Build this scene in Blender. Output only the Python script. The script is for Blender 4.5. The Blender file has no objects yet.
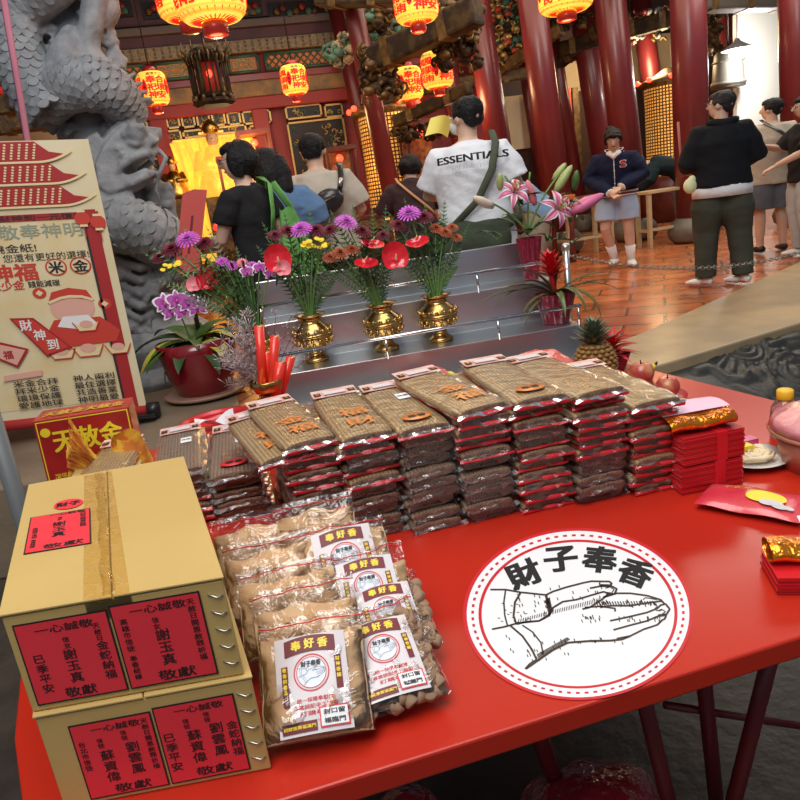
import bpy, math, random
from mathutils import Vector, Matrix, noise
random.seed(7)
S = bpy.context.scene
COL = S.collection
V = Vector
PI = math.pi
# ------------------------------------------------------------------ camera
F = 700.0; CAMZ = 1.5
_s = -.14; _h = 200.0
def _n(v): return V(v).normalized()
CX = _n((3200.0, (_h-400)+_s*3200, F))
_d0 = V((0, _h-400, F)); _d1 = V((1000, _h-400+_s*1000, F))
CZ = _d1.cross(_d0).normalized()
if CZ.y > 0: CZ = -CZ
CY = CZ.cross(CX).normalized()
if CY.z < 0: CY = -CY
RW = Matrix((CX, CY, CZ))
EYE = V((0, 0, CAMZ))
cam_d = bpy.data.cameras.new('camera'); cam = bpy.data.objects.new('camera', cam_d); COL.objects.link(cam)
_r = RW @ V((1, 0, 0)); _u = RW @ V((0, -1, 0)); _b = -(RW @ V((0, 0, 1)))
cam.matrix_world = Matrix(((_r.x, _u.x, _b.x, EYE.x), (_r.y, _u.y, _b.y, EYE.y), (_r.z, _u.z, _b.z, EYE.z), (0, 0, 0, 1)))
cam_d.sensor_width = 36; cam_d.lens = F*36/800; cam_d.clip_start = .05; cam_d.clip_end = 200
S.camera = cam
# ------------------------------------------------------------------ world, lights, exposure
W = bpy.data.worlds.new('world'); S.world = W; W.use_nodes = True
bgn = W.node_tree.nodes['Background']
bgn.inputs[0].default_value = (.62, .74, .95, 1); bgn.inputs[1].default_value = .26
S.view_settings.view_transform = 'Standard'; S.view_settings.look = 'None'
S.view_settings.exposure = 0.0; S.view_settings.gamma = 1; S.view_settings.use_curve_mapping = False
def area(name, loc, target, size, power, col, sy=None):
    l = bpy.data.lights.new(name, 'AREA'); l.size = size; l.energy = power; l.color = col
    if sy: l.shape = 'RECTANGLE'; l.size_y = sy
    o = bpy.data.objects.new(name, l); COL.objects.link(o); o.location = loc
    o.rotation_euler = (V(target)-V(loc)).to_track_quat('-Z', 'Y').to_euler(); return o
def point(name, loc, power, col, r=.1):
    l = bpy.data.lights.new(name, 'POINT'); l.energy = power; l.color = col; l.shadow_soft_size = r
    o = bpy.data.objects.new(name, l); COL.objects.link(o); o.location = loc; return o
area('courtyard_skylight', (-.6, -.2, 4.6), (.4, 1.6, .7), 2.6, 155, (1.0, .97, .93))
area('courtyard_skylight_rear', (1.0, 2.2, 5.2), (1.0, 4.2, .4), 2.6, 100, (1.0, .96, .92))
area('hall_ceiling_light', (2.5, 7.8, 4.4), (2.5, 8.2, .4), 4.5, 150, (1.0, .80, .58))
area('hall_ceiling_light_right', (6.5, 7.0, 4.4), (6.0, 7.5, .4), 3.0, 140, (1.0, .9, .78))
point('altar_light', (.6, 10.6, 2.3), 110, (1, .7, .3), .25)
point('shrine_light', (3.6, 10.2, 2.6), 60, (1, .6, .3), .25)
# ------------------------------------------------------------------ pixel helpers (photograph pixel -> point on a plane of the place)
def ray(px, py): return RW @ V((px-400, py-400, F))
def P(px, py, z):
    d = ray(px, py); return EYE + d*((z-CAMZ)/d.z)
def D(px, py, Y):
    d = ray(px, py); return EYE + d*(Y/d.y)
FL = .45   # temple floor height
TB = .75   # table top height
# ------------------------------------------------------------------ materials
MATS = {}
def mat(name, col, rough=.55, metal=0, bump=None, var=None, coat=0, emis=None, es=1.0, trans=0, spec=.5, sheen=0, ttype='noise'):
    if name in MATS: return MATS[name]
    m = bpy.data.materials.new(name); m.use_nodes = True; nt = m.node_tree; N = nt.nodes; L = nt.links
    b = N['Principled BSDF']; c = (*col[:3], 1)
    b.inputs['Base Color'].default_value = c; b.inputs['Roughness'].default_value = rough
    b.inputs['Metallic'].default_value = metal; b.inputs['Coat Weight'].default_value = coat
    b.inputs['Coat Roughness'].default_value = .12
    b.inputs['Specular IOR Level'].default_value = spec
    b.inputs['Transmission Weight'].default_value = trans; b.inputs['Sheen Weight'].default_value = sheen
    tc = N.new('ShaderNodeTexCoord')
    if var:  # (scale, second colour, amount, contrast)
        sc, c2, amt = var[:3]; ct = var[3] if len(var) > 3 else .15
        t = N.new('ShaderNodeTexNoise'); t.inputs['Scale'].default_value = sc; t.inputs['Detail'].default_value = 5
        r = N.new('ShaderNodeMapRange'); r.inputs['From Min'].default_value = .5-ct; r.inputs['From Max'].default_value = .5+ct
        r.inputs['To Max'].default_value = amt
        mx = N.new('ShaderNodeMix'); mx.data_type = 'RGBA'; mx.inputs['A'].default_value = c; mx.inputs['B'].default_value = (*c2, 1)
        L.new(tc.outputs['Object'], t.inputs['Vector']); L.new(t.outputs['Fac'], r.inputs['Value'])
        L.new(r.outputs['Result'], mx.inputs['Factor']); L.new(mx.outputs['Result'], b.inputs['Base Color'])
    if bump:
        sc, st = bump[:2]; dist = bump[2] if len(bump) > 2 else .01
        t = N.new('ShaderNodeTexVoronoi' if ttype == 'voronoi' else 'ShaderNodeTexNoise'); t.inputs['Scale'].default_value = sc
        if ttype != 'voronoi': t.inputs['Detail'].default_value = 4
        L.new(tc.outputs['Object'], t.inputs['Vector'])
        bp = N.new('ShaderNodeBump'); bp.inputs['Strength'].default_value = st; bp.inputs['Distance'].default_value = dist
        L.new(t.outputs[0], bp.inputs['Height']); L.new(bp.outputs['Normal'], b.inputs['Normal'])
        if coat: L.new(bp.outputs['Normal'], b.inputs['Coat Normal'])
    if emis:
        b.inputs['Emission Color'].default_value = (*emis, 1); b.inputs['Emission Strength'].default_value = es
    MATS[name] = m; return m
def film_mat(name, tint=(1, 1, 1), scale=14, amt=.12, strength=.9, rough=.12):
    m = bpy.data.materials.new(name); m.use_nodes = True; nt = m.node_tree; N = nt.nodes; L = nt.links
    N.remove(N['Principled BSDF'])
    out = N['Material Output']; tr = N.new('ShaderNodeBsdfTransparent'); tr.inputs[0].default_value = (*tint, 1)
    gl = N.new('ShaderNodeBsdfGlossy'); gl.inputs['Roughness'].default_value = rough; gl.inputs['Color'].default_value = (1, 1, 1, 1)
    tc = N.new('ShaderNodeTexCoord'); t = N.new('ShaderNodeTexNoise'); t.inputs['Scale'].default_value = scale; t.inputs['Detail'].default_value = 3
    t.inputs['Distortion'].default_value = 1.2
    bp = N.new('ShaderNodeBump'); bp.inputs['Strength'].default_value = strength; bp.inputs['Distance'].default_value = .02
    fr = N.new('ShaderNodeFresnel'); fr.inputs[0].default_value = 1.45
    ad = N.new('ShaderNodeMath'); ad.operation = 'ADD'; ad.inputs[1].default_value = amt; ad.use_clamp = True
    mx = N.new('ShaderNodeMixShader')
    L.new(tc.outputs['Object'], t.inputs['Vector']); L.new(t.outputs[0], bp.inputs['Height'])
    L.new(bp.outputs[0], gl.inputs['Normal']); L.new(bp.outputs[0], fr.inputs['Normal'])
    L.new(fr.outputs[0], ad.inputs[0]); L.new(ad.outputs[0], mx.inputs[0]); L.new(tr.outputs[0], mx.inputs[1]); L.new(gl.outputs[0], mx.inputs[2])
    L.new(mx.outputs[0], out.inputs[0]); MATS[name] = m; return m
def brick_mat(name, c1, c2, mortar, sx, sy, rough, ms=.02, bumpst=.3):
    m = mat(name, c1, rough); nt = m.node_tree; N = nt.nodes; L = nt.links; b = N['Principled BSDF']
    tc = N.new('ShaderNodeTexCoord'); mp = N.new('ShaderNodeMapping'); mp.inputs['Rotation'].default_value = (0, 0, .6)
    t = N.new('ShaderNodeTexBrick'); t.inputs['Color1'].default_value = (*c1, 1); t.inputs['Color2'].default_value = (*c2, 1)
    t.inputs['Mortar'].default_value = (*mortar, 1); t.inputs['Scale'].default_value = 1; t.inputs['Mortar Size'].default_value = ms
    t.inputs['Brick Width'].default_value = sx; t.inputs['Row Height'].default_value = sy; t.inputs['Mortar Smooth'].default_value = .3
    n2 = N.new('ShaderNodeTexNoise'); n2.inputs['Scale'].default_value = 3.5; n2.inputs['Detail'].default_value = 6
    mx = N.new('ShaderNodeMix'); mx.data_type = 'RGBA'; mx.blend_type = 'MULTIPLY'; mx.inputs['Factor'].default_value = .75
    cr = N.new('ShaderNodeMapRange'); cr.inputs['From Min'].default_value = .3; cr.inputs['From Max'].default_value = .7
    cr.inputs['To Min'].default_value = .45; cr.inputs['To Max'].default_value = 1.35
    L.new(tc.outputs['Object'], mp.inputs[0]); L.new(mp.outputs[0], t.inputs['Vector']); L.new(tc.outputs['Object'], n2.inputs['Vector'])
    L.new(n2.outputs[0], cr.inputs['Value']); L.new(t.outputs['Color'], mx.inputs['A']); L.new(cr.outputs[0], mx.inputs['B'])
    L.new(mx.outputs['Result'], b.inputs['Base Color'])
    bp = N.new('ShaderNodeBump'); bp.inputs['Strength'].default_value = bumpst; bp.inputs['Distance'].default_value = .01; bp.invert = True
    L.new(t.outputs['Fac'], bp.inputs['Height']); L.new(bp.outputs[0], b.inputs['Normal'])
    return m
def stripe_mat(name, c1, c2, axis, freq, rough=.5, coat=0, speck=None, bumpst=.5, metal=0):
    """fine stripes across one object axis"""
    m = mat(name, c1, rough, metal, coat=coat); nt = m.node_tree; N = nt.nodes; L = nt.links; b = N['Principled BSDF']
    tc = N.new('ShaderNodeTexCoord'); w = N.new('ShaderNodeTexWave'); w.wave_type = 'BANDS'; w.bands_direction = axis
    w.inputs['Scale'].default_value = freq; w.inputs['Distortion'].default_value = .6; w.inputs['Detail'].default_value = 2
    mx = N.new('ShaderNodeMix'); mx.data_type = 'RGBA'; mx.inputs['A'].default_value = (*c1, 1); mx.inputs['B'].default_value = (*c2, 1)
    L.new(tc.outputs['Object'], w.inputs['Vector']); L.new(w.outputs['Fac'], mx.inputs['Factor'])
    L.new(mx.outputs['Result'], b.inputs['Base Color'])
    bp = N.new('ShaderNodeBump'); bp.inputs['Strength'].default_value = bumpst; bp.inputs['Distance'].default_value = .003
    L.new(w.outputs['Fac'], bp.inputs['Height']); L.new(bp.outputs[0], b.inputs['Normal'])
    return m
# ------------------------------------------------------------------ mesh collector
def frame(o, x, y=None, z=None):
    """matrix with origin o and axes x, y (z = x cross y)"""
    x = V(x).normalized(); 
    if z is None: y = V(y).normalized(); z = x.cross(y).normalized(); y = z.cross(x).normalized()
    else: z = V(z).normalized(); y = z.cross(x).normalized(); z = x.cross(y).normalized()
    o = V(o)
    return Matrix(((x.x, y.x, z.x, o.x), (x.y, y.y, z.y, o.y), (x.z, y.z, z.z, o.z), (0, 0, 0, 1)))
def shear(o, x, y):
    x = V(x).normalized(); y = V(y).normalized(); z = x.cross(y).normalized(); o = V(o)
    return Matrix(((x.x, y.x, z.x, o.x), (x.y, y.y, z.y, o.y), (x.z, y.z, z.z, o.z), (0, 0, 0, 1)))
def rotz(a): return Matrix.Rotation(a, 4, 'Z')
_txt = {}
TMP = bpy.data.scenes.new('scratch')
def evald(o):
    TMP.collection.objects.link(o); vl = TMP.view_layers[0]; vl.update()
    return bpy.data.meshes.new_from_object(o.evaluated_get(vl.depsgraph))
def text_geo(s):
    k = s
    if k not in _txt:
        c = bpy.data.curves.new('t', 'FONT'); c.body = s; c.size = 1; c.resolution_u = 3
        o = bpy.data.objects.new('t', c); me = evald(o)
        vs = [v.co.copy() for v in me.vertices]; fs = [tuple(p.vertices) for p in me.polygons]
        bpy.data.objects.remove(o); bpy.data.curves.remove(c); bpy.data.meshes.remove(me)
        if vs:
            x0 = min(v.x for v in vs); x1 = max(v.x for v in vs); y0 = min(v.y for v in vs); y1 = max(v.y for v in vs)
        else: x0 = x1 = y0 = y1 = 0
        _txt[k] = (vs, fs, x0, x1, y0, y1)
    return _txt[k]
class MB:
    def __init__(s): s.v = []; s.f = []; s.mi = []; s.mats = []; s.sm = []
    def m(s, mt):
        if mt not in s.mats: s.mats.append(mt)
        return s.mats.index(mt)
    def add(s, vs, fs, mt, smooth=True, M=None):
        b = len(s.v); k = s.m(mt)
        s.v.extend([tuple(M @ V(v)) for v in vs] if M else [tuple(v) for v in vs])
        for f in fs: s.f.append(tuple(b+i for i in f)); s.mi.append(k); s.sm.append(smooth)
        return s
    def box(s, c, d, mt, M=None, taper=1.0):
        c = V(c); x, y, z = [q/2 for q in d]; vs = []
        for zz, t in ((-z, 1), (z, taper)):
            for xx, yy in ((-x, -y), (x, -y), (x, y), (-x, y)): vs.append(c+V((xx*t, yy*t, zz)))
        return s.add(vs, [(0, 3, 2, 1), (4, 5, 6, 7), (0, 1, 5, 4), (1, 2, 6, 5), (2, 3, 7, 6), (3, 0, 4, 7)], mt, False, M)
    def tube(s, pts, rad, mt, n=10, side=None, closed=False, M=None, smooth=True):
        pts = [V(p) for p in pts]; k = len(pts); vs = []; fs = []; prev = None
        for i, p in enumerate(pts):
            if closed: t = pts[(i+1) % k]-pts[i-1]
            else: t = pts[min(i+1, k-1)]-pts[max(i-1, 0)]
            t = t.normalized() if t.length > 1e-9 else V((0, 0, 1))
            if side is not None:
                a = V(side); a = (a-t*a.dot(t)).normalized()
            elif prev is None:
                a = t.cross(V((0, 0, 1)));
                if a.length < .1: a = t.cross(V((0, 1, 0)))
                a.normalize()
            else: a = (prev-t*prev.dot(t)).normalized()
            prev = a; b = t.cross(a)
            r = rad[i] if isinstance(rad, (list, tuple)) and len(rad) == k and not (k == 2 and False) else rad
            ra, rb = (r if isinstance(r, (tuple, list)) else (r, r))
            for j in range(n):
                w = 2*PI*j/n; vs.append(p+a*(math.cos(w)*ra)+b*(math.sin(w)*rb))
        for i in range(k if closed else k-1):
            for j in range(n):
                a0 = i*n+j; a1 = i*n+(j+1) % n; c = ((i+1) % k)*n
                fs.append((a0, a1, c+(j+1) % n, c+j))
        if not closed:
            fs.append(tuple(range(n-1, -1, -1))); fs.append(tuple((k-1)*n+j for j in range(n)))
        return s.add(vs, fs, mt, smooth, M)
    def cyl(s, p0, p1, r, mt, n=16, r1=None, M=None):
        return s.tube([p0, p1], [r, r if r1 is None else r1], mt, n, M=M)
    def lathe(s, prof, mt, n=24, M=None, c=(0, 0, 0), smooth=True, caps=True):
        vs = []; fs = []; k = len(prof); c = V(c)
        for r, z in prof:
            for j in range(n):
                w = 2*PI*j/n; vs.append(c+V((r*math.cos(w), r*math.sin(w), z)))
        for i in range(k-1):
            for j in range(n): fs.append((i*n+j, i*n+(j+1) % n, (i+1)*n+(j+1) % n, (i+1)*n+j))
        if caps: fs.append(tuple(range(n-1, -1, -1))); fs.append(tuple((k-1)*n+j for j in range(n)))
        return s.add(vs, fs, mt, smooth, M)
    def ball(s, c, r, mt, n=14, k=9, M=None):
        r = r if isinstance(r, (tuple, list)) else (r, r, r); c = V(c); vs = [c-V((0, 0, r[2]))]; fs = []
        for i in range(1, k):
            a = -PI/2+PI*i/k
            for j in range(n):
                w = 2*PI*j/n; vs.append(c+V((r[0]*math.cos(a)*math.cos(w), r[1]*math.cos(a)*math.sin(w), r[2]*math.sin(a))))
        vs.append(c+V((0, 0, r[2])))
        for j in range(n): fs.append((0, 1+(j+1) % n, 1+j)); fs.append((len(vs)-1, 1+(k-2)*n+j, 1+(k-2)*n+(j+1) % n))
        for i in range(k-2):
            for j in range(n): fs.append((1+i*n+j, 1+i*n+(j+1) % n, 1+(i+1)*n+(j+1) % n, 1+(i+1)*n+j))
        return s.add(vs, fs, mt, True, M)
    def grid(s, fn, nu, nv, mt, M=None, smooth=True):
        vs = [fn(i/nu, j/nv) for i in range(nu+1) for j in range(nv+1)]
        fs = [(i*(nv+1)+j, (i+1)*(nv+1)+j, (i+1)*(nv+1)+j+1, i*(nv+1)+j+1) for i in range(nu) for j in range(nv)]
        return s.add(vs, fs, mt, smooth, M)
    def prism(s, pts, h, mt, M=None):
        """outline pts in local XY extruded by h along +Z"""
        k = len(pts); vs = [V((p[0], p[1], 0)) for p in pts]+[V((p[0], p[1], h)) for p in pts]
        fs = [tuple(range(k-1, -1, -1)), tuple(range(k, 2*k))]+[(i, (i+1) % k, k+(i+1) % k, k+i) for i in range(k)]
        return s.add(vs, fs, mt, False, M)
    def text(s, t, x, y, size, mt, M, layer=.0006, bold=.0, fitw=None, cx=True, sx=1.0, fn=None):
        """text centred at x,y (local plane of M)"""
        vs, fs, x0, x1, y0, y1 = text_geo(t)
        if not vs: return s
        k = size; kx = size*sx
        if fitw: kx = fitw/(x1-x0)
        mx = (x0+x1)/2 if cx else x0; my = (y0+y1)/2
        for i, (ox, oy) in enumerate(((0, 0),) if not bold else ((-1, -.6), (1, -.6), (-1, .6), (1, .6), (0, 0))):
            pts = [V(((v.x-mx+ox*bold)*kx+x, (v.y-my+oy*bold)*k+y, layer+i*4e-5*(1 if k < .2 else 4))) for v in vs]
            if fn: pts = [fn(p) for p in pts]
            s.add(pts, fs, mt, False, M)
        return s
    def vtext(s, t, x, y, size, mt, M, step=1.12, bold=.0, layer=.0006, sx=1.0, fn=None):
        """vertical text, first character centred at x,y"""
        for i, ch in enumerate(t):
            if ch != ' ': s.text(ch, x, y-i*size*step, size, mt, M, layer, bold, sx=sx, fn=fn)
        return s
    def poly(s, pts, mt, M, layer=0.0):
        return s.add([V((p[0], p[1], layer)) for p in pts], [tuple(range(len(pts)))], mt, False, M)
    def rect(s, x0, y0, x1, y1, mt, M, layer=0.0):
        return s.poly([(x0, y0), (x1, y0), (x1, y1), (x0, y1)], mt, M, layer)
    def disc(s, x, y, rx, ry, mt, M, layer=0.0, n=40):
        return s.poly([(x+rx*math.cos(2*PI*i/n), y+ry*math.sin(2*PI*i/n)) for i in range(n)], mt, M, layer)
    def stroke(s, pts, w, mt, M, layer=0.0, closed=False, fn=None):
        pts = [V((p[0], p[1], 0)) for p in pts]; k = len(pts); vs = []; fs = []
        for i, p in enumerate(pts):
            t = (pts[(i+1) % k]-pts[i-1]) if closed else (pts[min(i+1, k-1)]-pts[max(i-1, 0)])
            t = t.normalized() if t.length > 1e-9 else V((1, 0, 0)); q = V((-t.y, t.x, 0))*w/2
            vs += [V((p.x+q.x, p.y+q.y, layer)), V((p.x-q.x, p.y-q.y, layer))]
        for i in range(k if closed else k-1):
            j = (i+1) % k; fs.append((2*i, 2*i+1, 2*j+1, 2*j))
        if fn: vs = [fn(v) for v in vs]
        return s.add(vs, fs, mt, False, M)
    def xf(s, M):
        s.v = [tuple(M @ V(v)) for v in s.v]; return s
    def mesh(s, name):
        me = bpy.data.meshes.new(name); me.from_pydata(s.v, [], s.f)
        for mt in s.mats: me.materials.append(mt)
        me.polygons.foreach_set('material_index', s.mi); me.polygons.foreach_set('use_smooth', s.sm)
        me.update(); return me
    def build(s, name, parent=None, bevel=0, loc=None, seg=2):
        o = bpy.data.objects.new(name, s.mesh(name)); COL.objects.link(o)
        if parent: o.parent = parent
        if loc is not None: o.location = loc
        if bevel:
            b = o.modifiers.new('bevel', 'BEVEL'); b.width = bevel; b.segments = seg; b.limit_method = 'ANGLE'; b.angle_limit = .6
        return o
    def remeshed(s, name, parent=None, voxel=.01, smooth=6, loc=None, disp=None):
        me = s.mesh(name); t = bpy.data.objects.new('tmp', me)
        r = t.modifiers.new('r', 'REMESH'); r.mode = 'VOXEL'; r.voxel_size = voxel; r.use_smooth_shade = True
        if smooth: q = t.modifiers.new('s', 'SMOOTH'); q.iterations = smooth; q.factor = .5
        m2 = evald(t)
        bpy.data.objects.remove(t); bpy.data.meshes.remove(me); m2.name = name
        if not m2.materials: m2.materials.append(s.mats[0])
        if disp:
            n = len(m2.vertices); co = [0.0]*(3*n); no = [0.0]*(3*n); m2.vertices.foreach_get('co', co); m2.vertices.foreach_get('normal', no)
            for i in range(n):
                k = 3*i; q = disp(V(co[k:k+3])); co[k] += no[k]*q; co[k+1] += no[k+1]*q; co[k+2] += no[k+2]*q
            m2.vertices.foreach_set('co', co); m2.update()
        for p in m2.polygons: p.use_smooth = True
        o = bpy.data.objects.new(name, m2); COL.objects.link(o)
        if parent: o.parent = parent
        if loc is not None: o.location = loc
        return o
def tag(o, label, cat, group=None):
    o['label'] = label; o['category'] = cat
    if group: o['group'] = group
    return o
def struct(o): o['kind'] = 'structure'; return o
def thing(name, label, cat, loc=(0, 0, 0), rz=0, group=None):
    o = bpy.data.objects.new(name, None); COL.objects.link(o); o.location = loc; o.rotation_euler = (0, 0, rz); o.empty_display_size = .05
    return tag(o, label, cat, group)
def dup(root, loc, rz=None, label=None, group=None, scale=None):
    kids = {}
    for o in COL.objects:
        if o.parent: kids.setdefault(o.parent, []).append(o)
    def rec(o, par):
        c = o.copy(); COL.objects.link(c)
        if par: c.parent = par; c.matrix_parent_inverse = o.matrix_parent_inverse
        for k in kids.get(o, []): rec(k, c)
        return c
    r = rec(root, None); r.location = loc
    if rz is not None: r.rotation_euler = (0, 0, rz)
    if label: r['label'] = label
    if group: r['group'] = group
    if scale: r.scale = (scale,)*3 if not isinstance(scale, tuple) else scale
    return r
def nz(p, s=1.0): return noise.noise(V(p)*s)
# ------------------------------------------------------------------ base materials
RED = mat('lacquer_red', (.36, .028, .02), .42, coat=.2, var=(5, (.24, .016, .014), .8), bump=(3, .08))
COLRED = mat('column_red', (.175, .020, .022), .34, coat=.22, var=(1.5, (.12, .014, .018), .8), bump=(40, .04))
WOOD = mat('aged_roof_wood', (.028, .016, .010), .7, var=(7, (.075, .048, .016), .8, .06), spec=.25, bump=(14, .5))
GWOOD = mat('gilded_old_wood', (.22, .125, .035), .45, .35, var=(12, (.06, .035, .02), .9), bump=(20, .8))
GOLD = mat('gold_leaf', (.85, .52, .12), .3, 1, var=(20, (.35, .16, .03), .6), bump=(30, .5))
BLACK = mat('black_gloss', (.015, .013, .013), .35)
GREEN = mat('jade_green_paint', (.07, .17, .12), .5)
PURP = mat('plum_beam_paint', (.16, .06, .075), .5, var=(4, (.10, .045, .05), .8))
CREAM = mat('cream_plaster', (.80, .66, .44), .7, var=(2, (.7, .52, .3), .6))
WHITEP = mat('white_plaster', (.85, .84, .78), .7)
STONE = mat('grey_granite_carved', (.30, .315, .33), .62, var=(9, (.17, .18, .195), .8), bump=(70, .35, .01))
CURB = mat('tan_granite', (.52, .37, .19), .5, var=(3, (.34, .25, .15), .9), bump=(60, .15), coat=.1)
PAVE = mat('dark_wet_paving', (.034, .027, .022), .45, var=(5, (.065, .05, .038), .9), bump=(20, .4))
SLATE = mat('dark_slate_relief', (.026, .025, .021), .5, var=(7, (.05, .045, .034), .7), bump=(60, .3), coat=.08)
TERRA = brick_mat('terracotta_tile', (.50, .135, .045), (.62, .20, .07), (.20, .09, .05), .55, .34, .2, .014, .5)
BRASS = mat('brass', (.66, .42, .14), .22, 1, var=(14, (.36, .20, .06), .8), bump=(18, .35))
STEEL = mat('stainless_steel', (.62, .64, .65), .33, 1, bump=(5, .12))
CHROME = mat('polished_steel_rail', (.8, .8, .8), .1, 1)
# ------------------------------------------------------------------ ground and platform
m = MB(); m.box((1, 4, -.05), (26, 26, .1), PAVE); struct(m.build('floor'))
EDGE = [(-6, 3.5), (1.45, 3.5), (1.5, 3.14), (3.5, 3.58), (12, 5.4)]
m = MB(); m.prism(EDGE+[(16, 6), (16, 16), (-8, 16), (-8, 3.5)], FL-.004, TERRA); struct(m.build('floor_temple'))
m = MB()
m.prism([(1.48, 3.12), (3.5, 3.56), (12, 5.38), (12, 9.3), (5.2, 5.5), (2.55, 4.02), (1.9, 3.75), (1.48, 3.72)], FL+.004, CURB, Matrix.Translation((0, 0, .001)))
struct(m.build('trim_1', bevel=.012))
m = MB(); m.prism([(-6, 3.48), (-.05, 3.48), (-.05, 5.75), (-6, 5.75)], FL+.004, mat('ledge_brown_stone', (.27, .20, .13), .42, var=(2.5, (.16, .12, .085), .9), bump=(50, .2), coat=.12), Matrix.Translation((0, 0, .001))); struct(m.build('trim_2', bevel=.01))
# carved relief ramp beside the table
R0 = V((1.60, 2.16, .0)); Ru = V((1, .217, 0)); Rv = V((0, .93, .37)); rn = Ru.cross(Rv).normalized()
def rpx(px, py):
    d = ray(px, py); k = (R0-EYE).dot(rn)/d.dot(rn); q = EYE+d*k-R0; return q.x, (q.y-q.x*.217)/.93
def relief_tab():
    W_ = []
    def wv(pts, w, a): W_.append(([rpx(*p) for p in pts], w, a))
    wv([(690, 357), (700, 352), (712, 355), (722, 350)], .05, .03)
    wv([(697, 371), (707, 368), (716, 371), (728, 379), (742, 380), (753, 375), (762, 374), (770, 382), (774, 390)], .05, .035)
    wv([(757, 338), (768, 332), (780, 338), (800, 336)], .07, .045); wv([(765, 344), (780, 346), (800, 343)], .06, .04); wv([(768, 366), (780, 370), (795, 376)], .05, .035)
    wv([(735, 386), (750, 392), (765, 398)], .04, .02); wv([(775, 355), (790, 360), (805, 356)], .06, .035)
    c = rpx(744, 350)
    for k in range(15):
        a = PI*.75+k*PI*1.35/14; W_.append(([(c[0]+.17*math.cos(a), c[1]+.17*math.sin(a)), (c[0]+.27*math.cos(a+.12), c[1]+.27*math.sin(a+.12))], .03, .03))
    return W_, [(c[0], c[1], .18), (*rpx(800, 375), .22)]
WV, SPI = relief_tab()
def relief(x, y):
    h = 0
    for cx, cy, R_ in SPI:
        d = math.hypot(x-cx, y-cy)
        if d < R_: h += .05*(1-d/R_)+.012*math.sin(d/R_*4*2*PI+math.atan2(y-cy, x-cx))
    for pts, w, a in WV:
        best = 9
        for i in range(len(pts)-1):
            (ax, ay), (bx, by) = pts[i], pts[i+1]; L2 = (bx-ax)**2+(by-ay)**2
            t = max(0, min(1, ((x-ax)*(bx-ax)+(y-ay)*(by-ay))/L2)); best = min(best, math.hypot(x-ax-t*(bx-ax), y-ay-t*(by-ay)))
        h += a*max(0, 1-(best/w)**2)
    return h+.008*nz((x*5, y*5, 0))
m = MB(); m.grid(lambda u, v: R0+Ru*(u*3.2)+Rv*(v*1.06)+rn*(.6*relief(u*3.2, v*1.06)), 260, 100, SLATE)
o = m.build('relief_slab'); tag(o, 'dark slate ramp carved with clouds and spirals between table and temple floor', 'stone relief')
m = MB(); m.prism([(1.52, 2.1), (1.59, 2.12), (1.59, 3.13), (1.52, 3.12)], FL-.06, CURB); struct(m.build('trim_3', bevel=.008))
# ------------------------------------------------------------------ hall shell
WY = 13.0
m = MB(); m.box((-1.2, WY+.1, 2.9), (13.4, .2, 5.2), mat('wall_red', (.38, .032, .032), .55, var=(2, (.15, .014, .02), .8))); struct(m.build('wall_back'))
m = MB(); m.box((11, WY+1.1, 2.9), (12, .2, 5.2), mat('wall_dark_brown', (.09, .04, .03), .6, var=(2, (.05, .025, .02), .8))); struct(m.build('wall_rear_right'))
m = MB(); m.box((-7.5, 9, 2.9), (.2, 10, 5.2), MATS['wall_dark_brown']); struct(m.build('wall_left'))
m = MB(); m.box((16.2, 9, 2.9), (.2, 12, 5.2), WHITEP); struct(m.build('wall_right'))
m = MB(); m.box((4, 9.9, 5.55), (24, 9.6, .1), WOOD)
for k in range(26): m.box((-6+k*.9, 9.9, 5.45), (.12, 9.6, .14), WOOD)
struct(m.build('ceiling'))
# transom bands on the back wall, laid by height
def wz(px, py, Y=WY): p = D(px, py, Y); return p.x, p.z
def wrect(mb, px0, px1, pyt, pyb, mt, Y, th=.08):
    cx = (px0+px1)/2; x0 = wz(px0, (pyt+pyb)/2, Y)[0]; x1 = wz(px1, (pyt+pyb)/2, Y)[0]
    zt = wz(cx, pyt, Y)[1]; zb = wz(cx, pyb, Y)[1]
    mb.box(((x0+x1)/2, Y, (zt+zb)/2), (x1-x0, th, zt-zb), mt); return x0, x1, zb, zt
def zat(px, py): return D(px, py, WY-.15).z
INS = mat('inscribed_beam_paint', (.50, .40, .24), .55, var=(30, (.28, .2, .12), .8))
def band(name, ztop, zbot, mt, y=WY-.1, th=.14, x0=-6, x1=4.6, n=1):
    mm = MB(); mm.box(((x0+x1)/2, y, (ztop+zbot)/2), (x1-x0, th, ztop-zbot), mt); return struct(mm.build(name, bevel=.015))
z = lambda py: zat(225, py)  # height of a band
band('trim_4', z(-30), z(20), PURP); band('trim_5', z(22), z(30), mat('grey_beam_paint', (.22, .17, .15), .5), th=.3)
band('trim_6', z(30), z(42), PURP); o = band('trim_7', z(42), z(55), INS, th=.24)
m = MB(); M = frame((0, WY-.36, 0), (1, 0, 0), (0, 0, 1))
M = frame((0, WY-.235, 0), (1, 0, 0), (0, 0, 1))
for k in range(44):
    for r in range(3): m.text('帝君靈感普濟眾生福德正神'[(k*5+r*3) % 12], -1.9+k*.12, z(45)-r*.06, .05, BLACK, M)
struct(m.build('trim_8'))
band('trim_9', z(76), z(84), RED); band('trim_10', z(84), z(100), mat('ochre_painted_beam', (.48, .25, .07), .5, var=(5, (.16, .12, .07), .9)), th=.2)
band('trim_11', z(100), z(113), mat('beam_bright_red', (.42, .04, .035), .5), th=.16)
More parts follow.
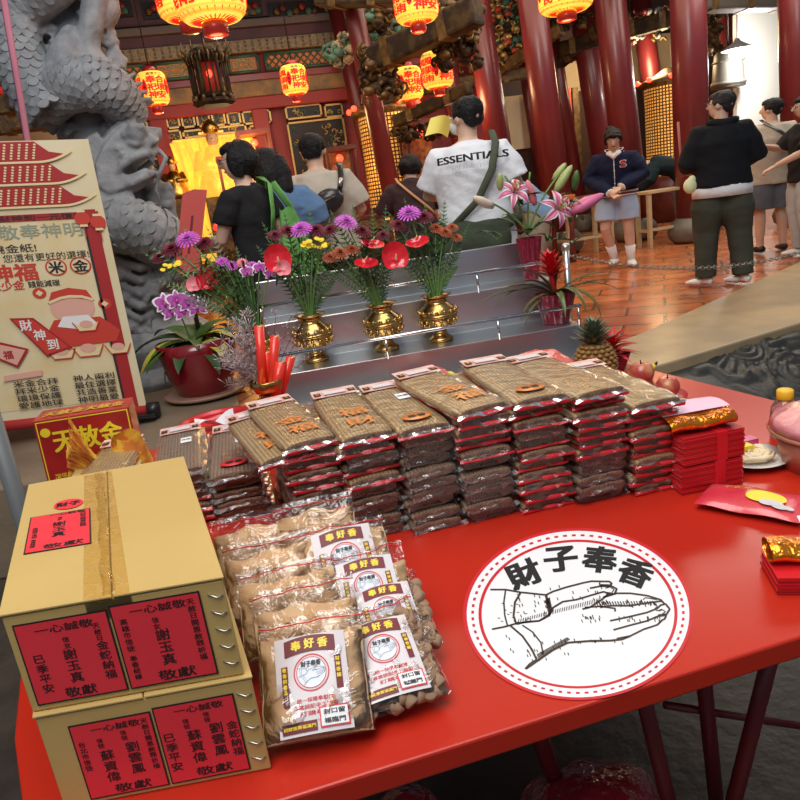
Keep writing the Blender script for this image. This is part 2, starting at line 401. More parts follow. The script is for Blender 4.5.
# upper dark panels
for i, (a, b) in enumerate(((100, 132), (142, 196), (232, 262), (268, 330))):
    m = MB(); wrect(m, a, b, 1, 18, BLACK, WY-.2, .05); t = tag(m.build('painted_board'), 'x', 'panel', 'dark painted panels high on the back wall')
    t['label'] = ['dark painted panel high above the dragon column', 'dark painted panel above the leftmost large lantern', 'short dark painted panel right of the big lantern', 'dark painted panel above the small lantern by the corner'][i]
    x0, x1 = wz(a, 9)[0], wz(b, 9)[0]; zc = wz((a+b)/2, 10, WY-.25)[1]
    q = MB()
    for k in range(9): q.ball((x0+.1+(x1-x0-.2)*k/8, WY-.26, zc+.05*math.sin(k*2)), (.06, .03, .06), (GWOOD, RED, GREEN)[k % 3], 8, 5)
    q.build('carving', t)
# lattice transoms
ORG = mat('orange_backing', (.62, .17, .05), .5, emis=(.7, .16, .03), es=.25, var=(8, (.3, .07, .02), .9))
def transom(px0, px1, kind, label):
    t = thing('lattice_transom', label, 'window', (0, 0, 0), 0, 'lattice transoms over the inner hall')
    x0, x1 = wz(px0, 65, WY-.12)[0], wz(px1, 65, WY-.12)[0]; z0, z1 = z(74), z(58); y = WY-.12
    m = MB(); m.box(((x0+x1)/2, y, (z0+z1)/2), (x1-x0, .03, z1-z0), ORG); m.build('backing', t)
    m = MB()
    for a, b, c, d in ((x0, x1, z1, z1), (x0, x1, z0, z0), (x0, x0, z0, z1), (x1, x1, z0, z1)): m.cyl((a, y-.03, c), (b, y-.03, d), .025, GREEN, 6)
    m.build('frame', t); m = MB(); s = .12
    GL = GREEN if kind == 'd' else mat('pale_gold_lattice', (.55, .48, .25), .5)
    if kind == 'd':
        n = int((x1-x0+z1-z0)/s)+1
        for k in range(n):
            a = x0+k*s; h = z1-z0
            for sg in (0, 1):
                p, q = (a, z0), (a-h, z1)
                if p[0] > x1: q = (q[0], q[1]); p = (x1, z0+(a-x1))
                if q[0] < x0: q = (x0, z0+(a-x0))
                if p[1] > z1 or q[1] < z0: continue
                if sg: p = (x0+x1-p[0], p[1]); q = (x0+x1-q[0], q[1])
                m.cyl((p[0], y-.03, p[1]), (q[0], y-.03, q[1]), .013, GL, 5)
    else:
        cx = (x0+x1)/2; cz = (z0+z1)/2; h = (z1-z0)/2; w = (x1-x0)/2
        for a in (.3, .55, .8):
            pts = [(cx+w*a*math.cos(PI/4*k+PI/8), y-.03, cz+h*a*math.sin(PI/4*k+PI/8)) for k in range(8)]
            m.tube(pts, .012, GL, 5, closed=True)
        for k in range(12):
            c_, s_ = math.cos(PI/6*k), math.sin(PI/6*k); m.cyl((cx+w*.3*c_, y-.03, cz+h*.3*s_), (cx+w*.95*c_, y-.03, cz+h*.95*s_), .011, GL, 5)
    m.build('lattice', t)
transom(106, 143, 'd', 'green diamond lattice transom beside the dragon column')
transom(155, 197, 'o', 'octagonal pale lattice transom left of the hanging censer lantern')
transom(229, 258, 'o', 'octagonal pale lattice transom right of the hanging censer lantern')
transom(266, 336, 'd', 'long green diamond lattice transom above the rightmost small lantern')
# carved gold panels
def carved(px0, px1, py0, py1, label, seed, Y=WY-.06):
    rnd = random.Random(seed)
    t = thing('carved_relief', label, 'panel', (0, 0, 0), 0, 'gilded carved panels of the back wall')
    x0, zt = wz(px0, (py0), Y); x1 = wz(px1, py0, Y)[0]; zb = wz(px0, py1, Y)[1]
    m = MB(); m.box(((x0+x1)/2, Y, (zt+zb)/2), (x1-x0, .05, zt-zb), BLACK); m.build('ground', t)
    m = MB()
    for a, b, c, d in ((x0, x1, zt, zt), (x0, x1, zb, zb), (x0, x0, zb, zt), (x1, x1, zb, zt)): m.box(((a+b)/2, Y-.04, (c+d)/2), (abs(b-a)+.03, .04, abs(d-c)+.03), GOLDB)
    m.build('gilt_frame', t); m = MB()
    n = max(5, int((x1-x0)*(zt-zb)*70))
    for k in range(min(n, 70)):
        cx, cz = rnd.uniform(x0+.05, x1-.05), rnd.uniform(zb+.05, zt-.05); a = rnd.uniform(0, 6); r = rnd.uniform(.03, .06)
        pts = [(min(max(cx+r*(1-j/7)*math.cos(a+j*.9), x0+.02), x1-.02), Y-.04-.01*rnd.random(), min(max(cz+r*(1-j/7)*math.sin(a+j*.9), zb+.02), zt-.02)) for j in range(6)]
        m.tube(pts, .011, GOLDB if k % 3 else GREEN, 5)
    m.build('carving', t)
GOLDB = mat('gilt_carving', (.62, .42, .15), .4, .6)
for k in range(7): carved(166+k*15.2, 178+k*15.2, 117-k*.85, 129-k*.85, ['leftmost', 'second', 'third', 'middle', 'fifth', 'sixth', 'rightmost'][k]+' of the seven small gold panels over the altar', k)
carved(183, 246, 132, 138.5, 'long low gilded frieze directly above the glowing altar', 21)
carved(167, 180, 132, 144, 'small gold panel at left end of the long frieze', 22); carved(249, 262, 127, 137, 'small gold panel at right end of the long frieze', 23)
for k in range(6): carved(146+k*.8, 158+k*.8, 120+k*20, 133+k*20, ['topmost', 'second from the top', 'third from the top', 'fourth from the top', 'fifth from the top', 'lowest'][k]+' small gold panel in the column beside the dragon head', 40+k)
carved(285, 320, 108, 120, 'wide gold panel above the man in the beige shirt', 61); carved(324, 341, 106, 118, 'small gold panel at the corner of the back wall', 62)
carved(287, 343, 124, 186, 'large gold carved panel behind the man in the beige shirt', 63)
for k, (a, b) in enumerate(((348, 353), (352, 357))): pass
# altar niche
t = thing('altar_niche', 'glowing golden altar niche with draped gold figures behind the worshippers', 'altar')
ax0, az1 = wz(172, 140, WY-.3); ax1 = wz(252, 140, WY-.3)[0]; az0 = .9; y = WY-.3
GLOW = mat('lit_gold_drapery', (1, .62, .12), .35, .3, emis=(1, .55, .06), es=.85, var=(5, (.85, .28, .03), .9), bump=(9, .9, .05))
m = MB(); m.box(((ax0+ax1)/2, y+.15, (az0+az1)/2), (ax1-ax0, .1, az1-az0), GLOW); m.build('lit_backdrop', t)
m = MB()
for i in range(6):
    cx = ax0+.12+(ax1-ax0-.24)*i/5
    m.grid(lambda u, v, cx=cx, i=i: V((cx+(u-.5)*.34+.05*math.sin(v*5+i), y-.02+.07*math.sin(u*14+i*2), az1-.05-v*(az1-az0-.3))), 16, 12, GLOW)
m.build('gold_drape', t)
def deity(name, x, y, z, h, label, robe):
    t = thing(name, label, 'statue'); m = MB(); m.box((x, y, (FL+z)/2), (.5*h, .4*h, z-FL), GWOOD); m.build('pedestal', t, bevel=.01); m = MB()
    m.lathe([(.30*h, 0), (.32*h, .1*h), (.24*h, .32*h), (.22*h, .5*h), (.12*h, .66*h), (.05*h, .7*h)], robe, 14, c=(x, y, z))
    for s in (-1, 1): m.tube([(x+s*.2*h, y, z+.6*h), (x+s*.26*h, y-.1*h, z+.42*h), (x+s*.04*h, y-.24*h, z+.42*h)], [.07*h, .08*h, .06*h], robe, 8)
    m.build('robe', t)
    m = MB(); m.ball((x, y-.02*h, z+.78*h), (.085*h, .09*h, .11*h), mat('painted_face', (.78, .48, .32), .5)); m.ball((x, y-.11*h, z+.77*h), .015*h, MATS['painted_face'], 6, 4); m.build('face', t)
    m = MB(); m.lathe([(.10*h, 0), (.11*h, .03*h), (.13*h, .08*h), (.07*h, .16*h), (.02*h, .2*h)], GOLD, 10, c=(x, y, z+.84*h))
    m.box((x, y-.02*h, z+.86*h), (.34*h, .03*h, .03*h), GOLD); m.build('crown', t)
p = D(178, 195, 12.2); deity('deity_statue', p.x, p.y, p.z-.05, .62, 'seated gold deity statue with painted face at the left of the altar', GOLD)
p = D(222, 190, 12.3); deity('deity_statue', p.x, p.y, p.z-.1, 1.15, 'large gold seated deity statue in the middle of the altar', GLOW)
# altar tables
def altar_table(name, x0, x1, y0, y1, zt, label, top=None):
    t = thing(name, label, 'table', ((x0+x1)/2, (y0+y1)/2, FL)); w, d, h = x1-x0, y1-y0, zt-FL; DW = mat('dark_red_wood', (.13, .022, .018), .4, coat=.2, var=(8, (.06, .012, .01), .7))
    m = MB(); m.box((0, 0, h-.03), (w, d, .06), top or DW); m.build('tabletop', t, bevel=.008)
    m = MB(); m.box((0, -d/2+.03, h-.14), (w-.08, .02, .16), GWOOD); m.build('apron', t)
    for sx in (-1, 1):
        for sy in (-1, 1):
            m = MB(); m.tube([(sx*(w/2-.06), sy*(d/2-.06), h-.06), (sx*(w/2-.05), sy*(d/2-.05), h*.5), (sx*(w/2-.06), sy*(d/2-.06), 0)], [.045, .03, .045], DW, 8); m.build('leg', t)
    return t
altar_table('altar_table', -1.4, 2.6, 10.6, 11.6, 1.35, 'long dark red altar table in front of the glowing niche')
altar_table('offering_table', 2.15, 4.4, 8.2, 8.8, 1.28, 'dark red offering table before the person in the dark top', mat('orange_cloth', (.5, .12, .03), .6))
# offerings on the altar tables: each its own thing
rn2 = random.Random(4)
def red_lamp(x, y, z, label, h=.16, name='altar_lamp'):
    t = thing(name, label, 'lamp', (x, y, z)); m = MB(); m.lathe([(.05, 0), (.03, .02), (.015, .05), (.04, .08)], BRASS, 10); m.build('base', t)
    m = MB(); m.lathe([(.03, .08), (.05, .11), (.045, .15), (.02, .18)], mat('red_lamp_glass', (.9, .05, .03), .3, emis=(1, .03, .02), es=2.5), 10); m.build('lamp_shade', t)
for i, (px, py, lab) in enumerate(((186, 198, 'small red altar lamp left of the woman with the green bag'), (212, 205, 'small red altar lamp just left of the black haired woman'),
                                   (384, 190, 'small red altar lamp left of the person in the plum top'), (392, 186, 'small red altar lamp before the gold light tower'), (440, 196, 'small red lamp between the plum top and the white shirt'), (160, 212, 'small red altar lamp beside the stone dragon claw'))):
    q = D(px, py, 10.9 if px < 300 else 8.5); zz = 1.35 if px < 300 else 1.28; red_lamp(q.x, q.y if px < 300 else 8.5, zz, lab)
# shrine cabinets (dark frames with glass and red lamps inside)
def cabinet(px, py_top, Y, w, zb, label, d=.4, back=True):
    q = D(px, py_top, Y); h = q.z-zb; t = thing('lamp_cabinet', label, 'cabinet', (q.x, Y, zb)); DW = MATS['dark_red_wood']
    m = MB(); m.box((0, 0, .03), (w, d, .06), DW); m.box((0, 0, h-.03), (w+.06, d+.06, .06), DW)
    if zb < FL+.1: m.box((0, 0, .35), (w, d, .7), DW)
    for sx in (-1, 1):
        for sy in (-1, 1): m.box((sx*w/2, sy*d/2, h/2), (.035, .035, h), DW)
    m.build('frame', t)
    m = MB(); m.box((0, d/2-.01, h/2 if back else .2), (w-.05, .015, h-.1 if back else .3), mat('cabinet_backing', (.22, .05, .03), .4, var=(12, (.5, .3, .1), .7))); m.build('back_panel', t)
    m = MB(); m.ball((0, 0, h-.16), .055, mat('red_bulb', (.9, .08, .04), .3, emis=(1, .05, .02), es=4)); m.build('red_lamp', t)
    lo = .72 if zb < FL+.1 else .06
    for k in range(3):
        m = MB(); x = (k-1)*w*.28; z0 = lo; g = min(.5, h-lo-.35)/.5; m.lathe([(.05, z0), (.03, z0+.04*g), (.06, z0+.14*g), (.035, z0+.24*g), (.055, z0+.32*g), (.02, z0+.42*g)], mat('silver_ornament', (.7, .68, .62), .3, .8), 10, c=(x, -.02, 0)); m.build('ornament', t)
    return t
cabinet(252, 131, 11.0, .42, 1.36, 'dark framed cabinet with red lamp behind the blue shirt', back=False)
cabinet(226, 157, 10.9, .24, 1.36, 'narrow dark framed cabinet left of the black haired woman', back=False)
cabinet(418, 121, 10.4, .50, FL, 'dark framed glass cabinet with red lamp behind the dark haired sitter')
cabinet(338, 147, 10.9, .42, 1.36, 'low dark framed cabinet with lights right of the beige shirt')
# gold light towers
def light_mat(name, sc):
    m = mat(name, (.30, .12, .03), .45, .3); nt = m.node_tree; N = nt.nodes; L = nt.links
    tc = N.new('ShaderNodeTexCoord'); t = N.new('ShaderNodeTexBrick'); t.offset = 0; t.inputs['Scale'].default_value = sc
    t.inputs['Color1'].default_value = (1, .58, .14, 1); t.inputs['Color2'].default_value = (1, .42, .06, 1); t.inputs['Mortar'].default_value = (.06, .015, .005, 1)
    t.inputs['Brick Width'].default_value = 1; t.inputs['Row Height'].default_value = 1; t.inputs['Mortar Size'].default_value = .22; t.inputs['Mortar Smooth'].default_value = .3
    L.new(tc.outputs['UV'], t.inputs['Vector']); L.new(t.outputs['Color'], N['Principled BSDF'].inputs['Emission Color']); L.new(t.outputs['Color'], N['Principled BSDF'].inputs['Base Color'])
    N['Principled BSDF'].inputs['Emission Strength'].default_value = .5; return m
LT = light_mat('tower_of_small_lights', 1)
def uvcyl(name, parent, r, h, nu, nv, mt, arc=2*PI, seg=40, flatw=None):
    vs = []; fs = []; uv = []
    for i in range(seg+1):
        a = arc*i/seg-PI/2-arc/2
        for z_ in (0, h): vs.append((r*math.cos(a), r*math.sin(a), z_) if not flatw else (flatw*(i/seg-.5), 0, z_))
    for i in range(seg): fs.append((2*i, 2*i+2, 2*i+3, 2*i+1)); uv.append([(nu*i/seg, 0), (nu*(i+1)/seg, 0), (nu*(i+1)/seg, nv), (nu*i/seg, nv)])
    me = bpy.data.meshes.new(name); me.from_pydata(vs, [], fs); me.materials.append(mt); l = me.uv_layers.new(name='uv'); k = 0
    for q in uv:
        for c in q: l.data[k].uv = c; k += 1
    o = bpy.data.objects.new(name, me); COL.objects.link(o); o.parent = parent; return o
def tower(px, py0, py1, Y, r, label):
    a = D(px, py1, Y); b = D(px, py0, Y); h = b.z-a.z; t = thing('light_tower', label, 'light tower', (a.x, Y, a.z))
    uvcyl('light_wall', t, r, h, int(r*2*PI/.055), int(h/.055), LT)
    m = MB(); m.lathe([(r+.02, h), (r+.12, h+.05), (r+.1, h+.1), (r*.6, h+.2), (r*.2, h+.3)], GWOOD, 24); m.build('roof', t)
    m = MB(); m.lathe([(r+.1, -(a.z-FL)), (r+.1, -.1), (r+.04, 0)], MATS['dark_red_wood'], 24); m.build('base', t)
    for k in range(9):
        m = MB(); w = 2*PI*k/9; m.ball(((r+.13)*math.cos(w), (r+.13)*math.sin(w), h+.12), .045, MATS['red_bulb'], 8, 6); m.build('red_lamp', t)
tower(397, 114, 205, 11.2, .42, 'round golden tower of tiny lights behind the seated worshipper')
tower(671, 86, 175, 12.0, .42, 'golden tower of tiny lights between the two nearest red columns')
# cream wall pieces at the back right
for i, (a, b, c, d) in enumerate(((438, 470, 95, 140), (498, 528, 96, 150), (552, 590, 62, 92), (622, 678, 35, 80))):
    m = MB(); wrect(m, a, b, c, d, CREAM, WY+.9 if i != 3 else WY+.6, .05); struct(m.build('wall_cream'))
m = MB()
q0 = D(552, 215, WY+.5); q1 = D(576, 95, WY+.5)
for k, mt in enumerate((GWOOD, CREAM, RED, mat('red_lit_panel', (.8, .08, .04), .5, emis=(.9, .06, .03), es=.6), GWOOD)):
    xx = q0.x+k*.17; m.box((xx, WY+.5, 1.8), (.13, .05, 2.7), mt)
struct(m.build('door_1'))
# bright arched white bay with lamp
ay = 11.2; ax0 = D(733, 100, ay).x; ax1 = D(785, 100, ay).x; zt = D(757, 6, ay).z
m = MB(); pts = [(ax0, FL), (ax1, FL), (ax1, zt-.12)]+[(ax1+(ax0-ax1)*k/10, zt-.12+.16*math.sin(PI*k/10)) for k in range(1, 10)]+[(ax0, zt-.12)]
m.prism(pts, .1, WHITEP, frame((0, ay, 0), (1, 0, 0), (0, 0, 1))); struct(m.build('wall_alcove'))
point('alcove_bulb_light', (D(740, 52, 10.6).x, 10.3, D(740, 52, 10.6).z-.2), 105, (1, .97, .9), .12)
point('cream_wall_fill', (8.2, 12.2, 3.3), 90, (1, .75, .42), .3)  # added fill light, no fixture here; brightens the cream pieces at the back right
def pendant(px, py, Y, ztop, label, col=(1, .97, .9), es=14):
    q = D(px, py, Y); t = thing('pendant_lamp', label, 'lamp', q); m = MB()
    m.lathe([(.03, .16), (.05, .12), (.10, .08), (.24, 0), (.235, -.01)], mat('lamp_shade_enamel', (.6, .62, .6), .4), 20, caps=False); m.build('lamp_shade', t)
    m = MB(); m.ball((0, 0, -.06), (.12, .12, .11), mat('bright_bulb', (1, 1, 1), .3, emis=col, es=es)); m.build('bulb', t)
    m = MB(); m.cyl((0, 0, .15), (0, 0, ztop-q.z), .008, BLACK, 6); m.build('cord', t)
pendant(737, 49, 10.4, 5.4, 'bright white pendant lamp in front of the white alcove')
q = D(728, 46, 10.9); t = thing('bronze_bell', 'grey bronze temple bell hanging behind the white pendant lamp', 'bell', (q.x, 10.9, D(728, 88, 10.9).z))
hb = q.z-D(728, 88, 10.9).z; GM = mat('bell_metal', (.20, .19, .17), .45, .6, bump=(8, .4)); m = MB()
m.lathe([(.27, 0), (.26, .05), (.24, hb*.5), (.22, hb*.8), (.14, hb*.96), (.03, hb)], GM, 24); m.build('bell_body', t)
m = MB(); m.lathe([(.275, .03), (.285, .07), (.275, .1)], GM, 24); m.build('band', t); m = MB(); m.lathe([(.245, hb*.6), (.255, hb*.63), (.245, hb*.66)], GM, 24); m.build('band', t)
m = MB(); m.cyl((0, 0, hb), (0, 0, 5.4-q.z+hb), .015, BLACK, 6); m.build('hanging_rope', t)
q = D(758, 52, 11.1); t = thing('wall_bracket', 'black scrolled iron bracket on the white alcove wall', 'bracket', (q.x, 11.15, q.z)); m = MB()
m.tube([(0, 0, -.12), (0, 0, .12), (.0, 0, .12), (.4, 0, .12)], .012, BLACK, 6); m.tube([(.2+.08*math.cos(k*.6), 0, .03+.08*math.sin(k*.6)) for k in range(11)], .01, BLACK, 6); m.build('scroll', t)
# ------------------------------------------------------------------ columns
def column(base, top, Y, r, label, pedestal=True):
    b = D(base[0], base[1], Y); tp = D(top[0], top[1], Y); b = V((b.x+(b.z-FL)*(b.x-tp.x)/(tp.z-b.z), Y, FL)); k = (5.4-b.z)/(tp.z-b.z) if tp.z > b.z else 1
    end = V((b.x+(tp.x-b.x)*k, Y, 5.4)); t = thing('red_column', label, 'column', b, 0, 'red lacquered temple columns')
    m = MB(); hb = .3 if pedestal else .02
    m.tube([V((0, 0, hb)), (end-b)*.5, end-b], [r, r*.99, r*.97], COLRED, 32); m.build('shaft', t)
    if pedestal:
        m = MB(); m.lathe([(r*1.15, 0), (r*1.45, .06), (r*1.55, .15), (r*1.4, .24), (r*1.12, .3), (r*1.05, .32)], mat('pedestal_stone', (.16, .14, .11), .5, bump=(30, .3), var=(6, (.1, .09, .07), .8)), 28); m.build('stone_base', t)
column((694, 238), (688, 0), 8.3, .215, 'nearest thick red column, behind the man in black')
column((634, 228), (610, 0), 9.6, .215, 'thick red column standing directly behind the girl in the jacket')
column((562, 240), (532, 0), 9.4, .19, 'thick red column standing between the white shirt and the girl')
column((512, 240), (476, 0), 10.2, .19, 'red column whose foot is hidden behind the white shirt man')
column((612, 225), (583, 15), 12.2, .22, 'darker red column just left of the one behind the girl')
column((668, 205), (643, 20), 12.8, .19, 'far red column seen under a carved bracket')
column((800, 200), (797, 0), 8.2, .225, 'red column cut off by the right edge of the photo')
column((545, 205), (523, 60), 13.0, .10, 'thin red post behind the white shirt, left of the thick column')
column((578, 200), (553, 40), 12.6, .13, 'thin red post between the two thick columns left of the girl')
column((395, 215), (352, 0), 9.0, .12, 'slim red column right of the beige shirt man', True)
column((378, 200), (333, 0), 12.4, .12, 'slim red corner post at the end of the gilded wall')
column((470, 190), (440, 30), 11.6, .16, 'red column right behind the pair of lanterns')
column((728, 180), (724, 0), 11.9, .15, 'red column left of the bright white alcove')
for px_ in (166, 268):
    m = MB(); x_ = D(px_, 160, WY-.2).x; m.box((x_, WY-.12, (FL+z(113))/2), (.26, .2, z(113)-FL), MATS['beam_bright_red']); struct(m.build('trim_12' if px_ < 200 else 'trim_13', bevel=.01))
# ------------------------------------------------------------------ roof beams and brackets
def beam(a, Ya, b, Yb, w, h, mt, label, ends=True):
    p, q = D(*a, Ya), D(*b, Yb); L_ = (q-p).length; M_ = frame((p+q)/2, q-p, z=(0, 0, 1) if abs((q-p).normalized().z) < .9 else (0, 1, 0))
    t = thing('roof_beam', label, 'beam'); m = MB(); m.box((0, 0, 0), (L_, w, h), mt, M_); m.build('timber', t, bevel=.03)
    m = MB(); n = int(L_/.5)
    for k in range(max(2, n)):
        x_ = -L_/2+L_*(k+.5)/max(2, n); m.box((x_, 0, 0), (.10, w+.02, h+.02), GWOOD, M_)
    m.build('painted_band', t)
    return t
beam((366, 64), 8.2, (478, 10), 7.0, .22, .26, WOOD, 'heavy brown beam slanting up behind the pair of lanterns')
beam((402, 92), 12.3, (545, 70), 12.3, .2, .2, GWOOD, 'gilded beam above the white shirt man')
beam((495, 74), 12.2, (562, 28), 11.2, .16, .18, GWOOD, 'gilded beam rising behind the thick column to the lantern')
beam((556, 66), 12.6, (610, 22), 11.6, .18, .2, WOOD, 'dark beam rising left of the column behind the girl')
beam((395, 122), 10.0, (470, 88), 9.0, .16, .16, WOOD, 'thin brown beam just above the golden light tower')
beam((560, 50), 12.4, (680, 16), 11.0, .2, .24, WOOD, 'dark beam crossing behind the two nearest columns')
beam((690, 6), 9.4, (830, 2), 9.4, .3, .16, mat('beam_grey_brown', (.12, .10, .08), .6, bump=(9, .4)), 'grey brown beam across the top right corner')
beam((320, -2), 9, (440, -6), 8, .3, .2, WOOD, 'dark beam at the top edge above the middle lantern')
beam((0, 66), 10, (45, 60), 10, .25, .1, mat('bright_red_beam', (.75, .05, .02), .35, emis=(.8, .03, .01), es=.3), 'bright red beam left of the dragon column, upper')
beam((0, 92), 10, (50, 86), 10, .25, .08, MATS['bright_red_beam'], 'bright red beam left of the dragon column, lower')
beam((-10, 108), 9.5, (55, 100), 9.5, .3, .16, GWOOD, 'gilded beam with old paint left of the dragon column, upper')
beam((-10, 128), 9.3, (60, 120), 9.3, .3, .16, GWOOD, 'gilded beam with old paint left of the dragon column, lower')
m = MB(); wrect(m, -30, 62, 132, 150, CREAM, 9.8, .05); struct(m.build('wall_cream'))
m = MB(); wrect(m, -30, 50, 10, 60, GWOOD, 11.8, .05); struct(m.build('wall_gilded'))
def bracket(px, py, Y, w, h, label, mts, seed, n=26):
    q = D(px, py, Y); t = thing('carved_bracket', label, 'bracket', q); rnd = random.Random(seed)
    for k, mt in enumerate(mts):
        m = MB()
        for i in range(int(n*1.5)//len(mts)):
            cx, cy, cz = rnd.uniform(-w/2, w/2), rnd.uniform(-.12, .12), rnd.uniform(-h/2, h/2); a = rnd.uniform(0, 6); r = rnd.uniform(.04, .09)
            m.tube([(cx+r*(1-j/8)*math.cos(a+j), cy+.02*j, cz+r*(1-j/8)*math.sin(a+j)) for j in range(7)], [.024-.002*j for j in range(7)], mt, 5)
            if i % 3 == 0: m.ball((cx, cy, cz), (.07, .06, .05), mt, 8, 5)
        m.build('scrollwork', t)
bracket(382, 74, 8.0, .42, .5, 'dark carved bracket left of the pair of lanterns', (WOOD, GWOOD), 1, 40)
bracket(458, 32, 7.6, .5, .7, 'dark carved bracket right of the middle lantern', (WOOD, GWOOD), 2, 60)
bracket(512, 30, 12.0, 1.0, 1.0, 'colourful carved roof ornament between the two red columns', (GREEN, GOLDB, mat('vermilion', (.5, .06, .03), .5), GOLDB, WOOD), 3, 190)
bracket(643, 26, 12.3, .9, .5, 'carved bracket with red blossom on the far column', (COLRED, GWOOD, STONE), 4, 50)
bracket(395, 22, 9.6, .8, .6, 'painted dragon carving behind the middle lantern', (GREEN, WOOD, GWOOD), 5, 60)
bracket(712, 30, 10.6, .4, .7, 'dark carved bracket right of the nearest column', (WOOD, GWOOD), 6, 44)
bracket(560, 16, 11.6, 1.1, .4, 'gilded carving behind the top right lantern', (GWOOD, WOOD), 7, 50)
bracket(345, 48, 9.2, .45, .3, 'painted beam end carved with clouds by the slim column', (GREEN, INS), 8, 30)
bracket(430, 130, 10.2, 1.0, .18, 'dark carved eave above the glass lamp cabinet', (WOOD, GWOOD), 9, 40)
# ------------------------------------------------------------------ paper lanterns
def lantern_paper():
    m = mat('lantern_paper', (1, .72, .08), .6, emis=(1, .50, .03), es=.75); nt = m.node_tree; N = nt.nodes; L = nt.links; b = N['Principled BSDF']
    tc = N.new('ShaderNodeTexCoord'); w = N.new('ShaderNodeTexWave'); w.bands_direction = 'Z'; w.inputs['Scale'].default_value = 12
    mx = N.new('ShaderNodeMix'); mx.data_type = 'RGBA'; mx.inputs['A'].default_value = (1, .46, .02, 1); mx.inputs['B'].default_value = (1, .80, .14, 1)
    L.new(tc.outputs['Object'], w.inputs['Vector']); L.new(w.outputs['Fac'], mx.inputs['Factor']); L.new(mx.outputs['Result'], b.inputs['Emission Color'])
    return m
PAPER = lantern_paper(); LRED = mat('lantern_red_ink', (.85, .02, .01), .6, emis=(1, .015, .01), es=.75)
def lantern(px, py, Y, r, h, label, turn=0.0, power=6):
    q = D(px, py, Y); t = thing('paper_lantern', label, 'lantern', q, turn, 'glowing yellow paper lanterns')
    def R(z): a = min(1, abs(z)/(h/2)); return r*(1-.22*a**8)
    m = MB(); m.lathe([(r*.4, -h/2)]+[(R(-h/2+h*k/16), -h/2+h*k/16) for k in range(17)]+[(r*.4, h/2)], PAPER, 36, caps=False); m.build('lantern_body', t)
    m = MB(); m.lathe([(r*.2, -h/2-.09), (r*.36, -h/2-.08), (r*.38, -h/2-.02), (r*.3, -h/2)], mat('lantern_base_red', (.45, .02, .02), .35, coat=.4), 20); m.build('end_cap', t); m = MB()
    m.lathe([(r*.45, h/2-.01), (r*.5, h/2+.02), (r*.42, h/2+.05)], MATS['lantern_base_red'], 20); m.build('end_cap', t)
    m = MB()
    for k in range(28):
        a = 2*PI*k/28; m.tube([(r*.38*math.cos(a), r*.38*math.sin(a), -h/2-.01), (R(h/2)*math.cos(a), R(h/2)*math.sin(a), -h/2+.005), (R(h*.42)*1.01*math.cos(a), R(h*.42)*1.01*math.sin(a), -h*.42)], .0035, LRED, 4)
    m.build('bottom_ribs', t)
    def wrap(a0):
        def f(p): a = a0+p.x/r; rr = R(p.y)+.004; return V((rr*math.sin(a), -rr*math.cos(a), p.y))
        return f
    m = MB(); I = Matrix()
    for k in range(4):
        f = wrap(k*PI/2)
        for c_, col_ in enumerate(('國泰民', '風調雨') if k % 2 else ('奉祀神', '合境安')):
            for j, ch in enumerate(col_): m.text(ch, (c_-.5)*r*.62, h*(.22-.235*j), h*.235, LRED, I, 0, bold=.04, sx=1.35, fn=f)
        m.text('慶讚中元', 0, h*.40, h*.09, BLACK, I, 0, bold=.01, fitw=r*1.1, fn=f)
        f2 = wrap(k*PI/2+PI/4); ov = [(r*.17*math.cos(2*PI*i/16), h*.25*math.sin(2*PI*i/16)) for i in range(16)]
        m.add([f2(V((x_, y_, 0))) for x_, y_ in ov], [tuple(range(16))], LRED, False, I)
        f3 = lambda p, f2=f2: f2(p)*1.0+V((0, 0, 0)); g = lambda p, a0=k*PI/2+PI/4: (lambda a: V(((R(p.y)+.009)*math.sin(a), -(R(p.y)+.009)*math.cos(a), p.y)))(a0+p.x/r)
        m.vtext('北極殿', 0, h*.13, h*.12, BLACK, I, 1.1, .012, 0, fn=g)
    m.build('red_lettering', t)
    m = MB(); m.cyl((0, 0, h/2+.04), (0, 0, 5.4-q.z), .006, BLACK, 5); m.build('cord', t)
    if power: point('lantern_bulb', (q.x, q.y, q.z-h/2-.18), power, (1, .55, .2), .1)
lantern(207, -17, 4.7, .205, .40, 'large yellow paper lantern at the top left, right one of the overlapping pair', .5, 3)
lantern(183, -13, 5.3, .19, .38, 'large yellow paper lantern at the top left, half hidden by its neighbour', .1, 0)
lantern(415, -3, 6.3, .185, .38, 'yellow paper lantern at the top edge above the white shirt man', .2, 4)
lantern(565, -10, 6.6, .25, .36, 'yellow paper lantern cut by the top edge between the red columns', .7, 5)
lantern(153, 89, 8.0, .145, .30, 'small yellow paper lantern beside the stone dragon', .3, 4)
lantern(294, 80, 8.5, .145, .29, 'small yellow paper lantern above the man with the sling bag', .3, 4)
lantern(437, 70, 8.0, .17, .36, 'yellow paper lantern in mid air, higher one beside the brown beam', .4, 5)
lantern(408, 84, 8.4, .165, .34, 'yellow paper lantern in mid air, lower left one of the close pair', .1, 0)
